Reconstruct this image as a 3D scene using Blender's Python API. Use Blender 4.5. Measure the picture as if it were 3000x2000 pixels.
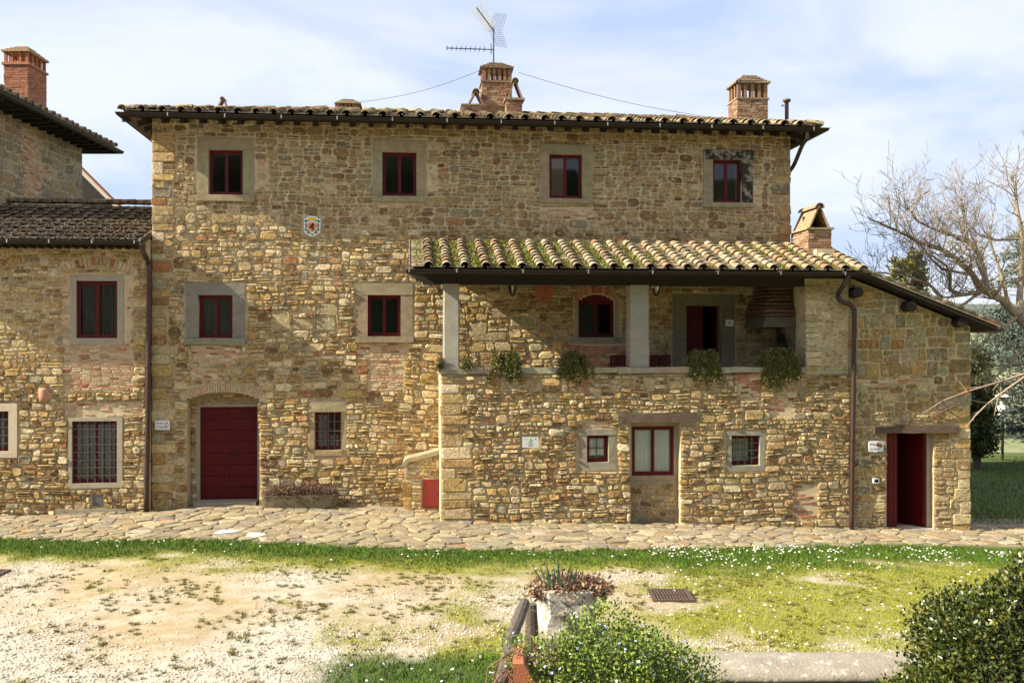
import bpy, math, random
import numpy as np
from mathutils import Vector, Matrix

# ------------------------------------------------------------------ camera, sky, sun, exposure
SC = bpy.context.scene
for o in list(bpy.data.objects):
    bpy.data.objects.remove(o)
F, CX, HY, ZC = 2917.0, 1500.0, 1010.0, 3.92          # focal length and horizon of a 3000 x 2000 frame
cam_data = bpy.data.cameras.new('camera')
cam = bpy.data.objects.new('camera', cam_data)
SC.collection.objects.link(cam)
cam.location = (0, 0, ZC)
cam.rotation_euler = (math.pi / 2, 0, 0)
cam_data.sensor_width = 36.0
cam_data.lens = 36.0 * F / 3000.0
cam_data.shift_y = (HY - 1000.0) / 3000.0
cam_data.clip_start, cam_data.clip_end = 0.1, 4000.0
SC.camera = cam

ANG = math.atan(0.1)                                   # the facades turn a little away to the east
CA, SA = math.cos(ANG), math.sin(ANG)
OX, OY = -8.43, 23.33                                  # foot of the farmhouse's west corner


def m2w(x, y, z=0.0):
    return (OX + CA * x - SA * y, OY + SA * x + CA * y, z)


def w2m(X, Y):
    X, Y = X - OX, Y - OY
    return (CA * X + SA * Y, -SA * X + CA * Y)


# light travels along the facade to the east, slightly into it and down
lx, ly, lz = 8.3, 1.38, -5.5
L = Vector((CA * lx - SA * ly, SA * lx + CA * ly, lz)).normalized()
sun_data = bpy.data.lights.new('sun', 'SUN')
sun_data.energy = 5.0
sun_data.angle = math.radians(0.55)
sun_data.color = (1.0, 0.90, 0.71)
sun = bpy.data.objects.new('sun', sun_data)
SC.collection.objects.link(sun)
sun.rotation_euler = L.to_track_quat('-Z', 'Y').to_euler()
sun.location = (-30, 0, 30)
elev = math.asin(-L.z)
rot = math.atan2(-L.x, -L.y)

world = bpy.data.worlds.new('World')
SC.world = world
world.use_nodes = True
nt = world.node_tree
nt.nodes.clear()
wo = nt.nodes.new('ShaderNodeOutputWorld')
bg = nt.nodes.new('ShaderNodeBackground')
sky = nt.nodes.new('ShaderNodeTexSky')
sky.sky_type = 'NISHITA'
sky.sun_disc = False
sky.sun_elevation = elev
sky.sun_rotation = rot
sky.air_density, sky.dust_density, sky.ozone_density = 1.0, 1.2, 1.0
tc = nt.nodes.new('ShaderNodeTexCoord')
mp = nt.nodes.new('ShaderNodeMapping')
mp.inputs['Scale'].default_value = (1.5, 1.5, 5.5)
mp.inputs['Rotation'].default_value = (0.0, 0.22, 0.3)
nz = nt.nodes.new('ShaderNodeTexNoise')
nz.inputs['Scale'].default_value = 1.7
nz.inputs['Detail'].default_value = 7.0
nz.inputs['Roughness'].default_value = 0.55
nz.inputs['Distortion'].default_value = 0.4
rp = nt.nodes.new('ShaderNodeValToRGB')
rp.color_ramp.elements[0].position = 0.33
rp.color_ramp.elements[0].color = (4.5, 5.5, 7.7, 1)     # thin veil over blue
rp.color_ramp.elements[1].position = 0.57
rp.color_ramp.elements[1].color = (7.2, 7.6, 8.4, 1)   # bright high cloud
mx = nt.nodes.new('ShaderNodeMix')
mx.data_type = 'RGBA'
mx.inputs[0].default_value = 0.82
bg.inputs['Strength'].default_value = 0.058
nt.links.new(tc.outputs['Generated'], mp.inputs['Vector'])
nt.links.new(mp.outputs['Vector'], nz.inputs['Vector'])
nt.links.new(nz.outputs['Fac'], rp.inputs['Fac'])
nt.links.new(rp.outputs['Color'], mx.inputs[7])
nt.links.new(sky.outputs['Color'], mx.inputs[6])
nt.links.new(mx.outputs[2], bg.inputs['Color'])
nt.links.new(bg.outputs['Background'], wo.inputs['Surface'])

SC.view_settings.view_transform = 'Standard'
SC.view_settings.look = 'None'
SC.view_settings.exposure = 1.3
SC.view_settings.gamma = 1.0
SC.view_settings.use_curve_mapping = False
SC.render.engine = 'CYCLES'
SC.cycles.max_bounces = 6
SC.cycles.transparent_max_bounces = 12

# ------------------------------------------------------------------ helpers
COL = SC.collection
rnd = random.Random(11)
npr = np.random.default_rng(5)
U = rnd.uniform


def ray_m(px, py):
    d = ((px - CX) / F, 1.0, (HY - py) / F)
    c = w2m(0, 0)
    return c, (CA * d[0] + SA * d[1], -SA * d[0] + CA * d[1], d[2])


def Q(px, py, y):
    """photo pixel -> (x, z) on the plane y = const of the facade frame"""
    c, d = ray_m(px, py)
    t = (y - c[1]) / d[1]
    return c[0] + t * d[0], ZC + t * d[2]


def QR(x0, x1, y0, y1, y):
    a, zt = Q(x0, (y0 + y1) / 2, y)[0], Q((x0 + x1) / 2, y0, y)[1]
    b, zb = Q(x1, (y0 + y1) / 2, y)[0], Q((x0 + x1) / 2, y1, y)[1]
    return a, b, zb, zt


def PW(px, py, Y):
    """photo pixel at a world distance"""
    return Vector(((px - CX) / F * Y, Y, ZC + (HY - py) / F * Y))


def smooth(a, b, x):
    t = min(1.0, max(0.0, (x - a) / (b - a)))
    return t * t * (3 - 2 * t)


GX = [-400, -13, -11.7, -8.4, -6.5, -5, -3, -1.5, 3, 7, 10.7, 16, 400]
GZ = [0, 0, 0, .05, .12, .10, .05, .0, -.14, -.28, -.45, -.55, -.55]


def gz(X, Y):
    return float(np.interp(X, GX, GZ)) * smooth(11, 19, Y) - 3.2 * smooth(38, 70, Y)


def gz_np(X, Y):
    t = np.clip((Y - 11) / 8, 0, 1)
    s = np.clip((Y - 38) / 32, 0, 1)
    return np.interp(X, GX, GZ) * t * t * (3 - 2 * t) - 3.2 * s * s * (3 - 2 * s)


def gpt(px, py):
    """photo pixel -> point on the courtyard ground"""
    z = 0.0
    for _ in range(6):
        Y = (ZC - z) * F / (py - HY)
        X = (px - CX) / F * Y
        z = gz(X, Y)
    return Vector((X, Y, z))


def mk(name, V, Fc, m=None, parent=None, smooth_sh=False, col=None, cols=None, kind=None, loc=None):
    me = bpy.data.meshes.new(name)
    me.from_pydata([tuple(v) for v in V], [], [tuple(f) for f in Fc])
    if col is not None or cols is not None:
        at = me.color_attributes.new('Col', 'FLOAT_COLOR', 'POINT')
        if cols is None:
            a = np.tile(np.array([col[0], col[1], col[2], 1.0], dtype=np.float32), len(V))
        else:
            a = np.ones((len(V), 4), dtype=np.float32)
            a[:, :3] = np.array(cols, dtype=np.float32)
            a = a.ravel()
        at.data.foreach_set('color', a)
    if smooth_sh:
        me.polygons.foreach_set('use_smooth', [True] * len(me.polygons))
    if m is not None:
        me.materials.append(m)
    o = bpy.data.objects.new(name, me)
    COL.objects.link(o)
    if parent is not None:
        o.parent = parent
    if loc is not None:
        o.location = loc
    if kind:
        o['kind'] = kind
    return o


def fast(name, V, Fc, m, parent=None, cols=None, kind=None, smooth_sh=False):
    """big meshes from numpy arrays; all faces of one size"""
    V = np.ascontiguousarray(V, dtype=np.float32)
    Fc = np.ascontiguousarray(Fc, dtype=np.int32)
    k = Fc.shape[1]
    me = bpy.data.meshes.new(name)
    me.vertices.add(len(V))
    me.vertices.foreach_set('co', V.ravel())
    me.loops.add(Fc.size)
    me.loops.foreach_set('vertex_index', Fc.ravel())
    me.polygons.add(len(Fc))
    me.polygons.foreach_set('loop_start', np.arange(0, Fc.size, k, dtype=np.int32))
    if cols is not None:
        at = me.color_attributes.new('Col', 'FLOAT_COLOR', 'POINT')
        a = np.ones((len(V), 4), dtype=np.float32)
        a[:, :3] = cols
        at.data.foreach_set('color', a.ravel())
    if smooth_sh:
        me.polygons.foreach_set('use_smooth', [True] * len(Fc))
    me.update(calc_edges=True)
    me.materials.append(m)
    o = bpy.data.objects.new(name, me)
    COL.objects.link(o)
    if parent is not None:
        o.parent = parent
    if kind:
        o['kind'] = kind
    return o


def tag(o, label, cat=None, group=None, kind=None):
    o['label'] = label
    if cat:
        o['category'] = cat
    if group:
        o['group'] = group
    if kind:
        o['kind'] = kind
    return o


def empty(name, loc, rz=0.0, label=None, cat=None, group=None):
    o = bpy.data.objects.new(name, None)
    COL.objects.link(o)
    o.location = loc
    o.rotation_euler = (0, 0, rz)
    o.empty_display_size = 0.2
    if label:
        tag(o, label, cat, group)
    return o


class Geo:
    def __init__(self):
        self.V, self.F, self.C = [], [], []
        self.cur = (0.5, 0.5, 0.5)

    def add(self, V, Fc, col=None):
        n = len(self.V)
        self.V.extend(V)
        self.F.extend([tuple(i + n for i in f) for f in Fc])
        self.C.extend([col or self.cur] * len(V))
        return self

    def box(self, x0, x1, y0, y1, z0, z1, col=None, j=0.0):
        v = [(x, y, z) for z in (z0, z1) for y in (y0, y1) for x in (x0, x1)]
        if j:
            v = [(a + U(-j, j), b + U(-j, j), c + U(-j, j)) for a, b, c in v]
        return self.add(v, [(0, 2, 3, 1), (4, 5, 7, 6), (0, 1, 5, 4), (2, 6, 7, 3), (0, 4, 6, 2), (1, 3, 7, 5)], col)

    def tube(self, pts, rad, n=6, col=None, cap=True):
        pts = [Vector(p) for p in pts]
        k = len(pts)
        if not hasattr(rad, '__len__'):
            rad = [rad] * k
        V, Fc = [], []
        ref = None
        for i, p in enumerate(pts):
            d = (pts[min(i + 1, k - 1)] - pts[max(i - 1, 0)])
            d = d.normalized() if d.length > 1e-9 else Vector((0, 0, 1))
            if ref is None:
                ref = d.orthogonal().normalized()
            else:
                ref = (ref - d * ref.dot(d))
                ref = ref.normalized() if ref.length > 1e-6 else d.orthogonal().normalized()
            b = d.cross(ref)
            for q in range(n):
                a = 2 * math.pi * q / n
                V.append(tuple(p + (ref * math.cos(a) + b * math.sin(a)) * rad[i]))
        for i in range(k - 1):
            for q in range(n):
                r = (q + 1) % n
                Fc.append((i * n + q, i * n + r, (i + 1) * n + r, (i + 1) * n + q))
        if cap:
            Fc.append(tuple(range(n - 1, -1, -1)))
            Fc.append(tuple((k - 1) * n + q for q in range(n)))
        return self.add(V, Fc, col)

    def lathe(self, prof, n=16, cx=0, cy=0, cz=0, sx=1, sy=1, col=None, jit=0):
        V, Fc = [], []
        for r, z in prof:
            for q in range(n):
                a = 2 * math.pi * q / n
                s = 1 + (U(-jit, jit) if jit else 0)
                V.append((cx + r * s * sx * math.cos(a), cy + r * s * sy * math.sin(a), cz + z))
        for i in range(len(prof) - 1):
            for q in range(n):
                r = (q + 1) % n
                Fc.append((i * n + q, i * n + r, (i + 1) * n + r, (i + 1) * n + q))
        if prof[0][0] > 1e-6:
            Fc.append(tuple(range(n - 1, -1, -1)))
        if prof[-1][0] > 1e-6:
            Fc.append(tuple((len(prof) - 1) * n + q for q in range(n)))
        return self.add(V, Fc, col)

    def prism(self, poly, y0, y1, col=None):
        """outline in x, z drawn out from y0 (front) to y1"""
        n = len(poly)
        V = [(x, y0, z) for x, z in poly] + [(x, y1, z) for x, z in poly]
        Fc = [tuple(range(n)), tuple(range(2 * n - 1, n - 1, -1))]
        Fc += [(i, i + n, (i + 1) % n + n, (i + 1) % n) for i in range(n)]
        return self.add(V, Fc, col)

    def build(self, name, m, parent=None, smooth_sh=False, kind=None, cols=False, off=None):
        V = self.V
        if off is not None:
            V = [(a - off[0], b - off[1], c - off[2]) for a, b, c in V]
        return mk(name, V, self.F, m, parent, smooth_sh, cols=self.C if cols else None, kind=kind)


# ------------------------------------------------------------------ materials
def nodes_of(name):
    m = bpy.data.materials.new(name)
    m.use_nodes = True
    t = m.node_tree
    b = t.nodes['Principled BSDF']
    return m, t, b


def add_noise(t, scale, detail=4.0, rough=0.6, vec=None, dist=0.0):
    n = t.nodes.new('ShaderNodeTexNoise')
    n.inputs['Scale'].default_value = scale
    n.inputs['Detail'].default_value = detail
    n.inputs['Roughness'].default_value = rough
    n.inputs['Distortion'].default_value = dist
    if vec is not None:
        t.links.new(vec, n.inputs['Vector'])
    return n.outputs['Fac']


def ramp(t, fac, p0, p1, c0=(0, 0, 0, 1), c1=(1, 1, 1, 1)):
    r = t.nodes.new('ShaderNodeValToRGB')
    r.color_ramp.elements[0].position, r.color_ramp.elements[1].position = p0, p1
    r.color_ramp.elements[0].color, r.color_ramp.elements[1].color = c0, c1
    t.links.new(fac, r.inputs['Fac'])
    return r.outputs['Color']


def mixc(t, fac, a, b, mode='MIX'):
    n = t.nodes.new('ShaderNodeMix')
    n.data_type = 'RGBA'
    n.blend_type = mode
    for s, v in ((0, fac), (6, a), (7, b)):
        if isinstance(v, (int, float)):
            n.inputs[s].default_value = v
        elif isinstance(v, tuple):
            n.inputs[s].default_value = v if len(v) == 4 else (*v, 1)
        else:
            t.links.new(v, n.inputs[s])
    return n.outputs[2]


def add_bump(t, b, h, strength, dist):
    n = t.nodes.new('ShaderNodeBump')
    n.inputs['Strength'].default_value = strength
    n.inputs['Distance'].default_value = dist
    t.links.new(h, n.inputs['Height'])
    t.links.new(n.outputs['Normal'], b.inputs['Normal'])


def pos(t, stretch=None):
    g = t.nodes.new('ShaderNodeNewGeometry').outputs['Position']
    if stretch:
        m = t.nodes.new('ShaderNodeMapping')
        m.inputs['Scale'].default_value = stretch
        t.links.new(g, m.inputs['Vector'])
        return m.outputs['Vector']
    return g


def attr(t):
    a = t.nodes.new('ShaderNodeAttribute')
    a.attribute_name = 'Col'
    return a.outputs['Color']


def simple(name, base, rough=0.7, var=0.25, scale=6.0, metal=0.0, bump=0.0, bscale=60.0, stretch=None, spec=0.5, spots=None, bdist=.02):
    """base colour (or the mesh's own colours when None) with mottling; spots: list of (scale, lo, hi, colour, amount)"""
    m, t, b = nodes_of(name)
    p = pos(t, stretch)
    c = attr(t) if base is None else (*base, 1)
    f = add_noise(t, scale, 5.0, 0.65, p)
    lo, hi = 1 - var, 1 + var
    g = ramp(t, f, 0.28, 0.72, (lo, lo, lo, 1), (hi, hi, hi, 1))
    c = mixc(t, 1.0, c, g, 'MULTIPLY')
    for (s, a, z, sc, am) in (spots or []):
        fm = ramp(t, add_noise(t, s, 6.0, 0.7, p), a, z, (0, 0, 0, 1), (am, am, am, 1))
        c = mixc(t, fm, c, sc)
    t.links.new(c, b.inputs['Base Color'])
    b.inputs['Roughness'].default_value = rough
    b.inputs['Metallic'].default_value = metal
    b.inputs['Specular IOR Level'].default_value = spec
    if bump:
        add_bump(t, b, add_noise(t, bscale, 6.0, 0.7, p), bump, bdist)
    return m


M = {}
M['stone'] = simple('rubble_stone', None, 0.92, 0.42, 15.0, bump=1.0, bscale=19.0, bdist=.04, spec=0.12,
                    spots=[(8, .53, .63, (.58, .495, .335), .65), (19, .56, .64, (.10, .065, .035), .75), (5.0, .60, .68, (.30, .185, .075), .5)])
M['mortar'] = simple('lime_mortar', (.50, .415, .265), 0.95, 0.22, 4.0, bump=0.7, bscale=45.0, spec=0.1,
                     spots=[(2.2, .55, .7, (.30, .25, .17), .6), (30, .6, .7, (.56, .50, .38), .5)])
M['brick'] = simple('old_brick', None, 0.9, 0.3, 16.0, bump=0.5, bscale=50.0, spec=0.15,
                    spots=[(14, .57, .66, (.46, .37, .26), .7), (26, .60, .7, (.10, .055, .035), .6)])
M['surround'] = simple('sandstone_surround', None, 0.9, 0.24, 7.0, bump=0.7, bscale=60.0, spec=0.15,
                       spots=[(24, .60, .68, (.44, .40, .32), .5), (4, .56, .70, (.15, .125, .08), .55)])
M['stained'] = simple('black_stained_stone', (.25, .23, .18), 0.9, 0.2, 9.0, bump=0.45, bscale=90.0, spec=0.15,
                      spots=[(6, .44, .52, (.018, .016, .014), .95), (60, .58, .64, (.3, .28, .22), .6)])
M['tile'] = simple('clay_tile', None, 0.88, 0.3, 18.0, bump=0.4, bscale=50.0, spec=0.2,
                   spots=[(13, .46, .60, (.35, .31, .21), .8), (9, .58, .66, (.42, .25, .03), .85), (21, .54, .63, (.045, .035, .025), .8), (3.0, .58, .68, (.10, .085, .03), .6)])
M['tile_dark'] = simple('mossy_clay_tile', None, 0.9, 0.3, 18.0, bump=0.4, bscale=50.0, spec=0.2,
                        spots=[(9, .46, .56, (.03, .024, .02), .85), (15, .60, .68, (.34, .31, .26), .6), (4, .56, .66, (.05, .07, .012), .8)])
M['deck'] = simple('roof_boards', (.09, .055, .035), 0.85, 0.3, 9.0)
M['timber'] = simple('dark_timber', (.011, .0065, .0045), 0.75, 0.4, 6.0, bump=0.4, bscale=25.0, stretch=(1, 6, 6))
M['old_wood'] = simple('weathered_lintel', (.10, .065, .045), 0.85, 0.5, 7.0, bump=0.8, bscale=14.0, stretch=(0.8, 5, 7), spots=[(9, .58, .66, (.22, .17, .14), .6)])
M['log'] = simple('grey_log', (.12, .095, .075), 0.9, 0.45, 9.0, bump=0.9, bscale=22.0, stretch=(6, 1, 6))
M['gutter'] = simple('brown_gutter', (.022, .015, .011), 0.5, 0.2, 3.0, metal=0.0, spec=0.25)
M['copper'] = simple('brown_pipe', (.040, .020, .017), 0.42, 0.25, 5.0, spec=0.5)
M['rustpipe'] = simple('rusty_pipe', (.13, .05, .038), 0.5, 0.35, 7.0, spec=0.4)
M['clip'] = simple('zinc_clip', (.45, .45, .43), 0.45, 0.2, 9.0, metal=0.6)
M['red'] = simple('oxblood_paint', (.095, .005, .008), 0.5, 0.3, 7.0, spec=0.25)
M['red_door'] = simple('oxblood_boards', (.080, .004, .005), 0.55, 0.45, 5.0, spec=0.2, stretch=(1, 1, 8), spots=[(3, .55, .72, (.045, .008, .006), .6), (30, .66, .72, (.13, .03, .02), .5)])
M['red_metal'] = simple('red_painted_metal', (.20, .022, .020), 0.42, 0.2, 6.0, spec=0.45)
M['wood_shutter'] = simple('brown_shutter', (.17, .085, .04), 0.6, 0.25, 6.0, stretch=(6, 6, 1))
M['iron'] = simple('iron_bars', (.10, .10, .10), 0.5, 0.2, 9.0, metal=0.3)
M['iron_black'] = simple('black_iron', (.010, .010, .010), 0.5, 0.2, 9.0)
M['rust'] = simple('rusted_iron', (.085, .055, .04), 0.8, 0.4, 20.0)
M['curtain'] = simple('white_curtain', (.88, .89, .84), 0.9, 0.06, 5.0)
M['curtain_grey'] = simple('grey_curtain', (.075, .07, .068), 0.9, 0.2, 3.0)
M['enamel'] = simple('white_enamel', (.74, .75, .76), 0.25, 0.03, 9.0)
M['steel'] = simple('brushed_plaque', (.66, .67, .69), 0.35, 0.05, 9.0, metal=0.15)
M['ink'] = simple('grey_ink', (.12, .12, .17), 0.6, 0.1)
M['black'] = simple('black_print', (.012, .012, .014), 0.6, 0.1)
M['green_ink'] = simple('green_print', (.16, .42, .10), 0.6, 0.1)
M['orange'] = simple('orange_print', (.62, .13, .03), 0.5, 0.2, 60)
M['yellow'] = simple('yellow_glaze', (.78, .42, .02), 0.3, 0.2, 60)
M['amber'] = simple('amber_glaze', (.72, .30, .03), 0.3, 0.25, 40)
M['leafgreen'] = simple('green_glaze', (.02, .13, .05), 0.3, 0.2, 60)
M['maroon'] = simple('maroon_glaze', (.11, .01, .02), 0.3, 0.2, 60)
M['lion'] = simple('violet_glaze', (.07, .015, .05), 0.3, 0.5, 30)
M['terra'] = simple('terracotta', (.33, .115, .05), 0.85, 0.25, 10.0, bump=0.3, bscale=60)
M['terra_pale'] = simple('pale_terracotta', (.42, .22, .15), 0.85, 0.2, 10.0, bump=0.3, bscale=60)
M['granite'] = simple('tooled_stone_column', (.33, .31, .26), 0.92, 0.14, 5.0, bump=0.9, bscale=60.0, stretch=(1, 1, 3), spec=0.15)
M['trough'] = simple('mossy_trough_stone', (.13, .105, .06), 0.95, 0.3, 9.0, bump=0.9, bscale=45.0, spots=[(6, .55, .68, (.10, .10, .04), .6)])
M['travertine'] = simple('white_lichen_stone', (.60, .56, .48), 0.95, 0.25, 7.0, bump=1.0, bscale=22.0,
                         spots=[(9, .54, .62, (.16, .13, .09), .85), (26, .6, .68, (.09, .08, .06), .7)])
M['coping'] = simple('lichen_concrete', (.29, .255, .205), 0.95, 0.22, 6.0, bump=0.7, bscale=40,
                     spots=[(14, .57, .62, (.50, .48, .43), .9), (3.0, .60, .72, (.22, .17, .13), .5), (40, .68, .73, (.12, .09, .08), .6)])
M['gutterstone'] = simple('plaster_pale', (.55, .46, .34), 0.95, 0.12, 4.0, bump=0.3, bscale=60)
M['plaster'] = simple('grey_render', (.34, .30, .23), 0.95, 0.15, 7.0, bump=0.8, bscale=55)
M['flag'] = simple('flagstone', None, 0.9, 0.32, 8.0, bump=0.9, bscale=16.0, bdist=.03, spec=0.2,
                   spots=[(5, .55, .68, (.40, .35, .26), .6), (9, .60, .70, (.19, .165, .13), .6), (2.2, .62, .72, (.20, .19, .07), .45)])
M['flagbed'] = simple('sandy_joint', (.21, .165, .105), 0.95, 0.3, 6.0, bump=0.6, bscale=40, spots=[(2.5, .55, .68, (.17, .17, .05), .7)])
M['white_stone'] = simple('white_marble_flag', (.80, .79, .77), 0.8, 0.05, 9.0)
M['leaf'] = simple('leaf', None, 0.55, 0.25, 9.0, spec=0.35)
M['gloss'] = simple('glossy_leaf', None, 0.35, 0.25, 9.0, spec=0.5)
M['blade'] = simple('grass_blades', None, 0.7, 0.25, 3.0, spec=0.2)
M['bark'] = simple('pale_bark', (.30, .235, .155), 0.9, 0.4, 7.0, bump=0.6, bscale=30, spots=[(4, .56, .66, (.42, .28, .09), .6), (8, .58, .68, (.09, .075, .06), .8)])
M['twig'] = simple('bare_twigs', (.19, .15, .11), 0.9, 0.35, 5.0)
M['trunk_dark'] = simple('dark_bark', (.09, .07, .055), 0.9, 0.3, 9.0, bump=0.5, bscale=20)
M['dry'] = simple('dry_stems', None, 0.9, 0.3, 20.0)
M['pebble'] = simple('gravel_pebbles', None, 0.9, 0.15, 30.0)
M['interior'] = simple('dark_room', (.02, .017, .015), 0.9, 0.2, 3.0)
M['lampwhite'] = simple('opal_globe', (.80, .80, .80), 0.3, 0.04, 9.0)
M['alu'] = simple('aluminium_aerial', (.62, .63, .65), 0.4, 0.1, 9.0, metal=0.2)
M['grey_metal'] = simple('grey_aerial', (.09, .10, .11), 0.5, 0.1, 9.0, metal=0.3)
M['white_paint'] = simple('white_bargeboard', (.66, .60, .54), 0.8, 0.1, 6.0)
M['hood'] = simple('sooty_render', (.10, .085, .06), 0.95, 0.3, 5.0, bump=0.4, bscale=40)


def glass_mat():
    m, t, b = nodes_of('window_glass')
    t.nodes.remove(b)
    out = t.nodes['Material Output']
    fr = t.nodes.new('ShaderNodeFresnel')
    fr.inputs['IOR'].default_value = 1.45
    tr = t.nodes.new('ShaderNodeBsdfTransparent')
    tr.inputs['Color'].default_value = (.94, .96, .95, 1)
    gl = t.nodes.new('ShaderNodeBsdfGlossy')
    gl.inputs['Roughness'].default_value = 0.03
    mi = t.nodes.new('ShaderNodeMixShader')
    t.links.new(fr.outputs[0], mi.inputs[0])
    t.links.new(tr.outputs[0], mi.inputs[1])
    t.links.new(gl.outputs[0], mi.inputs[2])
    t.links.new(mi.outputs[0], out.inputs['Surface'])
    return m


M['glass'] = glass_mat()


# ------------------------------------------------------------------ masonry
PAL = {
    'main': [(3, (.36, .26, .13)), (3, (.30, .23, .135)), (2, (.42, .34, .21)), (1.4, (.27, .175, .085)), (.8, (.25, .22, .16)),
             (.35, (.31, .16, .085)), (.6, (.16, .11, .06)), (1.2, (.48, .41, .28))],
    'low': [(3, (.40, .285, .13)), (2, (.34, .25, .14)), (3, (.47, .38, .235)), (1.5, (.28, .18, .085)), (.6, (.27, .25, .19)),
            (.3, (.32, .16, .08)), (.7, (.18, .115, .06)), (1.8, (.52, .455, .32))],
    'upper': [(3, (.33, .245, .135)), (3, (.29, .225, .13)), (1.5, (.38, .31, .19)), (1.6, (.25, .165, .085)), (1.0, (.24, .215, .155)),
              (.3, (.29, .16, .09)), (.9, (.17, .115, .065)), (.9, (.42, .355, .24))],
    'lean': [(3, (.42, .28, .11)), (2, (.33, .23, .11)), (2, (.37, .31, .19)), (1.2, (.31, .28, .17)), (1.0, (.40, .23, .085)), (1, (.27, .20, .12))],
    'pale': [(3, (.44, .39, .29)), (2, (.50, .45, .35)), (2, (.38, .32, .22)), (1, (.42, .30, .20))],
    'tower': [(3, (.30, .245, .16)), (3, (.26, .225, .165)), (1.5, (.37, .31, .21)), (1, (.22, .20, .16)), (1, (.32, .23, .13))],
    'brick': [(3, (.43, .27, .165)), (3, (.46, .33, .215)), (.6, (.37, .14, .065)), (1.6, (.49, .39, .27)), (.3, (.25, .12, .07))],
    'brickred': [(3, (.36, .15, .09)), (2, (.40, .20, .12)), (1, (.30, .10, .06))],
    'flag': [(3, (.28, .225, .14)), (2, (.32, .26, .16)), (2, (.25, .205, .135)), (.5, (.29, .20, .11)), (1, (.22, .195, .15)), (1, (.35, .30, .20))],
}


def pick(pal):
    p = PAL[pal]
    r = U(0, sum(w for w, _ in p))
    for w, c in p:
        r -= w
        if r <= 0:
            break
    k = U(.82, 1.2)
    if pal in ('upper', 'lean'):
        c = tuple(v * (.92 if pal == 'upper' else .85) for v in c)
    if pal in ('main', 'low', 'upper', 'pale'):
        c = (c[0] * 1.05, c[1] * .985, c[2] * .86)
    return tuple(min(.7, v * k * U(.96, 1.04)) for v in c)


def warp(x, z):
    return (.018 * math.sin(2.9 * x + 1.7 * z) + .014 * math.sin(6.1 * z - 1.1 * x),
            .022 * math.sin(1.3 * x + .6 * z) + .016 * math.sin(3.7 * x - 2.3 * z))


def stone_geo(x0, x1, z0, z1, y, d, joint=.011, back=.03, cut=None, wp=True):
    w, h = x1 - x0 - 2 * joint, z1 - z0 - 2 * joint
    cx, cz = (x0 + x1) / 2, (z0 + z1) / 2
    s = min(w, h)
    lo, hi = cut or (.16, .36)
    pts = []
    for sx, sz in ((-1, -1), (1, -1), (1, 1), (-1, 1)):
        ca, cb = s * U(lo, hi), s * U(lo, hi)
        a = (cx + sx * w / 2, cz + sz * (h / 2 - ca))
        b = (cx + sx * (w / 2 - cb), cz + sz * h / 2)
        pts += [a, b] if sx * sz > 0 else [b, a]
    j = s * .07
    pts = [(px + U(-j, j), pz + U(-j, j)) for px, pz in pts]
    if wp:
        q = []
        for px, pz in pts:
            wx, wz = warp(px, pz)
            q.append((px + wx, pz + wz))
        pts = q
        wx, wz = warp(cx, cz)
        cx, cz = cx + wx, cz + wz
    V = [(px, y + back, pz) for px, pz in pts]
    V += [(cx + (px - cx) * .985, y - d * U(.5, .8), cz + (pz - cz) * .985) for px, pz in pts]
    k = 1 - min(.26, .012 / s + .07)
    tx, tz = U(-.25, .25) * d / max(w, .1), U(-.35, .35) * d / max(h, .08)
    V += [(cx + (px - cx) * k, y - d * U(.8, 1.1) + (px - cx) * tx + (pz - cz) * tz, cz + (pz - cz) * k) for px, pz in pts]
    V.append((cx + U(-.25, .25) * w, y - d * U(.8, 1.2), cz + U(-.25, .25) * h))
    Fc = []
    for r in range(2):
        for i in range(8):
            i2 = (i + 1) % 8
            Fc.append((r * 8 + i, r * 8 + i2, r * 8 + 8 + i2, r * 8 + 8 + i))
    Fc += [(16 + i, 16 + (i + 1) % 8, 24) for i in range(8)]
    return V, Fc


def curve_pts(pts, n=6):
    P = [Vector(p) for p in pts]
    out = []
    for i in range(len(P) - 1):
        a, b, c, d = P[max(i - 1, 0)], P[i], P[i + 1], P[min(i + 2, len(P) - 1)]
        for k in range(n):
            t = k / n
            out.append(.5 * ((2 * b) + (c - a) * t + (2 * a - 5 * b + 4 * c - d) * t * t + (3 * b - a - 3 * c + d) * t ** 3))
    return [tuple(v) for v in out] + [tuple(P[-1])]


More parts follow.
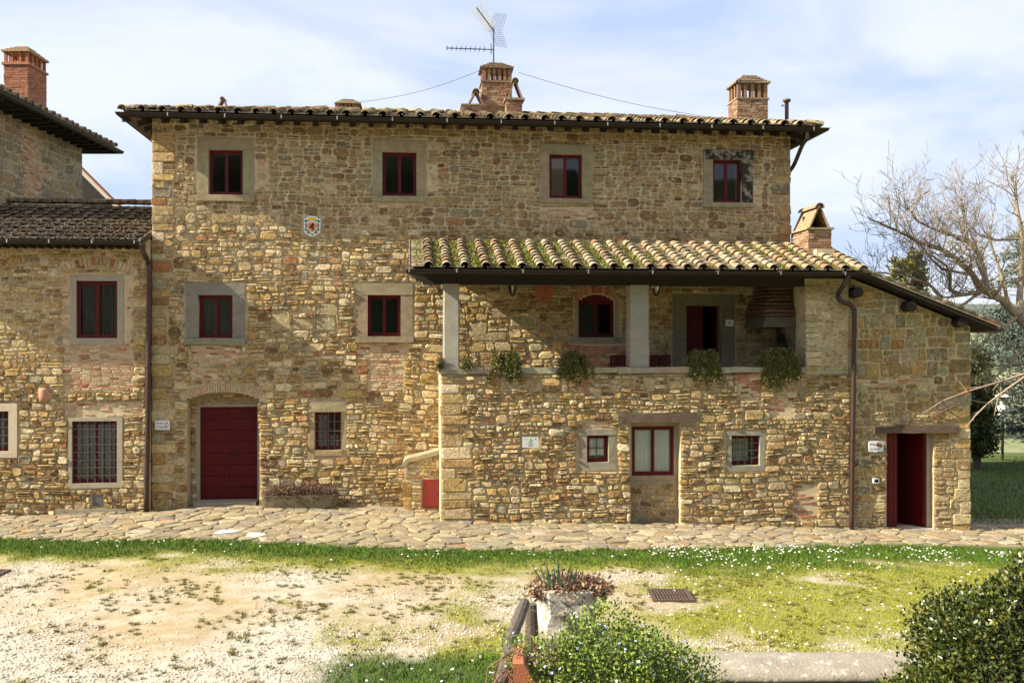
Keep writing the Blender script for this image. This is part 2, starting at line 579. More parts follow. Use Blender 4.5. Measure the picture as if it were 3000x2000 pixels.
class Masonry:
    """packs stones of uneven size into a wall face round its openings"""

    def __init__(self, x0, x1, z0, z1, y, cw=.05, ch=.03):
        self.x0, self.x1, self.z0, self.z1, self.y, self.cw, self.ch = x0, x1, z0, z1, y, cw, ch
        self.nx, self.nz = int(round((x1 - x0) / cw)), int(round((z1 - z0) / ch))
        self.occ = [bytearray(self.nx) for _ in range(self.nz)]
        self.items = []            # (area, V, F, colour, brick?)

    def block(self, xa, xb, za, zb):
        ia, ib = max(0, int(math.floor((xa - self.x0) / self.cw + .3))), min(self.nx, int(math.ceil((xb - self.x0) / self.cw - .3)))
        ja, jb = max(0, int(math.floor((za - self.z0) / self.ch + .3))), min(self.nz, int(math.ceil((zb - self.z0) / self.ch - .3)))
        for j in range(ja, jb):
            for i in range(ia, ib):
                self.occ[j][i] = 1

    def block_above(self, fn):
        for i in range(self.nx):
            t = fn(self.x0 + (i + .5) * self.cw)
            for j in range(max(0, int((t - self.z0) / self.ch)), self.nz):
                self.occ[j][i] = 1

    def free(self, xa, xb, za, zb):
        i, i2 = int((xa - self.x0) / self.cw), int((xb - self.x0) / self.cw)
        j = int(((za + zb) / 2 - self.z0) / self.ch)
        if j < 0 or j >= self.nz:
            return False
        return all(0 <= k < self.nx and not self.occ[j][k] for k in range(i, i2 + 1))

    def add(self, xa, xb, za, zb, col, d, brick=False, **kw):
        V, Fc = stone_geo(xa, xb, za, zb, self.y, d, **kw)
        self.items.append(((xb - xa) * (zb - za), V, Fc, col, brick))

    def bricks(self, xa, xb, za, zb, pal='brick', h=.062, l=.24, d=.012, keep=1.0, ragged=.12):
        z = za
        while z < zb - h * .5:
            x = xa + U(-ragged, ragged) - l
            xe = xb + U(-ragged, ragged)
            x = max(x, xa - ragged)
            while x < xe - .05:
                w = min(l * U(.75, 1.15), xe - x)
                if w > .06 and U(0, 1) < keep and self.free(x + .02, x + w - .02, z, z + h):
                    self.add(x, x + w, z, z + h, pick(pal), d * U(.5, 1.5), True, joint=.006, cut=(.08, .2))
                x += w
            z += h
        self.block(xa, xb, za, zb)

    def courses(self, style):
        z = self.z0
        while z < self.z1 - .05:
            xm = (self.x0 + self.x1) / 2
            H = max(.05, U(*style(xm, z)[1]))
            nh = max(2, int(round(H / self.ch)))
            j = int(round((z - self.z0) / self.ch))
            if j + nh > self.nz:
                break
            i = 0
            rows = self.occ[j:j + nh]
            while i < self.nx:
                if any(r[i] for r in rows):
                    i += 1
                    continue
                run = 0
                while i + run < self.nx and run < 40 and not any(r[i + run] for r in rows):
                    run += 1
                x = self.x0 + i * self.cw
                pal, (h0, h1), (a0, a1), (d0, d1) = style(x, z)
                ck = (.05, .15) if pal in ('lean', 'tower') else None
                h = nh * self.ch
                k = U(0, 1)
                two = h > .105 and k < (.42 if ck is None else .12)
                w = U(.16, .46) if two else max(.09, h * U(a0, a1))
                nw = min(run, max(2, int(round(w / self.cw))))
                if run - nw < 2:
                    nw = run if run < 11 else run // 2
                if k > .93 and j + nh + 2 < self.nz and not any(any(r[i:i + nw]) for r in self.occ[j + nh:j + nh + 2]):
                    up_ = 2                                   # a big one reaching into the next course
                else:
                    up_ = 0
                xa, xb, za, zb = x, x + nw * self.cw, self.z0 + j * self.ch, self.z0 + (j + nh + up_) * self.ch
                jt = U(.008, .017)
                if two and not up_:
                    zc = za + (zb - za) * U(.36, .64)
                    self.add(xa, xb - U(0, .05), za, zc, pick(pal), U(d0, d1), joint=jt * .8)
                    if nw > 5 and U(0, 1) < .45:
                        xc = xa + (xb - xa) * U(.35, .65)
                        self.add(xa, xc, zc, zb, pick(pal), U(d0, d1), joint=jt * .8)
                        self.add(xc, xb, zc, zb, pick(pal), U(d0, d1), joint=jt * .8)
                    else:
                        self.add(xa + U(0, .05), xb, zc, zb, pick(pal), U(d0, d1), joint=jt * .8)
                else:
                    self.add(xa, xb, za, zb, pick(pal), U(d0, d1) * (1.25 if up_ else 1), joint=jt, cut=ck)
                for jj in range(j, j + nh + up_):
                    for ii in range(i, i + nw):
                        self.occ[jj][ii] = 1
                i += nw
            z += nh * self.ch

    def fill(self, style):
        self.courses(style)
        for j in range(self.nz):
            i = 0
            row = self.occ[j]
            while i < self.nx:
                if row[i]:
                    i += 1
                    continue
                x, z = self.x0 + i * self.cw, self.z0 + j * self.ch
                pal, (h0, h1), (a0, a1), (d0, d1) = style(x, z)
                h = h0 + (h1 - h0) * U(0, 1) ** 1.6
                w = h * U(a0, a1)
                if U(0, 1) < .06:
                    h, w = h * 1.5, w * 1.25
                nh = max(1, int(round(h / self.ch)))
                nw = max(2, int(round(w / self.cw)))
                run = 0
                while run < nw + 1 and i + run < self.nx and not row[i + run]:
                    run += 1
                if run == nw + 1:
                    run = nw
                elif run < nw:
                    pass
                top = 1
                while top < nh and j + top < self.nz and not any(self.occ[j + top][i:i + run]):
                    top += 1
                for jj in range(j, j + top):
                    for ii in range(i, i + run):
                        self.occ[jj][ii] = 1
                w, h = run * self.cw, top * self.ch
                if w >= .05 and h >= .03:
                    jt = .011 if min(w, h) > .07 else .007
                    dd = U(d0, d1) * (1.0 if min(w, h) > .07 else .6)
                    self.add(x, x + w, z, z + h, pick(pal), dd, joint=jt)
                i += run

    def quoins(self, x, side, za, zb, pal, hr=(.14, .3), wr=(.25, .55), d=.03):
        """corner stones that stick out a little past the edge; side -1 = west corner"""
        z = za
        while z < zb - .1:
            h = min(U(*hr), zb - z)
            w = U(*wr)
            o = U(.0, .03)
            xa, xb = (x - o, x + w) if side < 0 else (x - w, x + o)
            self.add(xa, xb, z, z + h, pick(pal), d * U(.5, 1.3), joint=.008, back=U(.2, .4), wp=False, cut=(.06, .18))
            self.block(min(xa, x) if side < 0 else xa, xb, z, z + h)
            z += h

    def build(self, parent, off, limit=300, seen=None):
        its = sorted(self.items, key=lambda s: -s[0] * (1 if (seen is None or seen(s[1][-1])) else .01))
        stones = [s for s in its if not s[4]]
        bricks = [s for s in its if s[4]]
        for grp, nm, many, mt in ((stones, 'stone', 'small_stones', M['stone']), (bricks, 'brick', 'small_bricks', M['brick'])):
            for a, V, Fc, c, b in grp[:limit]:
                mk(nm, [(p[0] - off[0], p[1] - off[1], p[2] - off[2]) for p in V], Fc, mt, parent, col=c)
            g = Geo()
            for a, V, Fc, c, b in grp[limit:]:
                g.add(V, Fc, c)
            if g.V:
                g.build(many, mt, parent, kind='stuff', cols=True, off=off)


def wall_geo(x0, x1, z0, z1, yf, yb, holes, ztop=None):
    xs = sorted({round(v, 4) for v in [x0, x1] + [h[0] for h in holes] + [h[1] for h in holes] if x0 - 1e-6 <= v <= x1 + 1e-6})
    zs = sorted({round(v, 4) for v in [z0, z1] + [h[2] for h in holes] + [h[3] for h in holes] if z0 - 1e-6 <= v <= z1 + 1e-6})
    nx, nz = len(xs), len(zs)

    def solid(i, j):
        if i < 0 or j < 0 or i >= nx - 1 or j >= nz - 1:
            return False
        cx, cz = (xs[i] + xs[i + 1]) / 2, (zs[j] + zs[j + 1]) / 2
        return not any(h[0] < cx < h[1] and h[2] < cz < h[3] for h in holes)
    V, idx = [], {}

    def v(i, j, b):
        k = (i, j, b)
        if k not in idx:
            z = zs[j]
            if ztop and j == nz - 1:
                z = ztop(xs[i])
            idx[k] = len(V)
            V.append((xs[i], yb if b else yf, z))
        return idx[k]
    Fc = []
    for i in range(nx - 1):
        for j in range(nz - 1):
            if not solid(i, j):
                continue
            Fc.append((v(i, j, 0), v(i + 1, j, 0), v(i + 1, j + 1, 0), v(i, j + 1, 0)))
            Fc.append((v(i, j, 1), v(i, j + 1, 1), v(i + 1, j + 1, 1), v(i + 1, j, 1)))
            if not solid(i - 1, j):
                Fc.append((v(i, j, 0), v(i, j + 1, 0), v(i, j + 1, 1), v(i, j, 1)))
            if not solid(i + 1, j):
                Fc.append((v(i + 1, j, 0), v(i + 1, j, 1), v(i + 1, j + 1, 1), v(i + 1, j + 1, 0)))
            if not solid(i, j - 1):
                Fc.append((v(i, j, 0), v(i, j, 1), v(i + 1, j, 1), v(i + 1, j, 0)))
            if not solid(i, j + 1):
                Fc.append((v(i, j + 1, 0), v(i + 1, j + 1, 0), v(i + 1, j + 1, 1), v(i, j + 1, 1)))
    return V, Fc


class Building:
    def __init__(self, name, label, x, y, z, cat='house'):
        self.off = (x, y, z)
        self.root = empty(name, m2w(x, y, z), ANG, label, cat)

    def geo(self, g, name, m, parent=None, **kw):
        return g.build(name, m, parent or self.root, off=self.off, **kw)

    def wall(self, name, x0, x1, z0, z1, yf, yb, holes, ztop=None, m='mortar'):
        V, Fc = wall_geo(x0, x1, z0, z1, yf, yb, holes, ztop)
        return self.geo(Geo().add(V, Fc), name, M[m])

    def box(self, name, m, *b, parent=None, col=None, j=0.0):
        return self.geo(Geo().box(*b, col=col, j=j), name, M[m], parent, cols=col is not None)

    def surround(self, r, sr, y, sill=True, proud=.03, col=(.29, .24, .15), lintel_mat='surround', sill_h=None, jamb_r=None):
        """dressed stone round an opening r=(x0,x1,z0,z1); sr the outer rectangle"""
        x0, x1, z0, z1 = r
        a0, a1, b0, b1 = sr
        c = lambda: tuple(v * U(.92, 1.08) for v in col)
        dep = y + .16
        sh = z0 - b0
        self.box('jamb', 'surround', a0, x0, y - proud, dep, z0, z1 - .003, col=c(), j=.004)
        self.box('jamb', jamb_r or 'surround', x1, a1, y - proud + .003, dep, z0, z1 - .003, col=c(), j=.004)
        self.box('lintel', lintel_mat, a0 - .005, a1 + .005, y - proud - .004, dep, z1, b1, col=c(), j=.004)
        if sill:
            self.box('sill', 'surround', a0 - .02, a1 + .02, y - proud - .05, dep, b0, z0 - .003, col=c(), j=.004)
        else:
            self.box('sill', 'surround', a0, a1, y - proud + .002, dep, b0, z0 - .003, col=c(), j=.004)

    def window(self, x0, x1, z0, z1, y, leaves=2, panes=True, shut=None, curtain=None, grille=None, bars=False, mat_='red', arch=0.0, label=None, fw=.036):
        """painted casement: frame part with sashes, panes, curtain and grille below it"""
        g = Geo()
        zt = z1
        g.box(x0, x0 + fw, y, y + .07, z0, zt)
        g.box(x1 - fw, x1, y, y + .07, z0, zt)
        g.box(x0 + fw, x1 - fw, y + .001, y + .069, zt - fw - arch, zt)
        g.box(x0 + fw, x1 - fw, y + .001, y + .069, z0, z0 + fw)
        w = self.geo(g, 'window', M[mat_])
        if label:
            w['label'] = label
        xa, xb, za, zb = x0 + fw, x1 - fw, z0 + fw, zt - fw - arch
        n = leaves
        for k in range(n):
            p, q = xa + (xb - xa) * k / n + .002, xa + (xb - xa) * (k + 1) / n - .002
            s = Geo()
            st = .034
            yy = y + .012
            s.box(p, p + st, yy, yy + .045, za + .002, zb - .002)
            s.box(q - st, q, yy, yy + .045, za + .002, zb - .002)
            s.box(p + st, q - st, yy + .001, yy + .044, za + .002, za + .048)
            s.box(p + st, q - st, yy + .001, yy + .044, zb - .045, zb - .002)
            self.geo(s, 'sash', M[mat_], w)
            if shut == k:
                self.box('shutter', 'wood_shutter', p + st, q - st, yy + .03, yy + .05, za + .05, zb - .05, parent=w)
            self.box('pane', 'glass', p + st - .004, q - st + .004, yy + .020, yy + .024, za + .05, zb - .045, parent=w)
            if bars:
                b = Geo()
                cx, cz = (p + q) / 2, (za + zb) / 2
                b.box(cx - .011, cx + .011, yy + .006, yy + .018, za + .055, zb - .05)
                b.box(p + st, q - st, yy + .005, yy + .017, cz - .011, cz + .011)
                self.geo(b, 'glazing_bar', M['grey_metal'] if bars == 'grey' else M[mat_], w)
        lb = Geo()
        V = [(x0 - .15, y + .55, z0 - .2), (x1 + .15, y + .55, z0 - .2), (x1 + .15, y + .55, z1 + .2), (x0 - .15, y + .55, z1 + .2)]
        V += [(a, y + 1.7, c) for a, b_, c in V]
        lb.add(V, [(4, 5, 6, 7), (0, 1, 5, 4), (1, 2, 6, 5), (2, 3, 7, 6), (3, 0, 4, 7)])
        self.geo(lb, 'room_shade_box', M['interior'], w)  # near-black box added behind the window so the panes read dark
        if curtain:
            cm, y_off, zlo = curtain
            for k in range(n):
                p, q = xa + (xb - xa) * k / n + .03, xa + (xb - xa) * (k + 1) / n - .03
                N = 28
                V, Fc = [], []
                ph = U(0, 6)
                for i in range(N + 1):
                    t = i / N
                    xx = p + (q - p) * t
                    off = .018 * math.sin(t * 31 + ph) + .010 * math.sin(t * 57 + 2 * ph)
                    V += [(xx, y + y_off + off, za + zlo * (zb - za)), (xx, y + y_off + off * .6, zb)]
                for i in range(N):
                    Fc.append((2 * i, 2 * i + 2, 2 * i + 3, 2 * i + 1))
                self.geo(Geo().add(V, Fc), 'curtain', M[cm], w, smooth_sh=True)
        if grille:
            nx, nz, yo, r = grille
            b = Geo()
            for i in range(nx):
                xx = x0 + (x1 - x0) * (i + 1) / (nx + 1)
                b.box(xx - r, xx + r, y - yo, y - yo + 2 * r, z0 - .01, z1 + .01)
            for i in range(nz):
                zz = z0 + (z1 - z0) * (i + 1) / (nz + 1)
                b.box(x0 - .01, x1 + .01, y - yo - 1.6 * r, y - yo - .001, zz - r, zz + r)
            self.geo(b, 'grille', M['iron'], w)
        return w


# ------------------------------------------------------------------ roof pieces
def cover_tile_mesh(col, mat_, r0=.095, r1=.075, ln=.44, seg=5):
    V, Fc = [], []
    n = seg + 1
    for (r, yy, th) in ((r0, 0, .017), (r1, ln, .013)):
        for rr in (r, r - th):
            for i in range(n):
                a = math.pi * i / seg
                V.append((-rr * math.cos(a), yy, rr * math.sin(a) * .92))
    o0, i0, o1, i1 = 0, n, 2 * n, 3 * n
    for i in range(seg):
        Fc += [(o0 + i, o1 + i, o1 + i + 1, o0 + i + 1), (i0 + i, i0 + i + 1, i1 + i + 1, i1 + i),
               (o0 + i, o0 + i + 1, i0 + i + 1, i0 + i), (o1 + i, i1 + i, i1 + i + 1, o1 + i + 1)]
    Fc += [(o0, i0, i1, o1), (o0 + seg, o1 + seg, i1 + seg, i0 + seg)]
    me = bpy.data.meshes.new('cover_tile')
    me.from_pydata(V, [], Fc)
    at = me.color_attributes.new('Col', 'FLOAT_COLOR', 'POINT')
    at.data.foreach_set('color', np.tile(np.array([*col, 1], dtype=np.float32), len(V)))
    me.polygons.foreach_set('use_smooth', [True] * len(Fc))
    me.materials.append(mat_)
    return me, V, Fc


def pan_tile_mesh(col, mat_, w=.33, ln=.42):
    g = Geo()
    g.box(-w / 2, w / 2, 0, ln, 0, .018)
    g.box(-w / 2, -w / 2 + .025, 0, ln, .0185, .04)
    g.box(w / 2 - .025, w / 2, 0, ln, .0185, .04)
    me = bpy.data.meshes.new('pan_tile')
    me.from_pydata(g.V, [], g.F)
    at = me.color_attributes.new('Col', 'FLOAT_COLOR', 'POINT')
    at.data.foreach_set('color', np.tile(np.array([*col, 1], dtype=np.float32), len(g.V)))
    me.materials.append(mat_)
    return me, g.V, g.F


TILE_COLS = [(.24, .165, .10), (.28, .215, .135), (.19, .13, .08), (.33, .28, .185), (.24, .195, .13), (.14, .10, .065), (.36, .315, .225), (.27, .145, .08)]


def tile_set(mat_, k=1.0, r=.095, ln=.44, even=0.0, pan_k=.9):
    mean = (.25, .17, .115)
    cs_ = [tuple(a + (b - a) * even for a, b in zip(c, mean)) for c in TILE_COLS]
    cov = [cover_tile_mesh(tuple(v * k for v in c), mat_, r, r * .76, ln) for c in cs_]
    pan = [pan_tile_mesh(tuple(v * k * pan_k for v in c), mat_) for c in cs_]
    return cov, pan


def lay_tiles(B, roof, tiles, p0, e, s, n, width, up, spacing=.40, row=.31, clip=None, limit=300, pans=True, jit=1.0, lift=.03, extra=None, start=0.0):
    """cover and pan tiles on a slope: p0 eave corner, e along the eave, s up the slope, n out of the roof (facade frame)"""
    cov, pan = tiles
    e, s, n = Vector(e), Vector(s), Vector(n)
    p0 = Vector(p0)
    spots_c, spots_p = [], []
    nc, nr = int((width - start - .04) / spacing), int(up / row)
    drift = [U(-.03, .03) for _ in range(nc + 1)]
    for r in range(nr):
        for c in range(nc + 1):
            u, v = start + c * spacing, r * row
            if clip is None or clip(u, v):
                spots_c.append((u + drift[c] + U(-.012, .012) * jit, v + U(-.02, .02) * jit))
            u2 = u + spacing / 2
            if pans and u2 < width and (clip is None or clip(u2, v)):
                spots_p.append((u2, v + U(-.01, .01)))
    for spots, meshes, nm, many, hh in ((spots_c, cov, 'cover_tile', 'far_cover_tiles', lift + .012), (spots_p, pan, 'pan_tile', 'far_pan_tiles', lift - .018)):
        g = Geo()
        for i, (u, v) in enumerate(spots):
            me, V, Fc = meshes[rnd.randrange(len(meshes))]
            ya = U(-.05, .05) * jit
            e2 = (e + s * ya).normalized()
            s2 = (s - e * ya - n * .085).normalized()
            n2 = e2.cross(s2).normalized()
            p = p0 + e * u + s * v + n * (hh + .034)
            mt = Matrix(((e2.x, s2.x, n2.x, p.x - B.off[0]), (e2.y, s2.y, n2.y, p.y - B.off[1]), (e2.z, s2.z, n2.z, p.z - B.off[2]), (0, 0, 0, 1)))
            if i < limit:
                o = bpy.data.objects.new(nm, me)
                COL.objects.link(o)
                o.parent = roof
                o.matrix_local = mt
            else:
                at = me.color_attributes['Col'].data[0].color
                g.add([tuple(mt @ Vector(q)) for q in V], Fc, (at[0], at[1], at[2]))
        if g.V:
            g.build(many, meshes[0][0].materials[0], roof, kind='stuff', cols=True, smooth_sh=False)
    return spots_c, spots_p


def gutter_geo(path, r=.08, th=.008, seg=7):
    """half-round channel along a level path; outward is to the right-hand side when walking the path"""
    prof = []
    for i in range(seg + 1):
        a = math.pi + math.pi * i / seg
        prof.append((r * math.cos(a), r * math.sin(a)))
    prof.append((r + .012, .004))
    prof.append((r + .004, .012))
    for i in range(seg, -1, -1):
        a = math.pi + math.pi * i / seg
        prof.append(((r - th) * math.cos(a), (r - th) * math.sin(a) + .002))
    P = [Vector(p) for p in path]
    k, m = len(P), len(prof)
    V, Fc = [], []
    for i, p in enumerate(P):
        d0 = (P[i] - P[i - 1]) if i > 0 else (P[1] - P[0])
        d1 = (P[i + 1] - P[i]) if i < k - 1 else d0
        n0, n1 = Vector((d0.y, -d0.x, 0)).normalized(), Vector((d1.y, -d1.x, 0)).normalized()
        nn = (n0 + n1).normalized()
        nn = nn / max(.3, nn.dot(n0))
        for a, b in prof:
            V.append((p.x + nn.x * a, p.y + nn.y * a, p.z + b))
    for i in range(k - 1):
        for q in range(m):
            r2 = (q + 1) % m
            Fc.append((i * m + q, i * m + r2, (i + 1) * m + r2, (i + 1) * m + q))
    Fc.append(tuple(range(m)))
    Fc.append(tuple((k - 1) * m + q for q in range(m - 1, -1, -1)))
    return Geo().add(V, Fc)


BRICKV = []


def brick_meshes():
    for c in ((.27, .15, .09), (.31, .20, .125), (.22, .115, .07), (.32, .23, .15), (.20, .11, .07), (.33, .125, .075), (.30, .11, .065), (.36, .15, .09), (.28, .10, .06), (.34, .14, .085)):
        g = Geo().box(-.5, .5, -.5, .5, -.5, .5, j=.03)
        me = bpy.data.meshes.new('brick')
        me.from_pydata(g.V, [], g.F)
        at = me.color_attributes.new('Col', 'FLOAT_COLOR', 'POINT')
        at.data.foreach_set('color', np.tile(np.array([*c, 1], dtype=np.float32), len(g.V)))
        me.materials.append(M['brick'])
        BRICKV.append(me)


brick_meshes()


RED = [False]


def put_brick(B, parent, x0, x1, y0, y1, z0, z1, me=None):
    o = bpy.data.objects.new('brick', me or BRICKV[rnd.randrange(5) + (5 if RED[0] else 0)])
    COL.objects.link(o)
    o.parent = parent
    o.location = ((x0 + x1) / 2 - B.off[0], (y0 + y1) / 2 - B.off[1], (z0 + z1) / 2 - B.off[2])
    o.scale = (x1 - x0, y1 - y0, z1 - z0)
    o.rotation_euler = (U(-.02, .02), U(-.015, .015), U(-.02, .02))
    return o


def brick_stack(B, name, x0, x1, y0, y1, z0, z1, course=.072, red=False):
    """brick shaft: a mortar core with single bricks on the faces one can see"""
    c = B.box(name, 'mortar', x0 + .012, x1 - .012, y0 + .012, y1 - .012, z0 - .5, z1)
    k, z = 0, z0
    while z < z1 - course * .5:
        for face in ('f', 'l', 'r'):
            a, b = (x0, x1) if face == 'f' else (y0, y1)
            p = a + (0 if k % 2 == 0 else -.12)
            while p < b - .01:
                q = min(p + .25 * U(.9, 1.1), b)
                pa = max(p, a)
                if q - pa > .03:
                    o = U(-.006, .006)
                    if face == 'f':
                        put_brick(B, c, pa + .006, q - .006, y0 + o, y0 + .06, z + .007, z + course - .006)
                    elif face == 'l':
                        put_brick(B, c, x0 + o, x0 + .06, pa + .006, q - .006, z + .008, z + course - .007)
                    else:
                        put_brick(B, c, x1 - .06, x1 - o, pa + .006, q - .006, z + .008, z + course - .007)
                p = q
        z += course
        k += 1
    return c


def louvre_chimney(B, name, x0, x1, y0, y1, zb, zshaft, zlouv, npx, cap_h, npy=3):
    c = brick_stack(B, name, x0, x1, y0, y1, zb, zshaft)
    e = .03
    tc_ = lambda: tuple(v * U(.8, 1.2) for v in (.24, .15, .09))
    B.geo(Geo().box(x0 - e, x1 + e, y0 - e, y1 + e, zshaft + .002, zshaft + .045, j=.006), 'ledge', M['tile'], c, cols=True).data.color_attributes['Col'].data.foreach_set('color', np.tile(np.array([.30, .19, .11, 1], dtype=np.float32), 8))
    for i in range(npx):
        for yy in (y0 + .01, y1 - .09):
            t = i / (npx - 1)
            w = .075 if 0 < i < npx - 1 else .10
            xx = x0 + .01 + t * (x1 - x0 - .02 - w)
            B.geo(Geo().box(xx, xx + w, yy, yy + .08, zshaft + .046, zlouv, j=.004, col=tc_()), 'upright', M['brick'], c, cols=True)
    for j in range(1, npy):
        for xx in (x0 + .01, x1 - .09):
            t = j / npy
            yy = y0 + t * (y1 - y0) - .03
            B.geo(Geo().box(xx, xx + .08, yy, yy + .07, zshaft + .046, zlouv, j=.004, col=tc_()), 'upright', M['brick'], c, cols=True)
    nL = 5
    for k in range(nL):
        t = k / nL
        ins = t * (x1 - x0) * .40
        insy = t * (y1 - y0) * .40
        ex = .05
        B.geo(Geo().box(x0 - ex + ins, x1 + ex - ins, y0 - ex + insy, y1 + ex - insy, zlouv + .001 + cap_h * k / nL, zlouv + cap_h * (k + 1) / nL, j=.007, col=tc_()), 'cap_course', M['tile'], c, cols=True)
    return c


def tent_vent(B, parent, x0, x1, y0, y1, z0, z1, name='tile_hood'):
    """two flat tiles leaned together with a barrel tile on top"""
    cx = (x0 + x1) / 2
    t = .03
    h = Geo()
    h.prism([(x0, z0), (x0 + t * 1.3, z0), (cx + t * .4, z1 - .02), (cx - t * .6, z1)], y0, y1, col=(.33, .19, .11))
    h.prism([(x1 - t * 1.3, z0), (x1, z0), (cx + t * .6, z1 + .002), (cx - t * .3, z1 - .018)], y0 + .004, y1 - .004, col=(.30, .17, .10))
    o = B.geo(h, name, M['tile'], parent, cols=True)
    g = Geo()
    r = (x1 - x0) * .22
    V, Fc = [], []
    for yy in (y0 - .04, y1 + .03):
        for rr in (r, r - .018):
            for i in range(7):
                a = math.pi * i / 6
                V.append((cx - rr * math.cos(a), yy, z1 - r * .55 + rr * math.sin(a)))
    for i in range(6):
        Fc += [(i, 14 + i, 15 + i, i + 1), (7 + i, 8 + i, 22 + i, 21 + i), (i, i + 1, 8 + i, 7 + i), (14 + i, 21 + i, 22 + i, 15 + i)]
    Fc += [(0, 7, 21, 14), (6, 20, 27, 13)]
    g.add(V, Fc, (.28, .20, .14))
    B.geo(g, 'ridge_tile', M['tile'], parent, cols=True, smooth_sh=False)
    return o

# ------------------------------------------------------------------ ground sheet, hills
def axis(lo, hi, step, ends):
    a = list(np.arange(lo, hi + 1e-6, step))
    return np.array([-e for e in reversed(ends) if -e < lo] + a + [e for e in ends if e > hi])


def fbm(X, Y, seed, oct_=4, f0=1.0):
    """value noise on arrays"""
    out = np.zeros_like(X, dtype=float)
    amp, f = 0.5, f0
    for o in range(oct_):
        g = np.random.default_rng(seed + o).random((256, 256))
        x, y = X * f + 1000.0, Y * f + 1000.0
        xi, yi = np.floor(x).astype(int), np.floor(y).astype(int)
        fx, fy = x - xi, y - yi
        fx, fy = fx * fx * (3 - 2 * fx), fy * fy * (3 - 2 * fy)
        a, b = g[xi % 256, yi % 256], g[(xi + 1) % 256, yi % 256]
        c, d = g[xi % 256, (yi + 1) % 256], g[(xi + 1) % 256, (yi + 1) % 256]
        out += amp * ((a * (1 - fx) + b * fx) * (1 - fy) + (c * (1 - fx) + d * fx) * fy)
        amp, f = amp * .5, f * 2
    return out


EDGE_PX = [(-300, 1574), (0, 1578), (400, 1582), (800, 1590), (1050, 1600), (1300, 1612), (1700, 1612), (2000, 1606), (2400, 1600), (2700, 1598), (3000, 1597), (3400, 1596)]
EDGE = [gpt(a, b) for a, b in EDGE_PX]


def edge_y(X):
    return np.interp(X, [p.x for p in EDGE], [p.y for p in EDGE])


def cover(X, Y):
    """how the courtyard is covered: lush grass, thin yellow grass, gravel (arrays 0..1)"""
    t = edge_y(X) - Y                                    # metres in front of the paving
    n1, n2, n3 = fbm(X, Y, 21, 4, .55), fbm(X, Y, 33, 4, 1.6), fbm(X, Y, 45, 3, 4.0)
    right = np.clip((X - .2) / 3.2, 0, 1)
    lush = np.clip(1.9 - t / (.62 + .9 * right * n1 + .75 * n1) + (n2 - .5) * 1.6, 0, 1)
    lush *= np.clip((t + .12) / .12, 0, 1)
    px = CX + F * X / Y
    py = HY + F * (ZC - gz_np(X, Y)) / Y
    bl = np.clip((py - 1905) / 45, 0, 1) * np.clip((px - 780) / 300, 0, 1) * np.clip((1700 - px) / 100, 0, 1)
    lush = np.maximum(lush, np.clip(bl * 1.3 + (n2 - .5) * 1.4 * (bl > 0), 0, 1))
    thin = np.clip(2.3 - t / (1.0 + .5 * n1) + (n2 - .5) * 2.4, 0, 1)
    thin = np.maximum(thin, np.clip(right * 1.25 + (n1 - .47) * 3.4 + (n2 - .5) * 2.0, 0, 1) * (right > 0))
    mid = np.exp(-((X + .2) / 1.6) ** 2) * np.clip((16.5 - Y) / 3, 0, 1)
    thin = np.maximum(thin, np.clip(mid * .9 + (n2 - .5) * 2.6, 0, 1) * (mid > .1))
    thin *= np.clip((t + .05) / .1, 0, 1)
    spots = np.clip((n3 - .60) * 9, 0, 1) * np.clip((n1 - .36) * 4, 0, 1)
    far = (Y > 23.5).astype(float)
    lush = np.maximum(lush, far)
    return lush, np.maximum(thin, spots * .8), n1, n2


gxs = axis(-13.5, 14.0, .11, [15, 16.5, 18, 20, 23, 27, 32, 40, 60, 100, 200, 400, 900, 1800])
gys = np.concatenate([[-60, -20, 0, 4, 7, 9.0, 10.0], np.arange(10.6, 21.4, .11), [21.8, 22.4, 23, 24, 25, 26.5, 28, 30, 32, 34, 36, 38, 40, 43, 46, 50, 56, 63, 72, 85, 110, 200, 500, 1200, 2600]])
GXX, GYY = np.meshgrid(gxs, gys)
GZZ = gz_np(GXX, GYY)
lush, thin, n1, n2 = cover(GXX, np.maximum(GYY, 8.0))
fine = fbm(GXX, GYY, 77, 3, 6.0)
GZZ = GZZ + np.where((GYY > 9) & (GYY < 21), (n2 - .5) * .05 + (fine - .5) * .012, 0)
sand, gravel = np.array([.40, .315, .195]), np.array([.47, .43, .36])
gcol = sand[None, None] + (gravel - sand)[None, None] * np.clip((fbm(GXX, GYY, 91, 4, .6) - .30) * 2.2 + np.clip((13.4 - GYY) / 2.0, -.1, 1) + (fine - .45) * 1.6, 0, 1)[..., None]
gcol = gcol * (.86 + .28 * fine[..., None])
gcol = gcol + (np.array([.23, .225, .022]) - gcol) * (thin * .82)[..., None]
gcol = gcol + (np.array([.055, .085, .016]) - gcol) * (lush * .92)[..., None]
pv = ((edge_y(GXX) - GYY) < .02) & (GYY < 24.5)
gcol[pv] = (.33, .26, .17)
NXg, NYg = len(gxs), len(gys)
idx = np.arange(NXg * NYg).reshape(NYg, NXg)
gF = np.stack([idx[:-1, :-1], idx[:-1, 1:], idx[1:, 1:], idx[1:, :-1]], -1).reshape(-1, 4)
M['ground'] = simple('gravel_and_grass_ground', None, 0.95, 0.2, 22.0, bump=0.9, bscale=55.0, spec=0.1,
                     spots=[(34, .56, .66, (.20, .155, .10), .5), (52, .60, .68, (.62, .58, .50), .5)])
ground = fast('ground', np.stack([GXX, GYY, GZZ], -1).reshape(-1, 3), gF, M['ground'], cols=gcol.reshape(-1, 3), kind='structure', smooth_sh=True)
tag(ground, 'pale gravel and thin grass courtyard ground in front of the stone house')

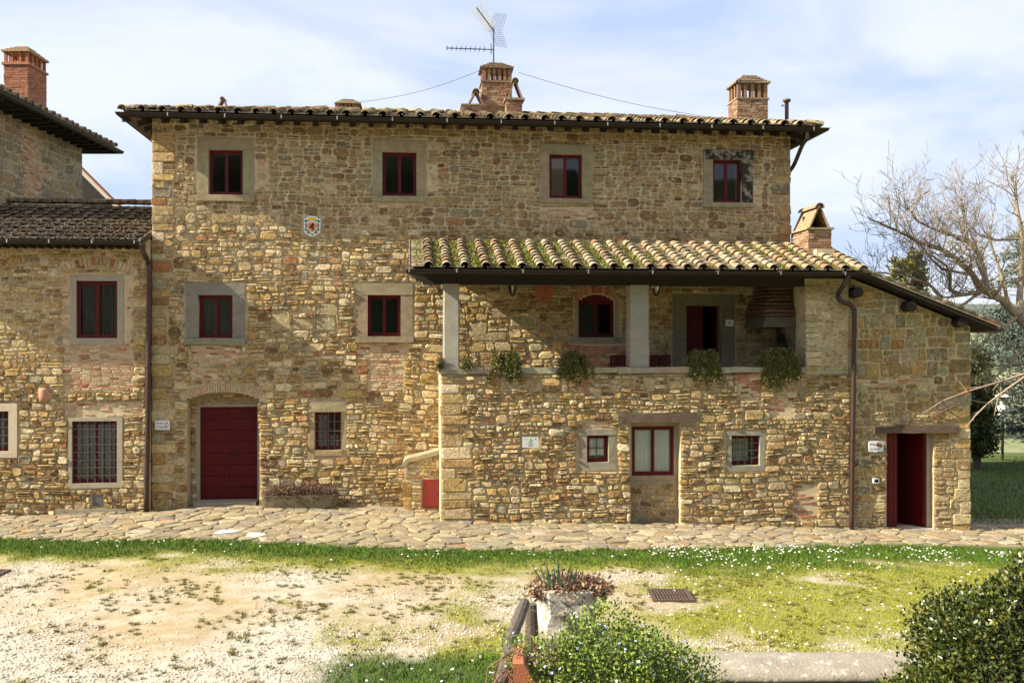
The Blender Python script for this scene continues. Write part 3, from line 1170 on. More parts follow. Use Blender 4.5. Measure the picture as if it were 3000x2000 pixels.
# far wooded hill and the olive slope beyond the lawn
M['hill'] = simple('wooded_hill', (.085, .105, .085), 0.95, 0.45, .08, spots=[(.05, .55, .62, (.16, .18, .09), .6)])


def hill(name, X0, X1, Y0, Y1, fn, n, m, label):
    xs, ys = np.linspace(X0, X1, n), np.linspace(Y0, Y1, n)
    XX, YY = np.meshgrid(xs, ys)
    ZZ = fn(XX, YY)
    ii = np.arange(n * n).reshape(n, n)
    ff = np.stack([ii[:-1, :-1], ii[:-1, 1:], ii[1:, 1:], ii[1:, :-1]], -1).reshape(-1, 4)
    o = fast(name, np.stack([XX, YY, ZZ], -1).reshape(-1, 3), ff, m, kind='structure', smooth_sh=True)
    return tag(o, label)


hill('hills', -500, 900, 330, 900, lambda X, Y: -8 + 37 * np.clip((Y - 330) / 170, 0, 1) ** .8 * (.62 + .55 * fbm(X, Y, 3, 4, .006)) + 4 * fbm(X, Y, 9, 3, .08), 120, M['hill'], 'distant wooded hill beyond the bare tree')
hill('wooded_bank', -90, 90, -70, -10, lambda X, Y: 1.5 + 13 * np.clip((-10 - Y) / 9, 0, 1) * (.75 + .5 * fbm(X, Y, 17, 4, .25)) + 2.5 * fbm(X, Y, 19, 3, .9), 90,
     simple('dark_woodland', (.045, .06, .025), .95, .5, 1.2), 'dark wooded bank facing the house across the courtyard')
M['slope'] = simple('olive_slope', (.15, .17, .07), 0.95, 0.4, .6, spots=[(.9, .5, .6, (.21, .20, .12), .7)])
hill('hillside', 10, 90, 52, 130, lambda X, Y: -2.4 + 7.5 * np.clip((Y - 54) / 60, 0, 1) + 1.2 * fbm(X, Y, 14, 3, .12), 50, M['slope'], 'sunny olive slope beyond the lawn')

# ------------------------------------------------------------------ main farmhouse
LM = Q(2315, 500, 0)[0]                                   # length of the front
ZE = 9.22                                                 # top of the wall under the eaves
HB = Building('stone_farmhouse', 'long three storey rubble stone farmhouse with red framed windows and hipped tile roof', 0, 0, 0.05)
o_ = HB.off
up = [QR(611, 712, 439, 571, 0), QR(1120, 1220, 445, 575, 0), QR(1609, 1706, 452, 582, 0), QR(2088, 2173, 468, 594, 0)]
ups = [QR(579, 743, 405, 590, 0), QR(1092, 1248, 412, 592, 0), QR(1581, 1736, 424, 595, 0), QR(2060, 2205, 440, 608, 0)]
mid = [QR(581, 682, 864, 990, 0), QR(1077, 1174, 864, 985, 0)]
mids = [QR(545, 718, 829, 1008, 0), QR(1044, 1209, 829, 1003, 0)]
gw = QR(922, 1000, 1206, 1318, 0)
aw = QR(1695, 1800, 862, 988, 0)
d9 = QR(2010, 2112, 895, 1160, 0)
d9 = (d9[0], d9[1], 2.93, d9[3])
d9s = QR(1972, 2152, 862, 1160, 0)
# arched main door recess
ax0, ax1 = Q(547, 1170, 0)[0], Q(760, 1170, 0)[0]
az0, az1 = Q(650, 1170, 0)[1], Q(650, 1148, 0)[1]
arch_holes = []
NA = 14
for k in range(NA):
    t = (k + .5) / NA * 2 - 1
    arch_holes.append((ax0 + (ax1 - ax0) * k / NA, ax0 + (ax1 - ax0) * (k + 1) / NA, 0.0, az0 + (az1 - az0) * (1 - t * t)))
aarch = []
for k in range(10):
    t = (k + .5) / 10 * 2 - 1
    aarch.append((aw[0] + (aw[1] - aw[0]) * k / 10, aw[0] + (aw[1] - aw[0]) * (k + 1) / 10, aw[2], aw[3] - .16 * t * t))
holes = up + mid + [gw, d9] + arch_holes + aarch
W = HB.wall('wall', 0, LM, -.8, ZE, 0, .5, holes)
# the other three sides
HB.box('side_wall', 'mortar', .002, .45, .502, 8.6, -.8, ZE - .01)
HB.box('side_wall', 'mortar', LM - .45, LM - .002, .502, 8.6, -.8, ZE - .01)
HB.box('rear_wall', 'mortar', .002, LM - .002, 8.602, 9.0, -.8, ZE - .01)
HB.box('floor_slab', 'interior', .5, LM - .5, .505, 8.59, 2.70, 2.90)
HB.box('upper_floor_slab', 'interior', .5, LM - .5, .505, 8.59, 5.70, 5.85)
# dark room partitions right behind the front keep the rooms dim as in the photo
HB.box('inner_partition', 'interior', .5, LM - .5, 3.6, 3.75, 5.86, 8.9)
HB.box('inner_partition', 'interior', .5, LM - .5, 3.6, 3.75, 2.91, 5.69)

ms = Masonry(0, LM, -.12, ZE - .02, 0)
ms.quoins(0, -1, .0, ZE - .3, 'low')
ms.quoins(LM, 1, 5.6, ZE - .3, 'upper')
pad = .01
for r in ups + mids:
    ms.block(r[0] - pad, r[1] + pad, r[2] - pad, r[3] + pad)
# brickwork under the sills, round the little window and beside the middle floor
ZS = lambda py: Q(1000, py, 0)[1]
XS = lambda px: Q(px, 900, 0)[0]
ms.block(XS(905), XS(1012), ZS(1338), ZS(1172))
for k in range(NA):
    a = arch_holes[k]
    ms.block(a[0], a[1], -.2, a[3] + .27)
ms.block(ax0 - .12, ax1 + .12, az0 - .02, az1 - .02)
for k in range(10):
    ms.block(aarch[k][0], aarch[k][1], aarch[k][2] - .16, aarch[k][3] + .25)
ms.block(aw[0] - .2, aw[1] + .22, aw[2] - .16, aw[2])
ms.block(aw[0] - .10, aw[1] + .12, aw[2], aw[3] - .1)
ms.block(d9s[0] - pad, d9s[1] + pad, 2.5, d9s[3] + pad)
ms.block(XS(888), XS(943), ZS(694), ZS(634))
xl0 = Q(1292, 1200, -2.0)[0]
ms.block(xl0 + .3, LM + 1, -1, 2.88)
ms.bricks(XS(560), XS(690), ZS(1060), ZS(1012), keep=.95)
ms.bricks(XS(1045), XS(1200), ZS(1048), ZS(1006), keep=.95)
ms.bricks(XS(1080), XS(1180), ZS(1148), ZS(1050), keep=.8, ragged=.25)
ms.bricks(XS(1095), XS(1240), ZS(604), ZS(594), keep=.9)
ms.bricks(XS(1585), XS(1735), ZS(632), ZS(598), keep=.9)
ms.bricks(XS(1250), XS(1278), ZS(560), ZS(480), l=.2, keep=.85)
ms.bricks(XS(745), XS(780), ZS(560), ZS(480), l=.2, keep=.8)
ms.bricks(XS(2208), XS(2235), ZS(600), ZS(520), l=.2, keep=.8)
ms.bricks(XS(1665), XS(1840), ZS(1080), ZS(1008), pal='brickred', keep=.95)
ms.bricks(XS(560), XS(640), ZS(1112), ZS(1075), keep=.7, ragged=.3)
# a few large dressed blocks the front shows between the middle windows
for (a, b, c, d_) in ((795, 852, 908, 972), (860, 922, 935, 968), (928, 992, 893, 925), (928, 985, 930, 970), (840, 945, 868, 882),
                      (1375, 1432, 940, 985), (1385, 1490, 975, 1000), (1430, 1492, 905, 935), (1495, 1580, 930, 962), (1400, 1445, 925, 970)):
    x0, x1, z0, z1 = QR(a, b, c, d_, 0)
    if ms.free(x0, x1, z0, z1):
        ms.add(x0, x1, z0, z1, tuple(v * U(.9, 1.1) for v in (.36, .29, .17)), .03, cut=(.06, .2))
        ms.block(x0, x1, z0, z1)


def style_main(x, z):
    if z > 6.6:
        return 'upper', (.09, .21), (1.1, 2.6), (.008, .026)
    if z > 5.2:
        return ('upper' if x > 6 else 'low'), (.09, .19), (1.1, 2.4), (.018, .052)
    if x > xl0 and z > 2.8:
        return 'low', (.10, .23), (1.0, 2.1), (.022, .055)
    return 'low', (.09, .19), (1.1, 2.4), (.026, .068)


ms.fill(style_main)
ms.build(W, o_)

# window surrounds and casements
for k in range(4):
    HB.surround(up[k], ups[k], 0, sill=True, lintel_mat='stained' if k == 3 else 'surround', jamb_r='stained' if k == 3 else None)
    r = up[k]
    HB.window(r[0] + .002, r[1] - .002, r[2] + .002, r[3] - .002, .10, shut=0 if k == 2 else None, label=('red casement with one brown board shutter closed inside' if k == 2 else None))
for k in range(2):
    HB.surround(mid[k], mids[k], 0, col=(.215, .205, .165) if k == 0 else (.28, .24, .155))
    r = mid[k]
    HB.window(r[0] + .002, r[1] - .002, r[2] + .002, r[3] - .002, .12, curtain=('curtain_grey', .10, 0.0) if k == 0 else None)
# small grilled window by the trough
gs = QR(908, 1012, 1176, 1338, 0)
c_ = lambda: tuple(v * U(.9, 1.1) for v in (.33, .27, .165))
HB.box('lintel', 'surround', gs[0] - .02, gs[1] + .04, -.04, .16, gw[3] + .002, gs[3], col=c_(), j=.012)
HB.box('jamb', 'surround', gs[0] - .06, gw[0], -.035, .16, gw[2] + .03, gw[3], col=c_(), j=.012)
HB.box('jamb', 'surround', gs[0] - .05, gw[0], -.032, .16, gw[2] - .7, gw[2] + .028, col=c_(), j=.012)
HB.box('jamb', 'surround', gw[1], gs[1] + .02, -.03, .16, gw[2], gw[3], col=c_(), j=.012)
HB.box('sill', 'surround', gw[0] + .002, gw[1] + .02, -.045, .16, gw[2] - .13, gw[2] - .002, col=c_(), j=.008)
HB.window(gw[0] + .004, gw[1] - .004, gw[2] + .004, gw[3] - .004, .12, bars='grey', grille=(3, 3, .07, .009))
# arched window in the loggia with its brick arch
for k in range(13):
    t = k / 12 * 2 - 1
    x = (aw[0] + aw[1]) / 2 + t * ((aw[1] - aw[0]) / 2 + .07)
    zb = aw[3] + .03 - .19 * t * t
    an = t * .42
    hw, hh = .042, .10
    co, si = math.cos(an), math.sin(an)
    pl = [(x + co * a + si * b, zb + hh + .0 - si * a + co * b) for a, b in ((-hw, -hh), (hw, -hh), (hw, hh), (-hw, hh))]
    HB.geo(Geo().prism(pl, -.02 - U(0, .012), .05, col=pick('brickred')), 'arch_brick', M['brick'], cols=True)
HB.box('jamb', 'surround', aw[0] - .09, aw[0] - .002, -.012, .14, aw[2], aw[3] - .17, col=(.33, .29, .21), j=.003)
HB.box('jamb', 'surround', aw[1] + .002, aw[1] + .10, -.012, .14, aw[2], aw[3] - .17, col=(.33, .29, .21), j=.003)
HB.box('sill', 'surround', aw[0] - .2, aw[1] + .22, -.05, .14, aw[2] - .14, aw[2] - .003, col=(.25, .23, .19), j=.004)
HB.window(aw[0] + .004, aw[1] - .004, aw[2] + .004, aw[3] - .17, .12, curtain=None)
gfan = Geo()
pl = [(aw[0] + .004, aw[3] - .168)] + [(a[1], a[3] - .006) for a in aarch[:-1]] + [(aw[1] - .004, aw[3] - .168)]
HB.geo(Geo().prism(list(reversed(pl)), .125, .18), 'window_head', M['red'])
# loggia door, one leaf ajar
HB.surround((d9[0], d9[1], 2.93, d9[3]), (d9s[0], d9s[1], 2.90, d9s[3]), 0, sill=False, col=(.22, .185, .125))
dm = (d9[0] + d9[1]) / 2
dd = Geo()
for k in range(4):
    a = d9[0] + .01 + (dm - d9[0] - .02) * k / 4
    dd.box(a + .002, a + (dm - d9[0] - .02) / 4 - .002, .16, .20, 2.95, d9[3] - .01)
dl = HB.geo(dd, 'door_leaf', M['red_door'])
HB.geo(Geo().box(dm - .02, dm + .02, .13, .159, 2.95, d9[3] - .01), 'door_stile', M['red_door'], dl)
HB.geo(Geo().box(d9[1] - .06, d9[1] - .01, .22, .95, 2.95, d9[3] - .01), 'door_leaf', M['red_door'])
HB.geo(Geo().box(d9[0] + .0, d9[1] - .0, .01, .5, 2.88, 2.928), 'threshold', M['surround'], cols=True)

# main double door in its arched recess
YD = .46
dr = QR(587, 755, 1191, 1462, YD)
dz0 = dr[2]
V, Fc = wall_geo(ax0 - .05, ax1 + .05, -.6, az1 + .2, YD - .06, YD + .25, [(dr[0], dr[1], dz0, dr[3])])
rw = HB.geo(Geo().add(V, Fc), 'recess_wall', M['plaster'])
mj = Masonry(ax0 + .0, dr[0] - .05, 0.05, dr[3] + .15, YD - .06)
mj.fill(lambda x, z: ('low', (.09, .2), (.9, 1.6), (.02, .05)))
mj.build(rw, o_)
m2 = Masonry(ax0 + .2, dr[1] - .05, dr[3] + .06, az1 - .06, YD - .06)
m2.fill(lambda x, z: ('main', (.06, .09), (1.5, 3), (.01, .02)))
m2.build(rw, o_)
HB.box('threshold', 'surround', dr[0] - .06, dr[1] + .03, -.02, YD + .2, -.3, dz0 - .004, col=(.33, .28, .20))
dm = (dr[0] + dr[1]) / 2
for s, (a, b) in enumerate(((dr[0] + .005, dm - .003), (dm + .003, dr[1] - .005))):
    nb = 8
    core = HB.box('door_leaf', 'red_door', a + .004, b - .004, YD + .052, YD + .09, dz0 + .012, dr[3] - .012)
    for k in range(nb):
        za, zb = dz0 + .01 + (dr[3] - dz0 - .02) * k / nb, dz0 + .01 + (dr[3] - dz0 - .02) * (k + 1) / nb
        g = Geo().box(a, b, YD + .02 + U(0, .003), YD + .05, za + .005, zb - .005)
        HB.geo(g, 'board', M['red_door'], core)
    if s == 1:
        g = Geo()
        g.tube([(a + .16 + .045 * math.cos(t), YD - .012, dz0 + 1.08 + .05 * math.sin(t)) for t in np.linspace(.3, 2 * math.pi + .2, 15)], .011, 6)
        g.lathe([(.001, -.03), (.03, -.02), (.03, .02), (.001, .03)], 8, a + .16, YD + .005, dz0 + 1.13)
        HB.geo(g, 'door_knocker', M['iron_black'], core)
# bricks of the arch over the recess and its soffit
g = Geo()
ncs = 30
for k in range(ncs):
    t = (k + .5) / ncs * 2 - 1
    x = (ax0 + ax1) / 2 + t * (ax1 - ax0) / 2 * 1.04
    zb = az0 + (az1 - az0) * (1 - t * t) + .02
    an = t * .42
    hw, hh = (ax1 - ax0) / ncs / 2 * .86, .095
    co, si = math.cos(an), math.sin(an)
    zc = zb + hh - .012
    pl = [(x + co * a + si * b, zc - si * a + co * b) for a, b in ((-hw, -hh), (hw, -hh), (hw, hh), (-hw, hh))]
    HB.geo(Geo().prism(pl, -.03 - U(0, .015), .44, col=tuple(v * U(.85, 1.15) for v in (.44, .33, .21))), 'arch_brick', M['brick'], cols=True)

# ---- hipped roof
OV = .58
ez = 9.215                                                # eave height of the deck's lower edge
pitch = .25
D = 9.0
rx0, rx1, ry0, ry1 = Q(337, 335, -OV - .1)[0] + .16, Q(2430, 360, -OV - .1)[0] - .16, -OV, D + OV
half = (ry1 - ry0) / 2
rz = ez + half * pitch
V = [(rx0, ry0, ez), (rx1, ry0, ez), (rx1, ry1, ez), (rx0, ry1, ez), (rx0 + half, ry0 + half, rz), (rx1 - half, ry0 + half, rz)]
V2 = [(x, y, z - .05) for x, y, z in V]
Fc = [(0, 1, 5, 4), (1, 2, 5), (2, 3, 4, 5), (3, 0, 4)]
Fb = [tuple(6 + i for i in reversed(f)) for f in Fc]
Fs = [(0, 6, 7, 1), (1, 7, 8, 2), (2, 8, 9, 3), (3, 9, 6, 0)]
roof = HB.geo(Geo().add(V + V2, Fc + Fb + Fs), 'roof', M['deck'])
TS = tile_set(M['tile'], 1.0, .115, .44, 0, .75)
cp = 1 / math.hypot(1, pitch)
sl = math.hypot(1, pitch)
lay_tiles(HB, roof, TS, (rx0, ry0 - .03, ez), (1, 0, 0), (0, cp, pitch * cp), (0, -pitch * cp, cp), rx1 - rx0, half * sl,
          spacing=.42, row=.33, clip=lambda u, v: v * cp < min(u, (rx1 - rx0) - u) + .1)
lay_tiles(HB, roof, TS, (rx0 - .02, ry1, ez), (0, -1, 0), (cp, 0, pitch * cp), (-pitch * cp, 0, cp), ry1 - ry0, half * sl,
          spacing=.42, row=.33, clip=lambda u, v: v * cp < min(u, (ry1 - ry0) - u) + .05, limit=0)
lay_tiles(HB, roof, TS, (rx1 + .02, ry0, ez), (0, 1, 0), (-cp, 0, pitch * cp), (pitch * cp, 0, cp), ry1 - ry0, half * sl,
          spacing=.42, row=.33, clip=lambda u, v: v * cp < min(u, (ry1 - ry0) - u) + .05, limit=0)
# hip and ridge tiles
for (a, b) in (((rx0, ry0, ez), (rx0 + half, ry0 + half, rz)), ((rx1, ry0, ez), (rx1 - half, ry0 + half, rz)), ((rx0 + half, ry0 + half, rz), (rx1 - half, ry0 + half, rz))):
    a, b = Vector(a), Vector(b)
    d = (b - a).normalized()
    e = Vector((d.y, -d.x, 0)).normalized()
    nn = e.cross(d)
    k = 0
    while k * .34 < (b - a).length - .2:
        me = TS[0][rnd.randrange(8)][0]
        o = bpy.data.objects.new('ridge_tile', me)
        COL.objects.link(o)
        o.parent = roof
        p = a + d * (k * .34) + Vector((0, 0, .07 + U(0, .012)))
        d2 = (d - nn * .05).normalized()
        n2 = e.cross(d2)
        o.matrix_local = Matrix(((e.x, d2.x, n2.x, p.x), (e.y, d2.y, n2.y, p.y), (e.z, d2.z, n2.z, p.z - o_[2]), (0, 0, 0, 1)))
        k += 1
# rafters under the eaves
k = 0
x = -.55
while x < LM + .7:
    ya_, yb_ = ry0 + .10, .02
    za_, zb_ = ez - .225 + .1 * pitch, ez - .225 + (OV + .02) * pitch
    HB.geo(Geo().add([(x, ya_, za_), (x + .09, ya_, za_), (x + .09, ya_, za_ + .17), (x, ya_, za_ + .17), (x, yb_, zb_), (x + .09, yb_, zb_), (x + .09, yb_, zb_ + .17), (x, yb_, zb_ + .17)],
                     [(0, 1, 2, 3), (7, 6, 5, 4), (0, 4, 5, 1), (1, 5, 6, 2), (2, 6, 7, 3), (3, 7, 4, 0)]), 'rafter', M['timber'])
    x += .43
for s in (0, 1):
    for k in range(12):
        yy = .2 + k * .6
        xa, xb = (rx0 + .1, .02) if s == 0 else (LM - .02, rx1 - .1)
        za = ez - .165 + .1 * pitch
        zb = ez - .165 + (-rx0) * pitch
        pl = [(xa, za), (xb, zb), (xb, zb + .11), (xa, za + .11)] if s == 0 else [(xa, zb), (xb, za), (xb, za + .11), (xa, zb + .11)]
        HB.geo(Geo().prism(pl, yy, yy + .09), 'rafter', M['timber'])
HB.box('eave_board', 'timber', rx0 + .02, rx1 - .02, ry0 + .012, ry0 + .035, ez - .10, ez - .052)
# gutters all round the visible eaves
gp = [(rx0 - .07, ry1 - 1, ez - .03), (rx0 - .07, ry0 - .07, ez - .03), (rx1 + .07, ry0 - .07, ez - .03), (rx1 + .07, ry1 - 1, ez - .03)]
gut = HB.geo(gutter_geo(gp, .078), 'gutter', M['gutter'])
for k in range(13):
    xx = rx0 + 1.0 + k * 1.27
    HB.geo(Geo().box(xx, xx + .022, ry0 - .168, ry0 - .155, ez - .09, ez - .008).box(xx, xx + .022, ry0 - .155, ry0 - .01, ez - .022, ez - .017), 'gutter_bracket', M['clip'], gut)
# short drop pipe at the east corner
xq = Q(2364, 370, ry0 - .08)[0]
HB.geo(Geo().tube(curve_pts([(xq, ry0 - .08, ez - .12), (xq, ry0 - .06, ez - .28), (xq - .05, ry0 + .1, ez - .42), (LM + .10, ry0 + .55, ez - .78), (LM + .07, ry0 + .85, ez - .95), (LM + .06, ry0 + 1.1, ez - 1.15), (LM + .06, ry0 + 1.1, 6.4)], 4), .05, 10), 'downpipe', M['copper'], smooth_sh=True)

# ---- chimneys (placed on the front slope, at the depth where they stand)
def chim(px0, px1, py_t, y):
    a, zt = Q(px0, py_t, y)
    b, _ = Q(px1, py_t, y)
    return a, b, zt


def rz_at(y):
    return ez + (min(y, D / 2) - ry0) * pitch if y < D / 2 else rz - (y - D / 2) * pitch


yc = 2.6
x0, x1, zs = chim(1412, 1500, 240, yc)
zl = Q(1450, 200, yc)[1]
zt = Q(1450, 178, yc)[1]
c1 = louvre_chimney(HB, 'chimney', x0, x1, yc, yc + .75, rz_at(yc) - .05, zs, zl, 6, zt - zl)
xa, xb, zb_ = chim(1354, 1432, 303, yc - .25)
c2 = brick_stack(HB, 'chimney', xa, x0 + .12, yc - .2, yc + .35, rz_at(yc - .3) - .05, zb_ - .04)
HB.geo(Geo().box(xa - .03, x0 + .1, yc - .24, yc + .38, zb_ - .039, zb_, col=(.30, .2, .13), j=.005), 'ledge', M['tile'], c2, cols=True)
tent_vent(HB, c2, Q(1370, 303, yc - .2)[0], Q(1420, 303, yc - .2)[0], yc - .12, yc + .3, zb_ + .001, Q(1390, 262, yc - .2)[1])
xa, xb, zb_ = chim(1484, 1530, 287, yc - .55)
c3 = brick_stack(HB, 'chimney', xa, xb, yc - .55, yc - .02, rz_at(yc - .6) - .05, zb_ - .05)
HB.geo(Geo().box(xa - .05, xb + .06, yc - .60, yc - .03, zb_ - .049, zb_, col=(.30, .19, .12), j=.005), 'ledge', M['tile'], c3, cols=True)
tent_vent(HB, c3, xa + .02, xb + .03, yc - .52, yc - .1, zb_ + .001, Q(1515, 232, yc - .55)[1])
yc = 2.4
x0, x1, zs = chim(2160, 2250, 290, yc)
c4 = louvre_chimney(HB, 'chimney', x0, x1, yc, yc + .8, rz_at(yc) - .05, zs, Q(2200, 243, yc)[1], 5, Q(2200, 215, yc)[1] - Q(2200, 243, yc)[1])
yc = 3.6
x0, x1, zs = chim(985, 1052, 318, yc)
c5 = louvre_chimney(HB, 'chimney', x0, x1, yc, yc + .6, rz_at(yc) - .05, zs, Q(1020, 304, yc)[1], 6, Q(1020, 287, yc)[1] - Q(1020, 304, yc)[1])
yc = 1.6
xa, zb_ = Q(635, 318, yc)
xb, zt = Q(668, 287, yc)
c6 = HB.box('vent_base', 'tile', xa - .02, xb + .02, yc - .02, yc + .3, rz_at(yc) - .05, zb_ + .02, col=(.3, .18, .11))
tent_vent(HB, c6, xa, xb, yc, yc + .28, zb_ + .021, zt)
# flue pipe with its cowl beside the east chimney
yc = 3.0
xa, zt = Q(2305, 293, yc)
fp = HB.geo(Geo().tube([(xa, yc, rz_at(yc) - .1), (xa, yc, zt - .06)], .055, 12), 'flue_pipe', M['rustpipe'], smooth_sh=True)
HB.geo(Geo().lathe([(.07, -.05), (.11, -.02), (.11, .03), (.03, .05)], 14, xa, yc, zt - .02), 'cowl', M['rustpipe'], fp)
HB.geo(Geo().tube([(xa, yc, zt - .17), (xa - .16, yc - .02, zt - .16)], .03, 8), 'side_branch', M['enamel'], fp)

# ------------------------------------------------------------------ loggia wing in front of the house
YL = -2.0
xr = Q(2487, 1100, YL)[0]                                 # east edge of the masonry pier
xp = Q(2362, 1000, YL)[0]                                 # west edge of the pier
zpar = Q(1300, 1076, YL)[1]                               # top of the parapet
LB = Building('loggia_wing', 'stone loggia wing with parapet, two square stone columns and mossy tile roof', xl0, YL, 0)
lo = LB.off
lw1, lw1s = QR(1719, 1783, 1274, 1354, YL), QR(1697, 1803, 1257, 1378, YL)
lw2, lw2s = QR(2143, 2226, 1275, 1363, YL), QR(2128, 2240, 1263, 1380, YL)
ni = QR(1847, 1994, 1237, 1545, YL)
ni = (ni[0], ni[1], -.8, ni[3])
LW = LB.wall('wall', xl0, xr, -.8, zpar - .16, YL, YL + .42, [lw1, lw2, ni])
# niche: back wall with its window
YN = YL + .24
nw = QR(1851, 1974, 1248, 1392, YN)
V, Fc = wall_geo(ni[0] - .1, ni[1] + .1, -.8, ni[3] + .1, YN, YN + .17, [nw])
nwall = LB.geo(Geo().add(V, Fc), 'recess_wall', M['plaster'])
mn = Masonry(ni[0] + .02, ni[1] - .02, -.14, nw[2] - .15, YN)
mn.fill(lambda x, z: ('main', (.10, .17), (1.2, 2.2), (.010, .022)))
mn.build(nwall, lo)
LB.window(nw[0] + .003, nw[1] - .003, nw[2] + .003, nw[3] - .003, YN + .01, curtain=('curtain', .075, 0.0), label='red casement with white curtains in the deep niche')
LB.box('sill', 'surround', ni[0] + .01, ni[1] - .01, YN - .03, YN - .002, nw[2] - .10, nw[2] - .01, col=(.30, .24, .16), j=.004)
lt = QR(1817, 2040, 1213, 1236, YL)
g = Geo()
V, Fc, N = [], [], 9
for i in range(N + 1):
    t = i / N
    x = lt[0] + (lt[1] - lt[0]) * t
    wob, wob2 = U(-.012, .012), U(-.015, .015)
    za, zb = lt[2] + wob + .02 * (t - .5), lt[3] + wob2 + .03 * (t - .5)
    V += [(x, YL - .07 + U(-.01, .01), za), (x, YL - .06 + U(-.01, .01), zb), (x, YL + .3, zb), (x, YL + .3, za)]
for i in range(N):
    for q in range(4):
        Fc.append((4 * i + q, 4 * i + 4 + q, 4 * i + 4 + (q + 1) % 4, 4 * i + (q + 1) % 4))
Fc += [(3, 2, 1, 0), (4 * N, 4 * N + 1, 4 * N + 2, 4 * N + 3)]
LB.geo(Geo().add(V, Fc), 'timber_lintel', M['old_wood'])
# masonry of the front
ml = Masonry(xl0, xr, -.52, zpar - .16, YL)
ml.quoins(xl0, -1, -.1, zpar - .2, 'low', hr=(.15, .32), wr=(.3, .75), d=.035)
for r in (lw1s, lw2s):
    ml.block(r[0] - .01, r[1] + .01, r[2] - .01, r[3] + .01)
ml.block(ni[0], ni[1], -1, ni[3])
ml.block(lt[0], lt[1], lt[2] - .03, lt[3] + .02)
ml.block(*QR(1527, 1579, 1275, 1313, YL))
XL_ = lambda px: Q(px, 1200, YL)[0]
ZL_ = lambda py: Q(1800, py, YL)[1]
ml.bricks(XL_(1690), XL_(1735), ZL_(1150), ZL_(1110), pal='brickred', keep=.9)
ml.bricks(XL_(1705), XL_(1790), ZL_(1255), ZL_(1232), pal='brick', keep=.8)
ml.bricks(XL_(2165), XL_(2225), ZL_(1165), ZL_(1090), pal='brickred', keep=.6, ragged=.2)
ml.bricks(XL_(2255), XL_(2320), ZL_(1225), ZL_(1170), pal='brickred', keep=.55, ragged=.25)
ml.bricks(XL_(2330), XL_(2388), ZL_(1535), ZL_(1430), pal='brickred', keep=.5, ragged=.2)
ml.fill(lambda x, z: (('low', (.10, .24), (1.1, 2.4), (.026, .07)) if x < xl0 + 4.2 else ('main', (.08, .19), (1.2, 2.6), (.022, .06))))
ml.build(LW, lo)
LB.surround(lw1, lw1s, YL, sill=False, col=(.27, .24, .18), proud=.018)
LB.surround(lw2, lw2s, YL, sill=False, col=(.26, .245, .20), proud=.018)
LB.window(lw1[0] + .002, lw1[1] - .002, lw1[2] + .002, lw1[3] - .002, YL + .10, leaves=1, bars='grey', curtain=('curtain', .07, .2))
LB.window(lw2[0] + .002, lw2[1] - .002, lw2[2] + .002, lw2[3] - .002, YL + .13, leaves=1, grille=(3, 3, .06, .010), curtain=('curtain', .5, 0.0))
# west end wall, floor, parapet slabs
V, Fc = wall_geo(YL + .42, -.002, -.8, zpar - .16, -(xl0 + .4), -xl0, [])
V = [(-b, a, c) for a, b, c in V]
ew = LB.geo(Geo().add(V, [tuple(reversed(f)) for f in Fc]), 'end_wall', M['mortar'])
LB.box('floor_slab', 'plaster', xl0 + .402, LM + 1.9, YL + .422, -.004, 2.75, 2.90)
x = xl0 - .04
while x < xp - .02:
    w = min(U(.7, 1.2), xp - x)
    c = tuple(v * U(.9, 1.1) for v in (.31, .28, .195))
    LB.geo(Geo().box(x + .005, x + w - .005, YL - .035 - U(0, .03), YL + .36, zpar - .155 + U(0, .04), zpar - U(0, .015), col=c, j=.014), 'parapet_slab', M['surround'], cols=True)
    x += w
# columns
for (pa, pb, pt) in ((1298, 1347, 835), (1846, 1904, 835)):
    xa, xb = Q(pa, 950, YL)[0], Q(pb, 950, YL)[0]
    zt = Q(1600, 833, YL + .1)[1]
    g = Geo()
    N = 7
    V, Fc = [], []
    ch = .03
    for i in range(N + 1):
        t = i / N
        z = zpar - .003 + (zt - zpar) * t
        k = 1.0 - .05 * t
        cx, hw = (xa + xb) / 2, (xb - xa) / 2 * k
        y0, y1 = YL + .02 + .01 * t, YL + .02 + (xb - xa)
        jj = .004
        for (ax, ay) in ((-hw + ch, y0), (hw - ch, y0), (hw, y0 + ch), (hw, y1 - ch), (hw - ch, y1), (-hw + ch, y1), (-hw, y1 - ch), (-hw, y0 + ch)):
            V.append((cx + ax + U(-jj, jj), ay + U(-jj, jj), z))
    for i in range(N):
        for q in range(8):
            Fc.append((8 * i + q, 8 * i + (q + 1) % 8, 8 * i + 8 + (q + 1) % 8, 8 * i + 8 + q))
    Fc += [tuple(range(7, -1, -1)), tuple(8 * N + q for q in range(8))]
    LB.geo(Geo().add(V, Fc), 'column', M['granite'])
# masonry pier at the east end, up to the roof
pz = Q(2420, 800, YL)[1] + .12
PW_ = LB.wall('pier', xp, xr, zpar - .158, pz, YL + .03, YL + .75, [])
mp_ = Masonry(xp, xr, zpar - .10, pz - .02, YL + .03)
mp_.quoins(xp, -1, zpar - .1, pz - .1, 'pale', hr=(.1, .2), wr=(.25, .5))
mp_.fill(lambda x, z: ('pale', (.07, .16), (1.5, 3.2), (.008, .02)))
mp_.build(PW_, lo)
LB.box('ledge_slab', 'surround', xp + .35, xr + .03, YL - .07, YL + .2, zpar - .20, zpar - .162, col=(.20, .21, .07), j=.006)
# east wall of the loggia
LB.box('end_wall', 'mortar', xr - .45, xr - .01, YL + .752, 3.0, -.8, 6.2)

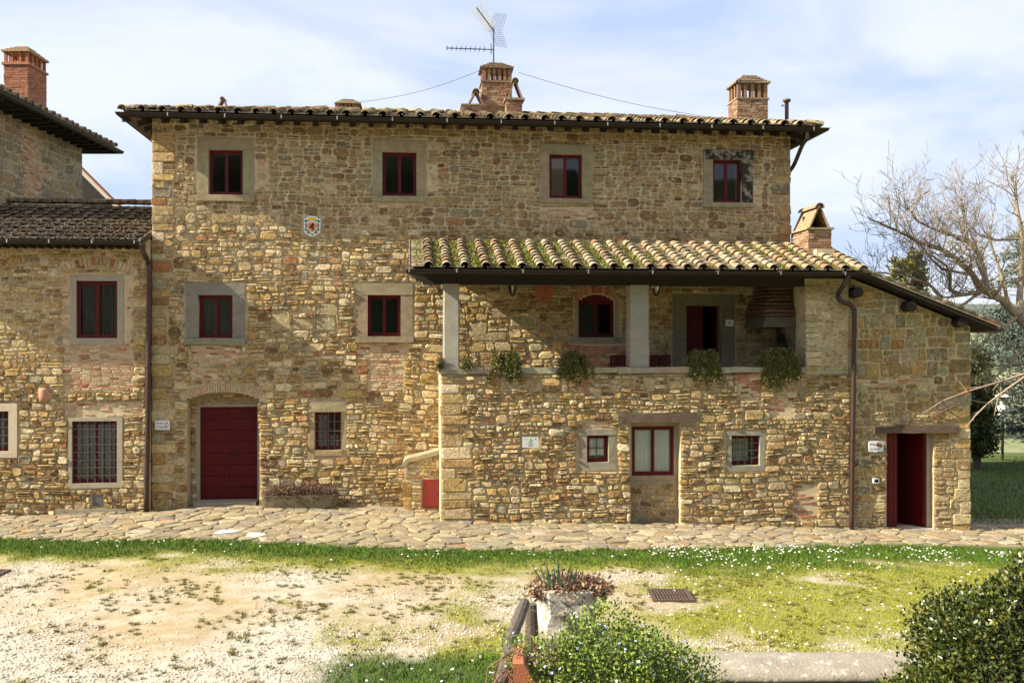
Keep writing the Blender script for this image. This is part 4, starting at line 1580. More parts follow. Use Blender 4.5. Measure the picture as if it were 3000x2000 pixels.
# beam on the columns, with a carved end
bt, bb = Q(1600, 800, YL + .05)[1] + .06, Q(1600, 834, YL + .05)[1]
xb0 = Q(1206, 815, YL + .05)[0]
pl = [(xb0, bt), (xb0, bt - .10), (xb0 + .06, bt - .16), (xb0 + .10, bt - .24), (xb0 + .22, bb + .08), (xb0 + .26, bb), (xp + .25, bb), (xp + .25, bt)]
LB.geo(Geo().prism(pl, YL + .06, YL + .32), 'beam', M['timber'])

# ---- roof of the loggia
ly0, lz0 = YL - .52, Q(1600, 792, YL - .52)[1]
lyt = 0.0
lzt = Q(1600, 716, 0)[1]
LBX0, LBX1 = Q(1198, 790, ly0)[0], Q(2530, 790, ly0)[0]
lp = (lzt - lz0) / (lyt - ly0)
cl = 1 / math.hypot(1, lp)
V = [(LBX0, ly0, lz0), (LBX1, ly0, lz0), (LBX1, lyt - .003, lzt), (LBX0, lyt - .003, lzt)]
# east of the house front the slope runs on a little to meet the lean-to
g = Geo().add(V + [(a, b, c - .06) for a, b, c in V], [(0, 1, 2, 3), (7, 6, 5, 4), (0, 4, 5, 1), (1, 5, 6, 2), (2, 6, 7, 3), (3, 7, 4, 0)])
lroof = LB.geo(g, 'roof', M['deck'])
lslope = (lyt - ly0) / cl
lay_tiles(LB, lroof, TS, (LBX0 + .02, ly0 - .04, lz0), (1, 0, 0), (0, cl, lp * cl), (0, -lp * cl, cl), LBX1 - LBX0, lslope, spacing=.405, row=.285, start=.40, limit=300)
for k in range(9):                                        # verge tiles down the west edge
    me = TS[1][k % 8][0]
    o = bpy.data.objects.new('verge_tile', me)
    COL.objects.link(o)
    o.parent = lroof
    e, s_, n_ = Vector((1, 0, 0)), Vector((0, cl, lp * cl)), Vector((0, -lp * cl, cl))
    p = Vector((LBX0 + .16, ly0 - .04, lz0)) + s_ * (k * .30) + n_ * .055
    o.matrix_local = Matrix(((e.x, s_.x, n_.x, p.x - lo[0]), (e.y, s_.y, n_.y, p.y - lo[1]), (e.z, s_.z, n_.z, p.z - lo[2]), (0, 0, 0, 1)))
# rafters below
for k in range(22):
    x = LBX0 + .25 + k * .46
    if x > xp:
        break
    ya, yb = ly0 + .1, -.01
    za, zb = lz0 - .065 + (ya - ly0) * lp, lz0 - .065 + (yb - ly0) * lp
    V = [(x, ya, za - .09), (x + .08, ya, za - .09), (x + .08, ya, za), (x, ya, za), (x, yb, zb - .09), (x + .08, yb, zb - .09), (x + .08, yb, zb), (x, yb, zb)]
    LB.geo(Geo().add(V, [(0, 1, 2, 3), (7, 6, 5, 4), (0, 4, 5, 1), (1, 5, 6, 2), (2, 6, 7, 3), (3, 7, 4, 0)]), 'rafter', M['timber'])
gl = LB.geo(gutter_geo([(LBX0 - .06, ly0 - .10, lz0 - .02), (LBX1 + .10, ly0 - .10, lz0 - .02)], .075), 'gutter', M['gutter'])
for px in (1197, 1335, 1528, 1718, 1905, 2095, 2278, 2465):
    xx = Q(px, 795, ly0)[0]
    LB.geo(Geo().box(xx, xx + .025, ly0 - .188, ly0 - .178, lz0 - .07, lz0 + .008).box(xx - .02, xx + .05, ly0 - .19, ly0 - .02, lz0 - .004, lz0 + .002), 'gutter_bracket', M['clip'], gl)
LB.box('eave_board', 'timber', LBX0, LBX1, ly0 + .01, ly0 + .03, lz0 - .14, lz0 - .062)
# moss and grass between the tile columns
N = 26000
uu, vv = npr.random(N) * (LBX1 - LBX0), npr.random(N) ** 1.0 * lslope * .97
keep = fbm(uu, vv, 61, 3, 1.1) + .35 * np.clip(1 - uu / 7.0, 0, 1) > .50
colpos = np.abs(((uu - .40 + .2025) % .405) - .2025)
keep &= colpos > .085
uu, vv = uu[keep], vv[keep]
hgt = npr.random(len(uu)) * .035 + .012
base = np.stack([LBX0 + .02 + uu, ly0 - .04 + vv * cl, lz0 + vv * lp * cl + .062], -1) - np.array(lo)
ang = npr.random(len(uu)) * 6.28
wid = .012 + npr.random(len(uu)) * .022
dx = np.stack([np.cos(ang) * wid, np.sin(ang) * wid, np.zeros(len(uu))], -1)
tip = base + np.stack([(npr.random(len(uu)) - .5) * .03, (npr.random(len(uu)) - .5) * .03 - .01, hgt], -1)
VV = np.stack([base - dx, base + dx, tip], 1).reshape(-1, 3)
FF = np.arange(len(VV)).reshape(-1, 3)
cc = np.array([.20, .21, .03]) * (.6 + .7 * npr.random((len(uu), 1)))
cc[npr.random(len(uu)) < .3] = (.12, .17, .03)
cc[npr.random(len(uu)) < .25] = (.16, .12, .05)
fast('moss', VV, FF, M['blade'], lroof, cols=np.repeat(cc, 3, 0), kind='stuff')

# ---- fireplace hood in the east corner of the loggia
YF = -1.35
hx0, hx1 = Q(2248, 900, YF)[0], xp + .12
hz = lambda py: Q(2300, py, YF)[1]
hd = LB.geo(Geo().add([(hx0 - .05, YF - .02, hz(928)), (hx1, YF - .02, hz(928)), (hx1, -.004, hz(928)), (hx0 - .05, -.004, hz(928)), (hx0 - .12, YF - .05, hz(958)), (hx1, YF - .05, hz(958)), (hx1, -.004, hz(958)), (hx0 - .12, -.004, hz(958))],
                      [(3, 2, 1, 0), (4, 5, 6, 7), (0, 1, 5, 4), (1, 2, 6, 5), (2, 3, 7, 6), (3, 0, 4, 7)]), 'fireplace_mantel', M['hood'])
nb = 9
for k in range(nb):
    t = k / (nb - 1)
    z0 = hz(927) + t * (hz(838) - hz(927))
    xa = hx0 - .09 + t * .25
    ya = YF - .04 + t * .28
    LB.geo(Geo().box(xa, hx1, ya, -.006, z0 + .004, z0 + (hz(838) - hz(927)) / (nb - 1) - .014, col=tuple(v * U(.8, 1.2) for v in (.105, .062, .042)), j=.014), 'hood_course', M['brick'], hd, cols=True)
pl = [(0, hz(958)), (.36, hz(958)), (.36, hz(973)), (.30, hz(978)), (.22, hz(1000)), (.2, hz(1030)), (0, hz(1030))]
pl2 = [(hx1 - a, b) for a, b in pl]
LB.geo(Geo().prism(pl2, YF - .02, YF + .25), 'bracket', M['hood'], hd)
LB.box('hearth_cheek', 'mortar', hx1 - .1, hx1 + .1, YF + .0, -.01, 2.9, hz(1030) - .002)
LB.box('hearth_back', 'hood', LM - .12, hx1 - .102, -.12, -.008, 2.9, hz(960))
# shared east downpipe with its swan neck
YP = YL - .13
def pp(px, py, y):
    a, b = Q(px, py, y)
    return (a, y, b)
dp = [pp(2486, 806, ly0 - .10), pp(2480, 820, ly0 - .08), pp(2470, 838, ly0 + .0), pp(2457, 858, YP), pp(2456, 872, YP), pp(2465, 882, YP), pp(2488, 892, YP), pp(2500, 905, YP), pp(2503, 930, YP), pp(2500, 1150, YP), pp(2494, 1550, YP)]
dp[-1] = (dp[-1][0], YP, -.42)
LB.geo(Geo().tube(curve_pts(dp), .055, 12), 'downpipe', M['copper'], smooth_sh=True)
for py in (1080, 1290):
    a = pp(2497, py, YP)
    LB.geo(Geo().lathe([(.062, -.012), (.062, .012)], 12, *a).box(a[0] - .012, a[0] + .012, YP, YL, a[2] - .01, a[2] + .01), 'pipe_clamp', M['copper'])

# low buttress wall with the red hatch, beside the loggia
YS = -.62
SB = Building('buttress_wall', 'low stone stub wall with curved coping beside the loggia corner', Q(1180, 1490, YS)[0], YS, 0, 'wall')
so = SB.off
bx0, bx1 = Q(1182, 1450, YS)[0], xl0 - .005
tp = [(bx0, Q(1185, 1400, YS)[1]), (bx0, Q(1185, 1352, YS)[1]), (bx0 + .05, Q(1185, 1340, YS)[1]), (bx0 + .16, Q(1200, 1331, YS)[1]), (bx1, Q(1290, 1320, YS)[1])]
ztop_ = lambda x: float(np.interp(x, [p[0] for p in tp[1:]], [p[1] for p in tp[1:]])) - .06
SW = SB.wall('wall', bx0 + .02, bx1, -.6, ztop_(bx0), YS, -.004, [], ztop_)
mb = Masonry(bx0 + .04, bx1, -.1, ztop_(bx1), YS)
mb.block_above(lambda x: ztop_(x) - .02)
hr = QR(1238, 1290, 1403, 1487, YS)
mb.block(hr[0] - .02, hr[1] + .1, hr[2], hr[3] + .03)
mb.quoins(bx0, -1, -.05, Q(1185, 1400, YS)[1], 'low', hr=(.25, .45), wr=(.16, .22), d=.02)
mb.fill(lambda x, z: ('low', (.09, .2), (1.0, 2.0), (.012, .03)))
mb.build(SW, so)
N = 10
V, Fc = [], []
for i in range(N + 1):
    t = i / N
    if t < .35:
        a = t / .35 * math.pi / 2
        cx, cz, rr = bx0 + .17, tp[1][1] - .09, .19
        x, z, nx_, nz_ = cx - rr * math.cos(a), cz + rr * math.sin(a), -math.cos(a), math.sin(a)
    else:
        q = (t - .35) / .65
        x = bx0 + .17 + (bx1 - bx0 - .17) * q
        z = tp[1][1] + .10 + (tp[-1][1] - tp[1][1] - .08) * q
        nx_, nz_ = -.1, 1
    th = .10
    V += [(x, YS - .05, z), (x - nx_ * th, YS - .05, z - nz_ * th), (x - nx_ * th, .0 - .006, z - nz_ * th), (x, .0 - .006, z)]
for i in range(N):
    for q in range(4):
        Fc.append((4 * i + q, 4 * i + (q + 1) % 4, 4 * i + 4 + (q + 1) % 4, 4 * i + 4 + q))
Fc += [(3, 2, 1, 0), (4 * N, 4 * N + 1, 4 * N + 2, 4 * N + 3)]
SB.geo(Geo().add(V, Fc, (.33, .28, .18)), 'coping', M['surround'], cols=True)
g = Geo()
hf = SB.geo(Geo().box(hr[0], hr[1] - .01, YS - .03, YS - .001, hr[2], hr[3]), 'hatch_frame', M['red_metal'])
SB.geo(Geo().box(hr[0] + .03, hr[1] - .04, YS - .044, YS - .031, hr[2] + .04, hr[3] - .035), 'hatch_door', M['red_metal'], hf)
SB.geo(Geo().box(hr[1] - .075, hr[1] - .06, YS - .06, YS - .0445, (hr[2] + hr[3]) / 2 - .03, (hr[2] + hr[3]) / 2 + .03), 'handle', M['iron_black'], hf)
for zz in (hr[2] + .12, hr[3] - .12):
    SB.geo(Geo().tube([(hr[0] + .018, YS - .04, zz - .04), (hr[0] + .018, YS - .04, zz + .04)], .010, 6), 'hinge', M['red_metal'], hf)

# ------------------------------------------------------------------ lean-to at the east end
YE = YL + .10
xe1 = Q(2842, 1250, YE)[0]
EB = Building('lean_to', 'stone lean-to with ochre blocks, sloping tile roof and half open red door', xr, YE, -.3)
eo = EB.off
vz = lambda x: float(np.interp(x, [Q(2487, 800, YE)[0], Q(2842, 957, YE)[0]], [Q(2487, 812, YE)[1], Q(2842, 957, YE)[1]]))
ed = QR(2597, 2736, 1268, 1540, YE)
ed = (ed[0], ed[1], -.36, ed[3])
EW = EB.wall('wall', xr + .002, xe1, -1.0, vz(xe1), YE, YE + .5, [ed], vz)
V, Fc = wall_geo(YE + .502, 5.0, -1.0, vz(xe1) - .05, -xe1, -(xe1 - .4), [])
EB.geo(Geo().add([(-b, a, c) for a, b, c in V], [tuple(reversed(f)) for f in Fc]), 'side_wall', M['mortar'])
EB.box('rear_wall', 'mortar', xr - .4, xe1 - .42, 4.6, 5.0, -1.0, vz(xe1) - .1)
EB.box('floor_slab', 'terra', ed[0] - .3, ed[1] + .3, YE + .02, YE + 2.4, -.5, -.375)
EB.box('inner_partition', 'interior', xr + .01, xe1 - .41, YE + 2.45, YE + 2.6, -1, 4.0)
me_ = Masonry(xr, xe1, -.52, vz(xr), YE)
me_.block_above(lambda x: vz(x) - .01)
elt = QR(2558, 2805, 1247, 1268, YE)
me_.block(elt[0], elt[1], elt[2] - .01, elt[3] + .01)
me_.block(ed[0], ed[1], -1, ed[3])
me_.block(*QR(2540, 2586, 1289, 1323, YE))
me_.quoins(xe1, 1, -.5, 2.1, 'low', hr=(.2, .34), wr=(.22, .5), d=.03)
me_.quoins(xe1, 1, 2.1, 4.2, 'lean', hr=(.2, .4), wr=(.3, .65), d=.015)
me_.bricks(Q(2510, 1100, YE)[0], Q(2735, 1100, YE)[0], Q(2600, 1126, YE)[1], Q(2600, 1110, YE)[1], keep=.9)


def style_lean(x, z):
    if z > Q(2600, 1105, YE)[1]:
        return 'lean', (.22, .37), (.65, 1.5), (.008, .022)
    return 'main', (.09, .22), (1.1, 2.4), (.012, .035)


me_.fill(style_lean)
me_.build(EW, eo)
V, Fc, N = [], [], 9
for i in range(N + 1):
    t = i / N
    x = elt[0] + (elt[1] - elt[0]) * t
    za, zb = elt[2] + U(-.006, .01), elt[3] + U(-.015, .015)
    V += [(x, YE - .08 + U(-.008, .008), za), (x, YE - .07 + U(-.008, .008), zb), (x, YE + .3, zb), (x, YE + .3, za)]
for i in range(N):
    for q in range(4):
        Fc.append((4 * i + q, 4 * i + 4 + q, 4 * i + 4 + (q + 1) % 4, 4 * i + (q + 1) % 4))
Fc += [(3, 2, 1, 0), (4 * N, 4 * N + 1, 4 * N + 2, 4 * N + 3)]
EB.geo(Geo().add(V, Fc), 'timber_lintel', M['old_wood'])
# door leaves: one opened outwards beside the jamb, one turned inwards
ex0 = ed[0] + .01
lf = EB.geo(Geo().box(ex0, ex0 + .30, YE + .10, YE + .15, -.33, ed[3] - .02), 'door_leaf', M['red'])
for k in range(3):
    EB.geo(Geo().box(ex0 + .01 + k * .098, ex0 + .098 + k * .098, YE + .088, YE + .099, -.20, ed[3] - .03), 'board', M['red'], lf)
x1_ = Q(2708, 1400, YE + .15)[0]
hy = YE + .16
V = [(x1_, hy, -.34), (x1_ - .22, hy + .74, -.34), (x1_ - .26, hy + .73, -.34), (x1_ - .04, hy - .01, -.34)]
V += [(a, b, ed[3] - .02) for a, b, c in V]
lf2 = EB.geo(Geo().add(V, [(0, 1, 2, 3), (7, 6, 5, 4), (0, 4, 5, 1), (1, 5, 6, 2), (2, 6, 7, 3), (3, 7, 4, 0)]), 'door_leaf', M['red_door'])
EB.geo(Geo().box(x1_ - .01, x1_ + .04, YE + .14, YE + .19, -.34, ed[3] - .015), 'door_frame', M['red'])
EB.geo(Geo().box(x1_ + .042, ed[1] - .0, YE + .12, YE + .45, -.5, ed[3]), 'door_jamb', M['plaster'])
EB.geo(Geo().box(ed[0], ed[1], YE - .05, YE + .3, -.6, -.362), 'threshold', M['surround'], cols=True)
# roof with its verge over the gable
sx = (vz(xe1) - vz(xr)) / (xe1 - xr)
xv0, xv1 = xr - .25, Q(2905, 950, YE - .2)[0]
yv = YE - .38
zr = lambda x: vz(xr) + sx * (x - xr) + .12
V = [(xv0, yv, zr(xv0)), (xv1, yv, zr(xv1)), (xv1, 5.3, zr(xv1)), (xv0, 5.3, zr(xv0))]
g = Geo().add(V + [(a, b, c - .05) for a, b, c in V], [(0, 1, 2, 3), (7, 6, 5, 4), (0, 4, 5, 1), (1, 5, 6, 2), (2, 6, 7, 3), (3, 7, 4, 0)])
eroof = EB.geo(g, 'roof', M['timber'])
cs = 1 / math.hypot(1, sx)
dn = Vector((cs, 0, sx * cs))
lay_tiles(EB, eroof, TS, (xv1 + .05, yv + .0, zr(xv1)), (0, 1, 0), tuple(-dn), (dn.z * -1 if False else -sx * cs, 0, cs), 7.0, (xv1 - xv0) / cs, spacing=.40, row=.31, start=.06, limit=300)
EB.geo(Geo().add([(xv0, yv - .03, zr(xv0) - .04), (xv1, yv - .03, zr(xv1) - .04), (xv1, yv - .03, zr(xv1) + .045), (xv0, yv - .03, zr(xv0) + .045), (xv0, yv - .004, zr(xv0) - .04), (xv1, yv - .004, zr(xv1) - .04), (xv1, yv - .004, zr(xv1) + .045), (xv0, yv - .004, zr(xv0) + .045)],
                [(0, 1, 2, 3), (7, 6, 5, 4), (0, 4, 5, 1), (1, 5, 6, 2), (2, 6, 7, 3), (3, 7, 4, 0)]), 'verge_board', M['timber'], eroof)
for k in range(11):                                       # slab ends along the verge
    xx = xv0 + .08 + k * (xv1 - xv0) / 11
    l = (xv1 - xv0) / 11 * .96
    EB.geo(Geo().add([(xx, yv - .06, zr(xx) + .047), (xx + l, yv - .06, zr(xx + l) + .047), (xx + l, yv - .06, zr(xx + l) + .075), (xx, yv - .06, zr(xx) + .075), (xx, yv + .3, zr(xx) + .047), (xx + l, yv + .3, zr(xx + l) + .047), (xx + l, yv + .3, zr(xx + l) + .075), (xx, yv + .3, zr(xx) + .075)],
                    [(0, 1, 2, 3), (7, 6, 5, 4), (0, 4, 5, 1), (1, 5, 6, 2), (2, 6, 7, 3), (3, 7, 4, 0)], pick('brickred' if k > 8 else 'tower')), 'verge_tile', M['tile'], eroof, cols=True)
for (px, py) in ((2515, 856), (2672, 897), (2823, 943)):
    a, b = Q(px, py, yv + .05)
    g = Geo().tube([(a, yv + .05, b), (a, yv + .45, b), (a, YE + .1, b)], [.125, .13, .13], 9)
    EB.geo(g, 'purlin', M['timber'])
EB.geo(gutter_geo([(xv1 + .10, yv - .03, zr(xv1) - .02), (xv1 + .10, 5.2, zr(xv1) - .02)], .075), 'gutter', M['rustpipe'])
# brick chimney with a tent hood, above the loggia fireplace
yc = -1.05
x0, x1, zt = chim(2368, 2436, 668, yc)
ec = brick_stack(LB, 'chimney', x0, x1, yc, yc + 1.1, 5.95, zt - .03)
LB.geo(Geo().box(x0 - .05, x1 + .05, yc - .05, yc + 1.15, zt - .029, zt + .012, col=(.36, .27, .16), j=.006), 'ledge', M['tile'], ec, cols=True)
ztt = Q(2400, 600, yc)[1]
tent_vent(LB, ec, x0 + .02, x1 - .02, yc + .02, yc + 1.05, zt + .013, ztt, 'hood_slab')
LB.geo(Geo().box(x0 + .12, x1 - .12, yc + .6, yc + .65, zt + .014, zt + .35), 'hood_core', M['interior'], ec)

# ------------------------------------------------------------------ annex house on the west side
YA = -.25
AX0 = -5.75
AB = Building('annex_house', 'lower stone house with brick patches and dark mossy tile roof beside the farmhouse', AX0, YA, 0)
ao = AB.off
a1, a1s = QR(224, 344, 823, 990, YA), QR(205, 362, 806, 1010, YA)
a2, a2s = QR(212, 344, 1233, 1414, YA), QR(202, 360, 1222, 1428, YA)
a0 = QR(-62, 27, 1204, 1321, YA)
a0s = QR(-90, 52, 1181, 1340, YA)
zae = Q(220, 703, YA - .5)[1]
AW = AB.wall('wall', AX0, -.03, -.8, zae + .1, YA, YA + .5, [a1, a2, a0])
AB.box('rear_wall', 'mortar', AX0, -.004, 8.0, 8.4, -.8, zae)
AB.box('side_wall', 'mortar', AX0, AX0 + .4, YA + .502, 8.0, -.8, zae)
AB.box('floor_slab', 'interior', AX0 + .41, -.01, YA + .505, 7.9, 3.0, 3.2)
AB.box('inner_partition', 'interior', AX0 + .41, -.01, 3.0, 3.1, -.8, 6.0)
ma = Masonry(AX0, -.03, -.1, zae + .06, YA)
for r in (a1s, a2s, a0s):
    ma.block(r[0], r[1], r[2], r[3])
XA_ = lambda px: Q(px, 1000, YA)[0]
ZA_ = lambda py: Q(250, py, YA)[1]
ma.block(XA_(270), XA_(304), ZA_(1484), ZA_(1448))
ma.bricks(XA_(190), XA_(392), ZA_(1145), ZA_(1012), keep=1.0, h=.056)
ma.bricks(XA_(360), XA_(384), ZA_(1010), ZA_(806), l=.2, keep=.9, ragged=.06)
ma.bricks(XA_(183), XA_(206), ZA_(1010), ZA_(806), l=.2, keep=.85, ragged=.06)
ma.bricks(XA_(195), XA_(420), ZA_(1220), ZA_(1178), keep=.6, ragged=.4)
for k in range(19):                                       # shallow relieving arch over the upper window
    t = k / 18 * 2 - 1
    x = (a1[0] + a1[1]) / 2 + t * .78
    zb = ZA_(795) + .22 * (1 - t * t) - .06
    an = t * .5
    hw, hh = .034, .085
    co, si = math.cos(an), math.sin(an)
    pl = [(x + co * a + si * b, zb + hh - si * a + co * b) for a, b in ((-hw, -hh), (hw, -hh), (hw, hh), (-hw, hh))]
    AB.geo(Geo().prism(pl, YA - .012 - U(0, .008), YA + .05, col=pick('brick')), 'arch_brick', M['brick'], cols=True)
    ma.block(x - .06, x + .06, zb, zb + .17)
ma.fill(lambda x, z: ('low', (.085, .19), (1.1, 2.5), (.026, .066) if z < 3.4 else (.014, .040)))
ma.build(AW, ao)


def render_frame(B, r, sr, y, m, th=.012):
    """flat rendered band round an opening"""
    V, Fc = wall_geo(sr[0], sr[1], sr[2], sr[3], y - th, y + .12, [r])
    return B.geo(Geo().add(V, Fc), 'window_surround', M[m])


render_frame(AB, a1, a1s, YA, 'plaster', .02)
render_frame(AB, a2, a2s, YA, 'plaster', .045)
render_frame(AB, a0, a0s, YA, 'gutterstone', .05)
AB.window(a1[0] + .002, a1[1] - .002, a1[2] + .002, a1[3] - .002, YA + .05, curtain=('curtain_grey', .12, 0))
AB.window(a2[0] + .002, a2[1] - .002, a2[2] + .002, a2[3] - .002, YA + .05, curtain=('curtain_grey', .10, 0), grille=(5, 7, .05, .009), fw=.032)
AB.window(a0[0] + .002, a0[1] - .002, a0[2] + .002, a0[3] - .002, YA + .05, curtain=('curtain_grey', .10, 0), grille=(4, 4, .05, .009), fw=.032)
r = QR(165, 370, 1489, 1509, YA)
AB.box('plinth_slab', 'surround', r[0], r[1], YA - .07, YA + .1, -.2, r[3], col=(.30, .27, .19), j=.006)
r = QR(271, 302, 1450, 1482, YA)
vg = AB.box('vent_box', 'interior', r[0], r[1], YA - .01, YA + .05, r[2], r[3])
g = Geo()
for k in range(13):
    t = (k - 6) / 6
    w, h = r[1] - r[0], r[3] - r[2]
    for sgn in (1, -1):
        pts = []
        c0 = t * (w + h) / 2
        # clip a diagonal to the vent rectangle
        x_a = max(-w / 2, -h / 2 + c0) if sgn == 1 else max(-w / 2, c0 - h / 2)
        x_b = min(w / 2, h / 2 + c0)
        if x_b - x_a > .01:
            za_, zb_ = (x_a - c0) * sgn, (x_b - c0) * sgn
            cx, cz = (r[0] + r[1]) / 2, (r[2] + r[3]) / 2
            g.tube([(cx + x_a, YA - .016, cz + za_), (cx + x_b, YA - .016, cz + zb_)], .0032, 4)
AB.geo(g, 'vent_mesh', M['clip'], vg)
# terracotta spout let into the wall
r = QR(113, 150, 1137, 1180, YA)
V, Fc = [], []
for i in range(7):
    t = i / 6
    z = r[3] - t * (r[3] - r[2])
    k = math.sqrt(max(.0, 1 - max(0, (t - .45) / .55) ** 2))
    for q in range(9):
        a = math.pi * q / 8
        V.append(((r[0] + r[1]) / 2 - math.cos(a) * (r[1] - r[0]) / 2 * max(.05, k), YA + .01 - math.sin(a) * .15 * max(.05, k), z))
for i in range(6):
    for q in range(8):
        Fc.append((i * 9 + q, i * 9 + 9 + q, i * 9 + 10 + q, i * 9 + q + 1))
Fc.append(tuple(range(9)))
AB.geo(Geo().add(V, Fc), 'terracotta_spout', M['terra_pale'], smooth_sh=True)
# roof: front slope up to the ridge
ya0, za0 = YA - .52, zae - .02
yar, zar = ya0 + 4.85, za0 + 4.85 * .298
pa = .298
ca = 1 / math.hypot(1, pa)
V = [(AX0 - .2, ya0, za0), (-.012, ya0, za0), (-.012, yar, zar), (AX0 - .2, yar, zar), (-.012, yar + 4.85, za0), (AX0 - .2, yar + 4.85, za0)]
n_ = len(V)
g = Geo().add(V + [(a, b, c - .06) for a, b, c in V], [(0, 1, 2, 3), (3, 2, 4, 5), (9, 8, 7, 6), (11, 10, 8, 9), (0, 6, 7, 1), (1, 7, 8, 2), (2, 8, 10, 4), (4, 10, 11, 5), (5, 11, 9, 3), (3, 9, 6, 0)])
aroof = AB.geo(g, 'roof', M['deck'])
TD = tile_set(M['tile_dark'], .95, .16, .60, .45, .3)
wA = -.05 - (AX0 - .2)
lay_tiles(AB, aroof, TD, (-.06, ya0 - .04, za0), (-1, 0, 0), (0, ca, pa * ca), (0, -pa * ca, ca), wA, 4.85 / ca, spacing=.38, row=.48, start=.12, limit=300, jit=2.2)
k = 0
while k * .36 < wA - .2:
    o = bpy.data.objects.new('ridge_tile', TD[0][rnd.randrange(8)][0])
    COL.objects.link(o)
    o.parent = aroof
    o.matrix_local = Matrix(((0, -1, 0, -.03 - k * .36 - ao[0]), (1, 0, .0, yar - ao[1]), (0, .05, 1, zar + .045 + U(0, .015) - ao[2]), (0, 0, 0, 1)))
    k += 1
ga = AB.geo(gutter_geo([(AX0 - .2, ya0 - .1, za0 - .02), (-.05, ya0 - .1, za0 - .02)], .08), 'gutter', M['gutter'])
for px in (28, 150, 275, 398):
    xx = Q(px, 700, ya0)[0]
    AB.geo(Geo().box(xx, xx + .025, ya0 - .195, ya0 - .183, za0 - .07, za0 + .008), 'gutter_bracket', M['clip'], ga)
g = Geo()
for k in range(30):
    xx = -.3 - k * .19
    if xx > AX0:
        AB.box('rafter', 'timber', xx, xx + .07, ya0 + .06, YA, za0 - .14, za0 - .04)
YP = YA - .10
dp = [pp(418, 716, ya0 - .10), pp(418, 732, ya0 - .08), pp(426, 750, ya0 + .05), pp(434, 768, YP), pp(438, 790, YP), pp(437, 900, YP), pp(434, 1150, YP), pp(428, 1498, YP)]
AB.geo(Geo().tube(curve_pts(dp), .058, 12), 'downpipe', M['copper'], smooth_sh=True)
for py in (1075, 1350):
    a = pp(433, py, YP)
    AB.geo(Geo().lathe([(.065, -.012), (.065, .012)], 12, *a).box(a[0] - .012, a[0] + .012, YP, YA, a[2] - .01, a[2] + .01), 'pipe_clamp', M['copper'])

# ------------------------------------------------------------------ tall house behind, on the far west side
TX, TY0, TY1, TZ = -13.6, 24.5, 31.5, 10.2


class WorldBuilding(Building):
    def __init__(self, name, label, X, Y, z, rz, cat='house'):
        self.off = (0, 0, 0)
        self.root = empty(name, (X, Y, z), rz, label, cat)


# local frame: x runs along +Y of the world, y points to -X (into the house)
TB = WorldBuilding('tower_house', 'tall stone house with brick patches, brown gutter and red brick chimney behind the annex', TX, TY0, 0, math.pi / 2)
TL = TY1 - TY0
TWl = TB.wall('wall', 0, TL, -.5, TZ, 0, .5, [])
TB.box('side_wall', 'mortar', .002, .5, .502, 6, -.5, TZ - .01)
TB.box('side_wall', 'mortar', TL - .5, TL - .002, .502, 6, -.5, TZ - .01)
TB.box('rear_wall', 'mortar', .002, TL - .002, 6.002, 6.4, -.5, TZ - .01)
mt_ = Masonry(0, TL, 5.4, TZ - .02, 0)
mt_.quoins(TL, 1, 5.4, TZ - .2, 'tower', hr=(.25, .4), wr=(.35, .8), d=.012)


def tpt(px, py):
    """photo pixel on the house's east wall"""
    Yw = TX * F / (px - CX)
    return Yw - TY0, ZC + (HY - py) / F * Yw


for (pa_, pb_, pc, pd, kp) in ((70, 120, 400, 600, .9), (62, 105, 380, 470, .7), (118, 150, 480, 520, .7)):
    xa, _ = tpt(pa_, 500)
    xb, _ = tpt(pb_, 500)
    _, zb = tpt((pa_ + pb_) / 2, pd)
    _, zt = tpt((pa_ + pb_) / 2, pc)
    mt_.bricks(xa, xb, zb, zt, keep=kp, ragged=.25)
mt_.fill(lambda x, z: ('tower', (.19, .38), (1.0, 2.1), (.006, .015)))
mt_.build(TWl, (0, 0, 0))
ov = .8
tp_ = .29
V = [(-ov, -ov, TZ + .05), (TL + ov, -ov, TZ + .05), (TL + ov - 3.9, 3.2, TZ + .05 + 4 * tp_), (-ov + 3.9, 3.2, TZ + .05 + 4 * tp_), (TL + ov, 7.2, TZ + .05), (-ov, 7.2, TZ + .05)]
g = Geo().add(V + [(a, b, c - .06) for a, b, c in V], [(0, 1, 2, 3), (1, 4, 2), (4, 5, 3, 2), (5, 0, 3), (8, 7, 6, 9), (8, 10, 7), (9, 8, 10, 11)[::-1], (9, 6, 11), (0, 6, 7, 1), (1, 7, 10, 4), (4, 10, 11, 5), (5, 11, 6, 0)])
troof = TB.geo(g, 'roof', M['timber'])
ct = 1 / math.hypot(1, tp_)
lay_tiles(TB, troof, TS, (-ov, -ov - .03, TZ + .05), (1, 0, 0), (0, ct, tp_ * ct), (0, -tp_ * ct, ct), TL + 2 * ov, 4 / ct, spacing=.40, row=.31, clip=lambda u, v: v * ct < min(u, TL + 2 * ov - u) + .1)
TB.geo(gutter_geo([(-ov, -ov - .08, TZ), (TL + ov + .05, -ov - .08, TZ), (TL + ov + .05, 5, TZ)], .085), 'gutter', M['gutter'])
for k in range(16):
    xx = -.4 + k * .5
    TB.box('rafter', 'timber', xx, xx + .09, -ov + .05, -.002, TZ - .12, TZ - .015)
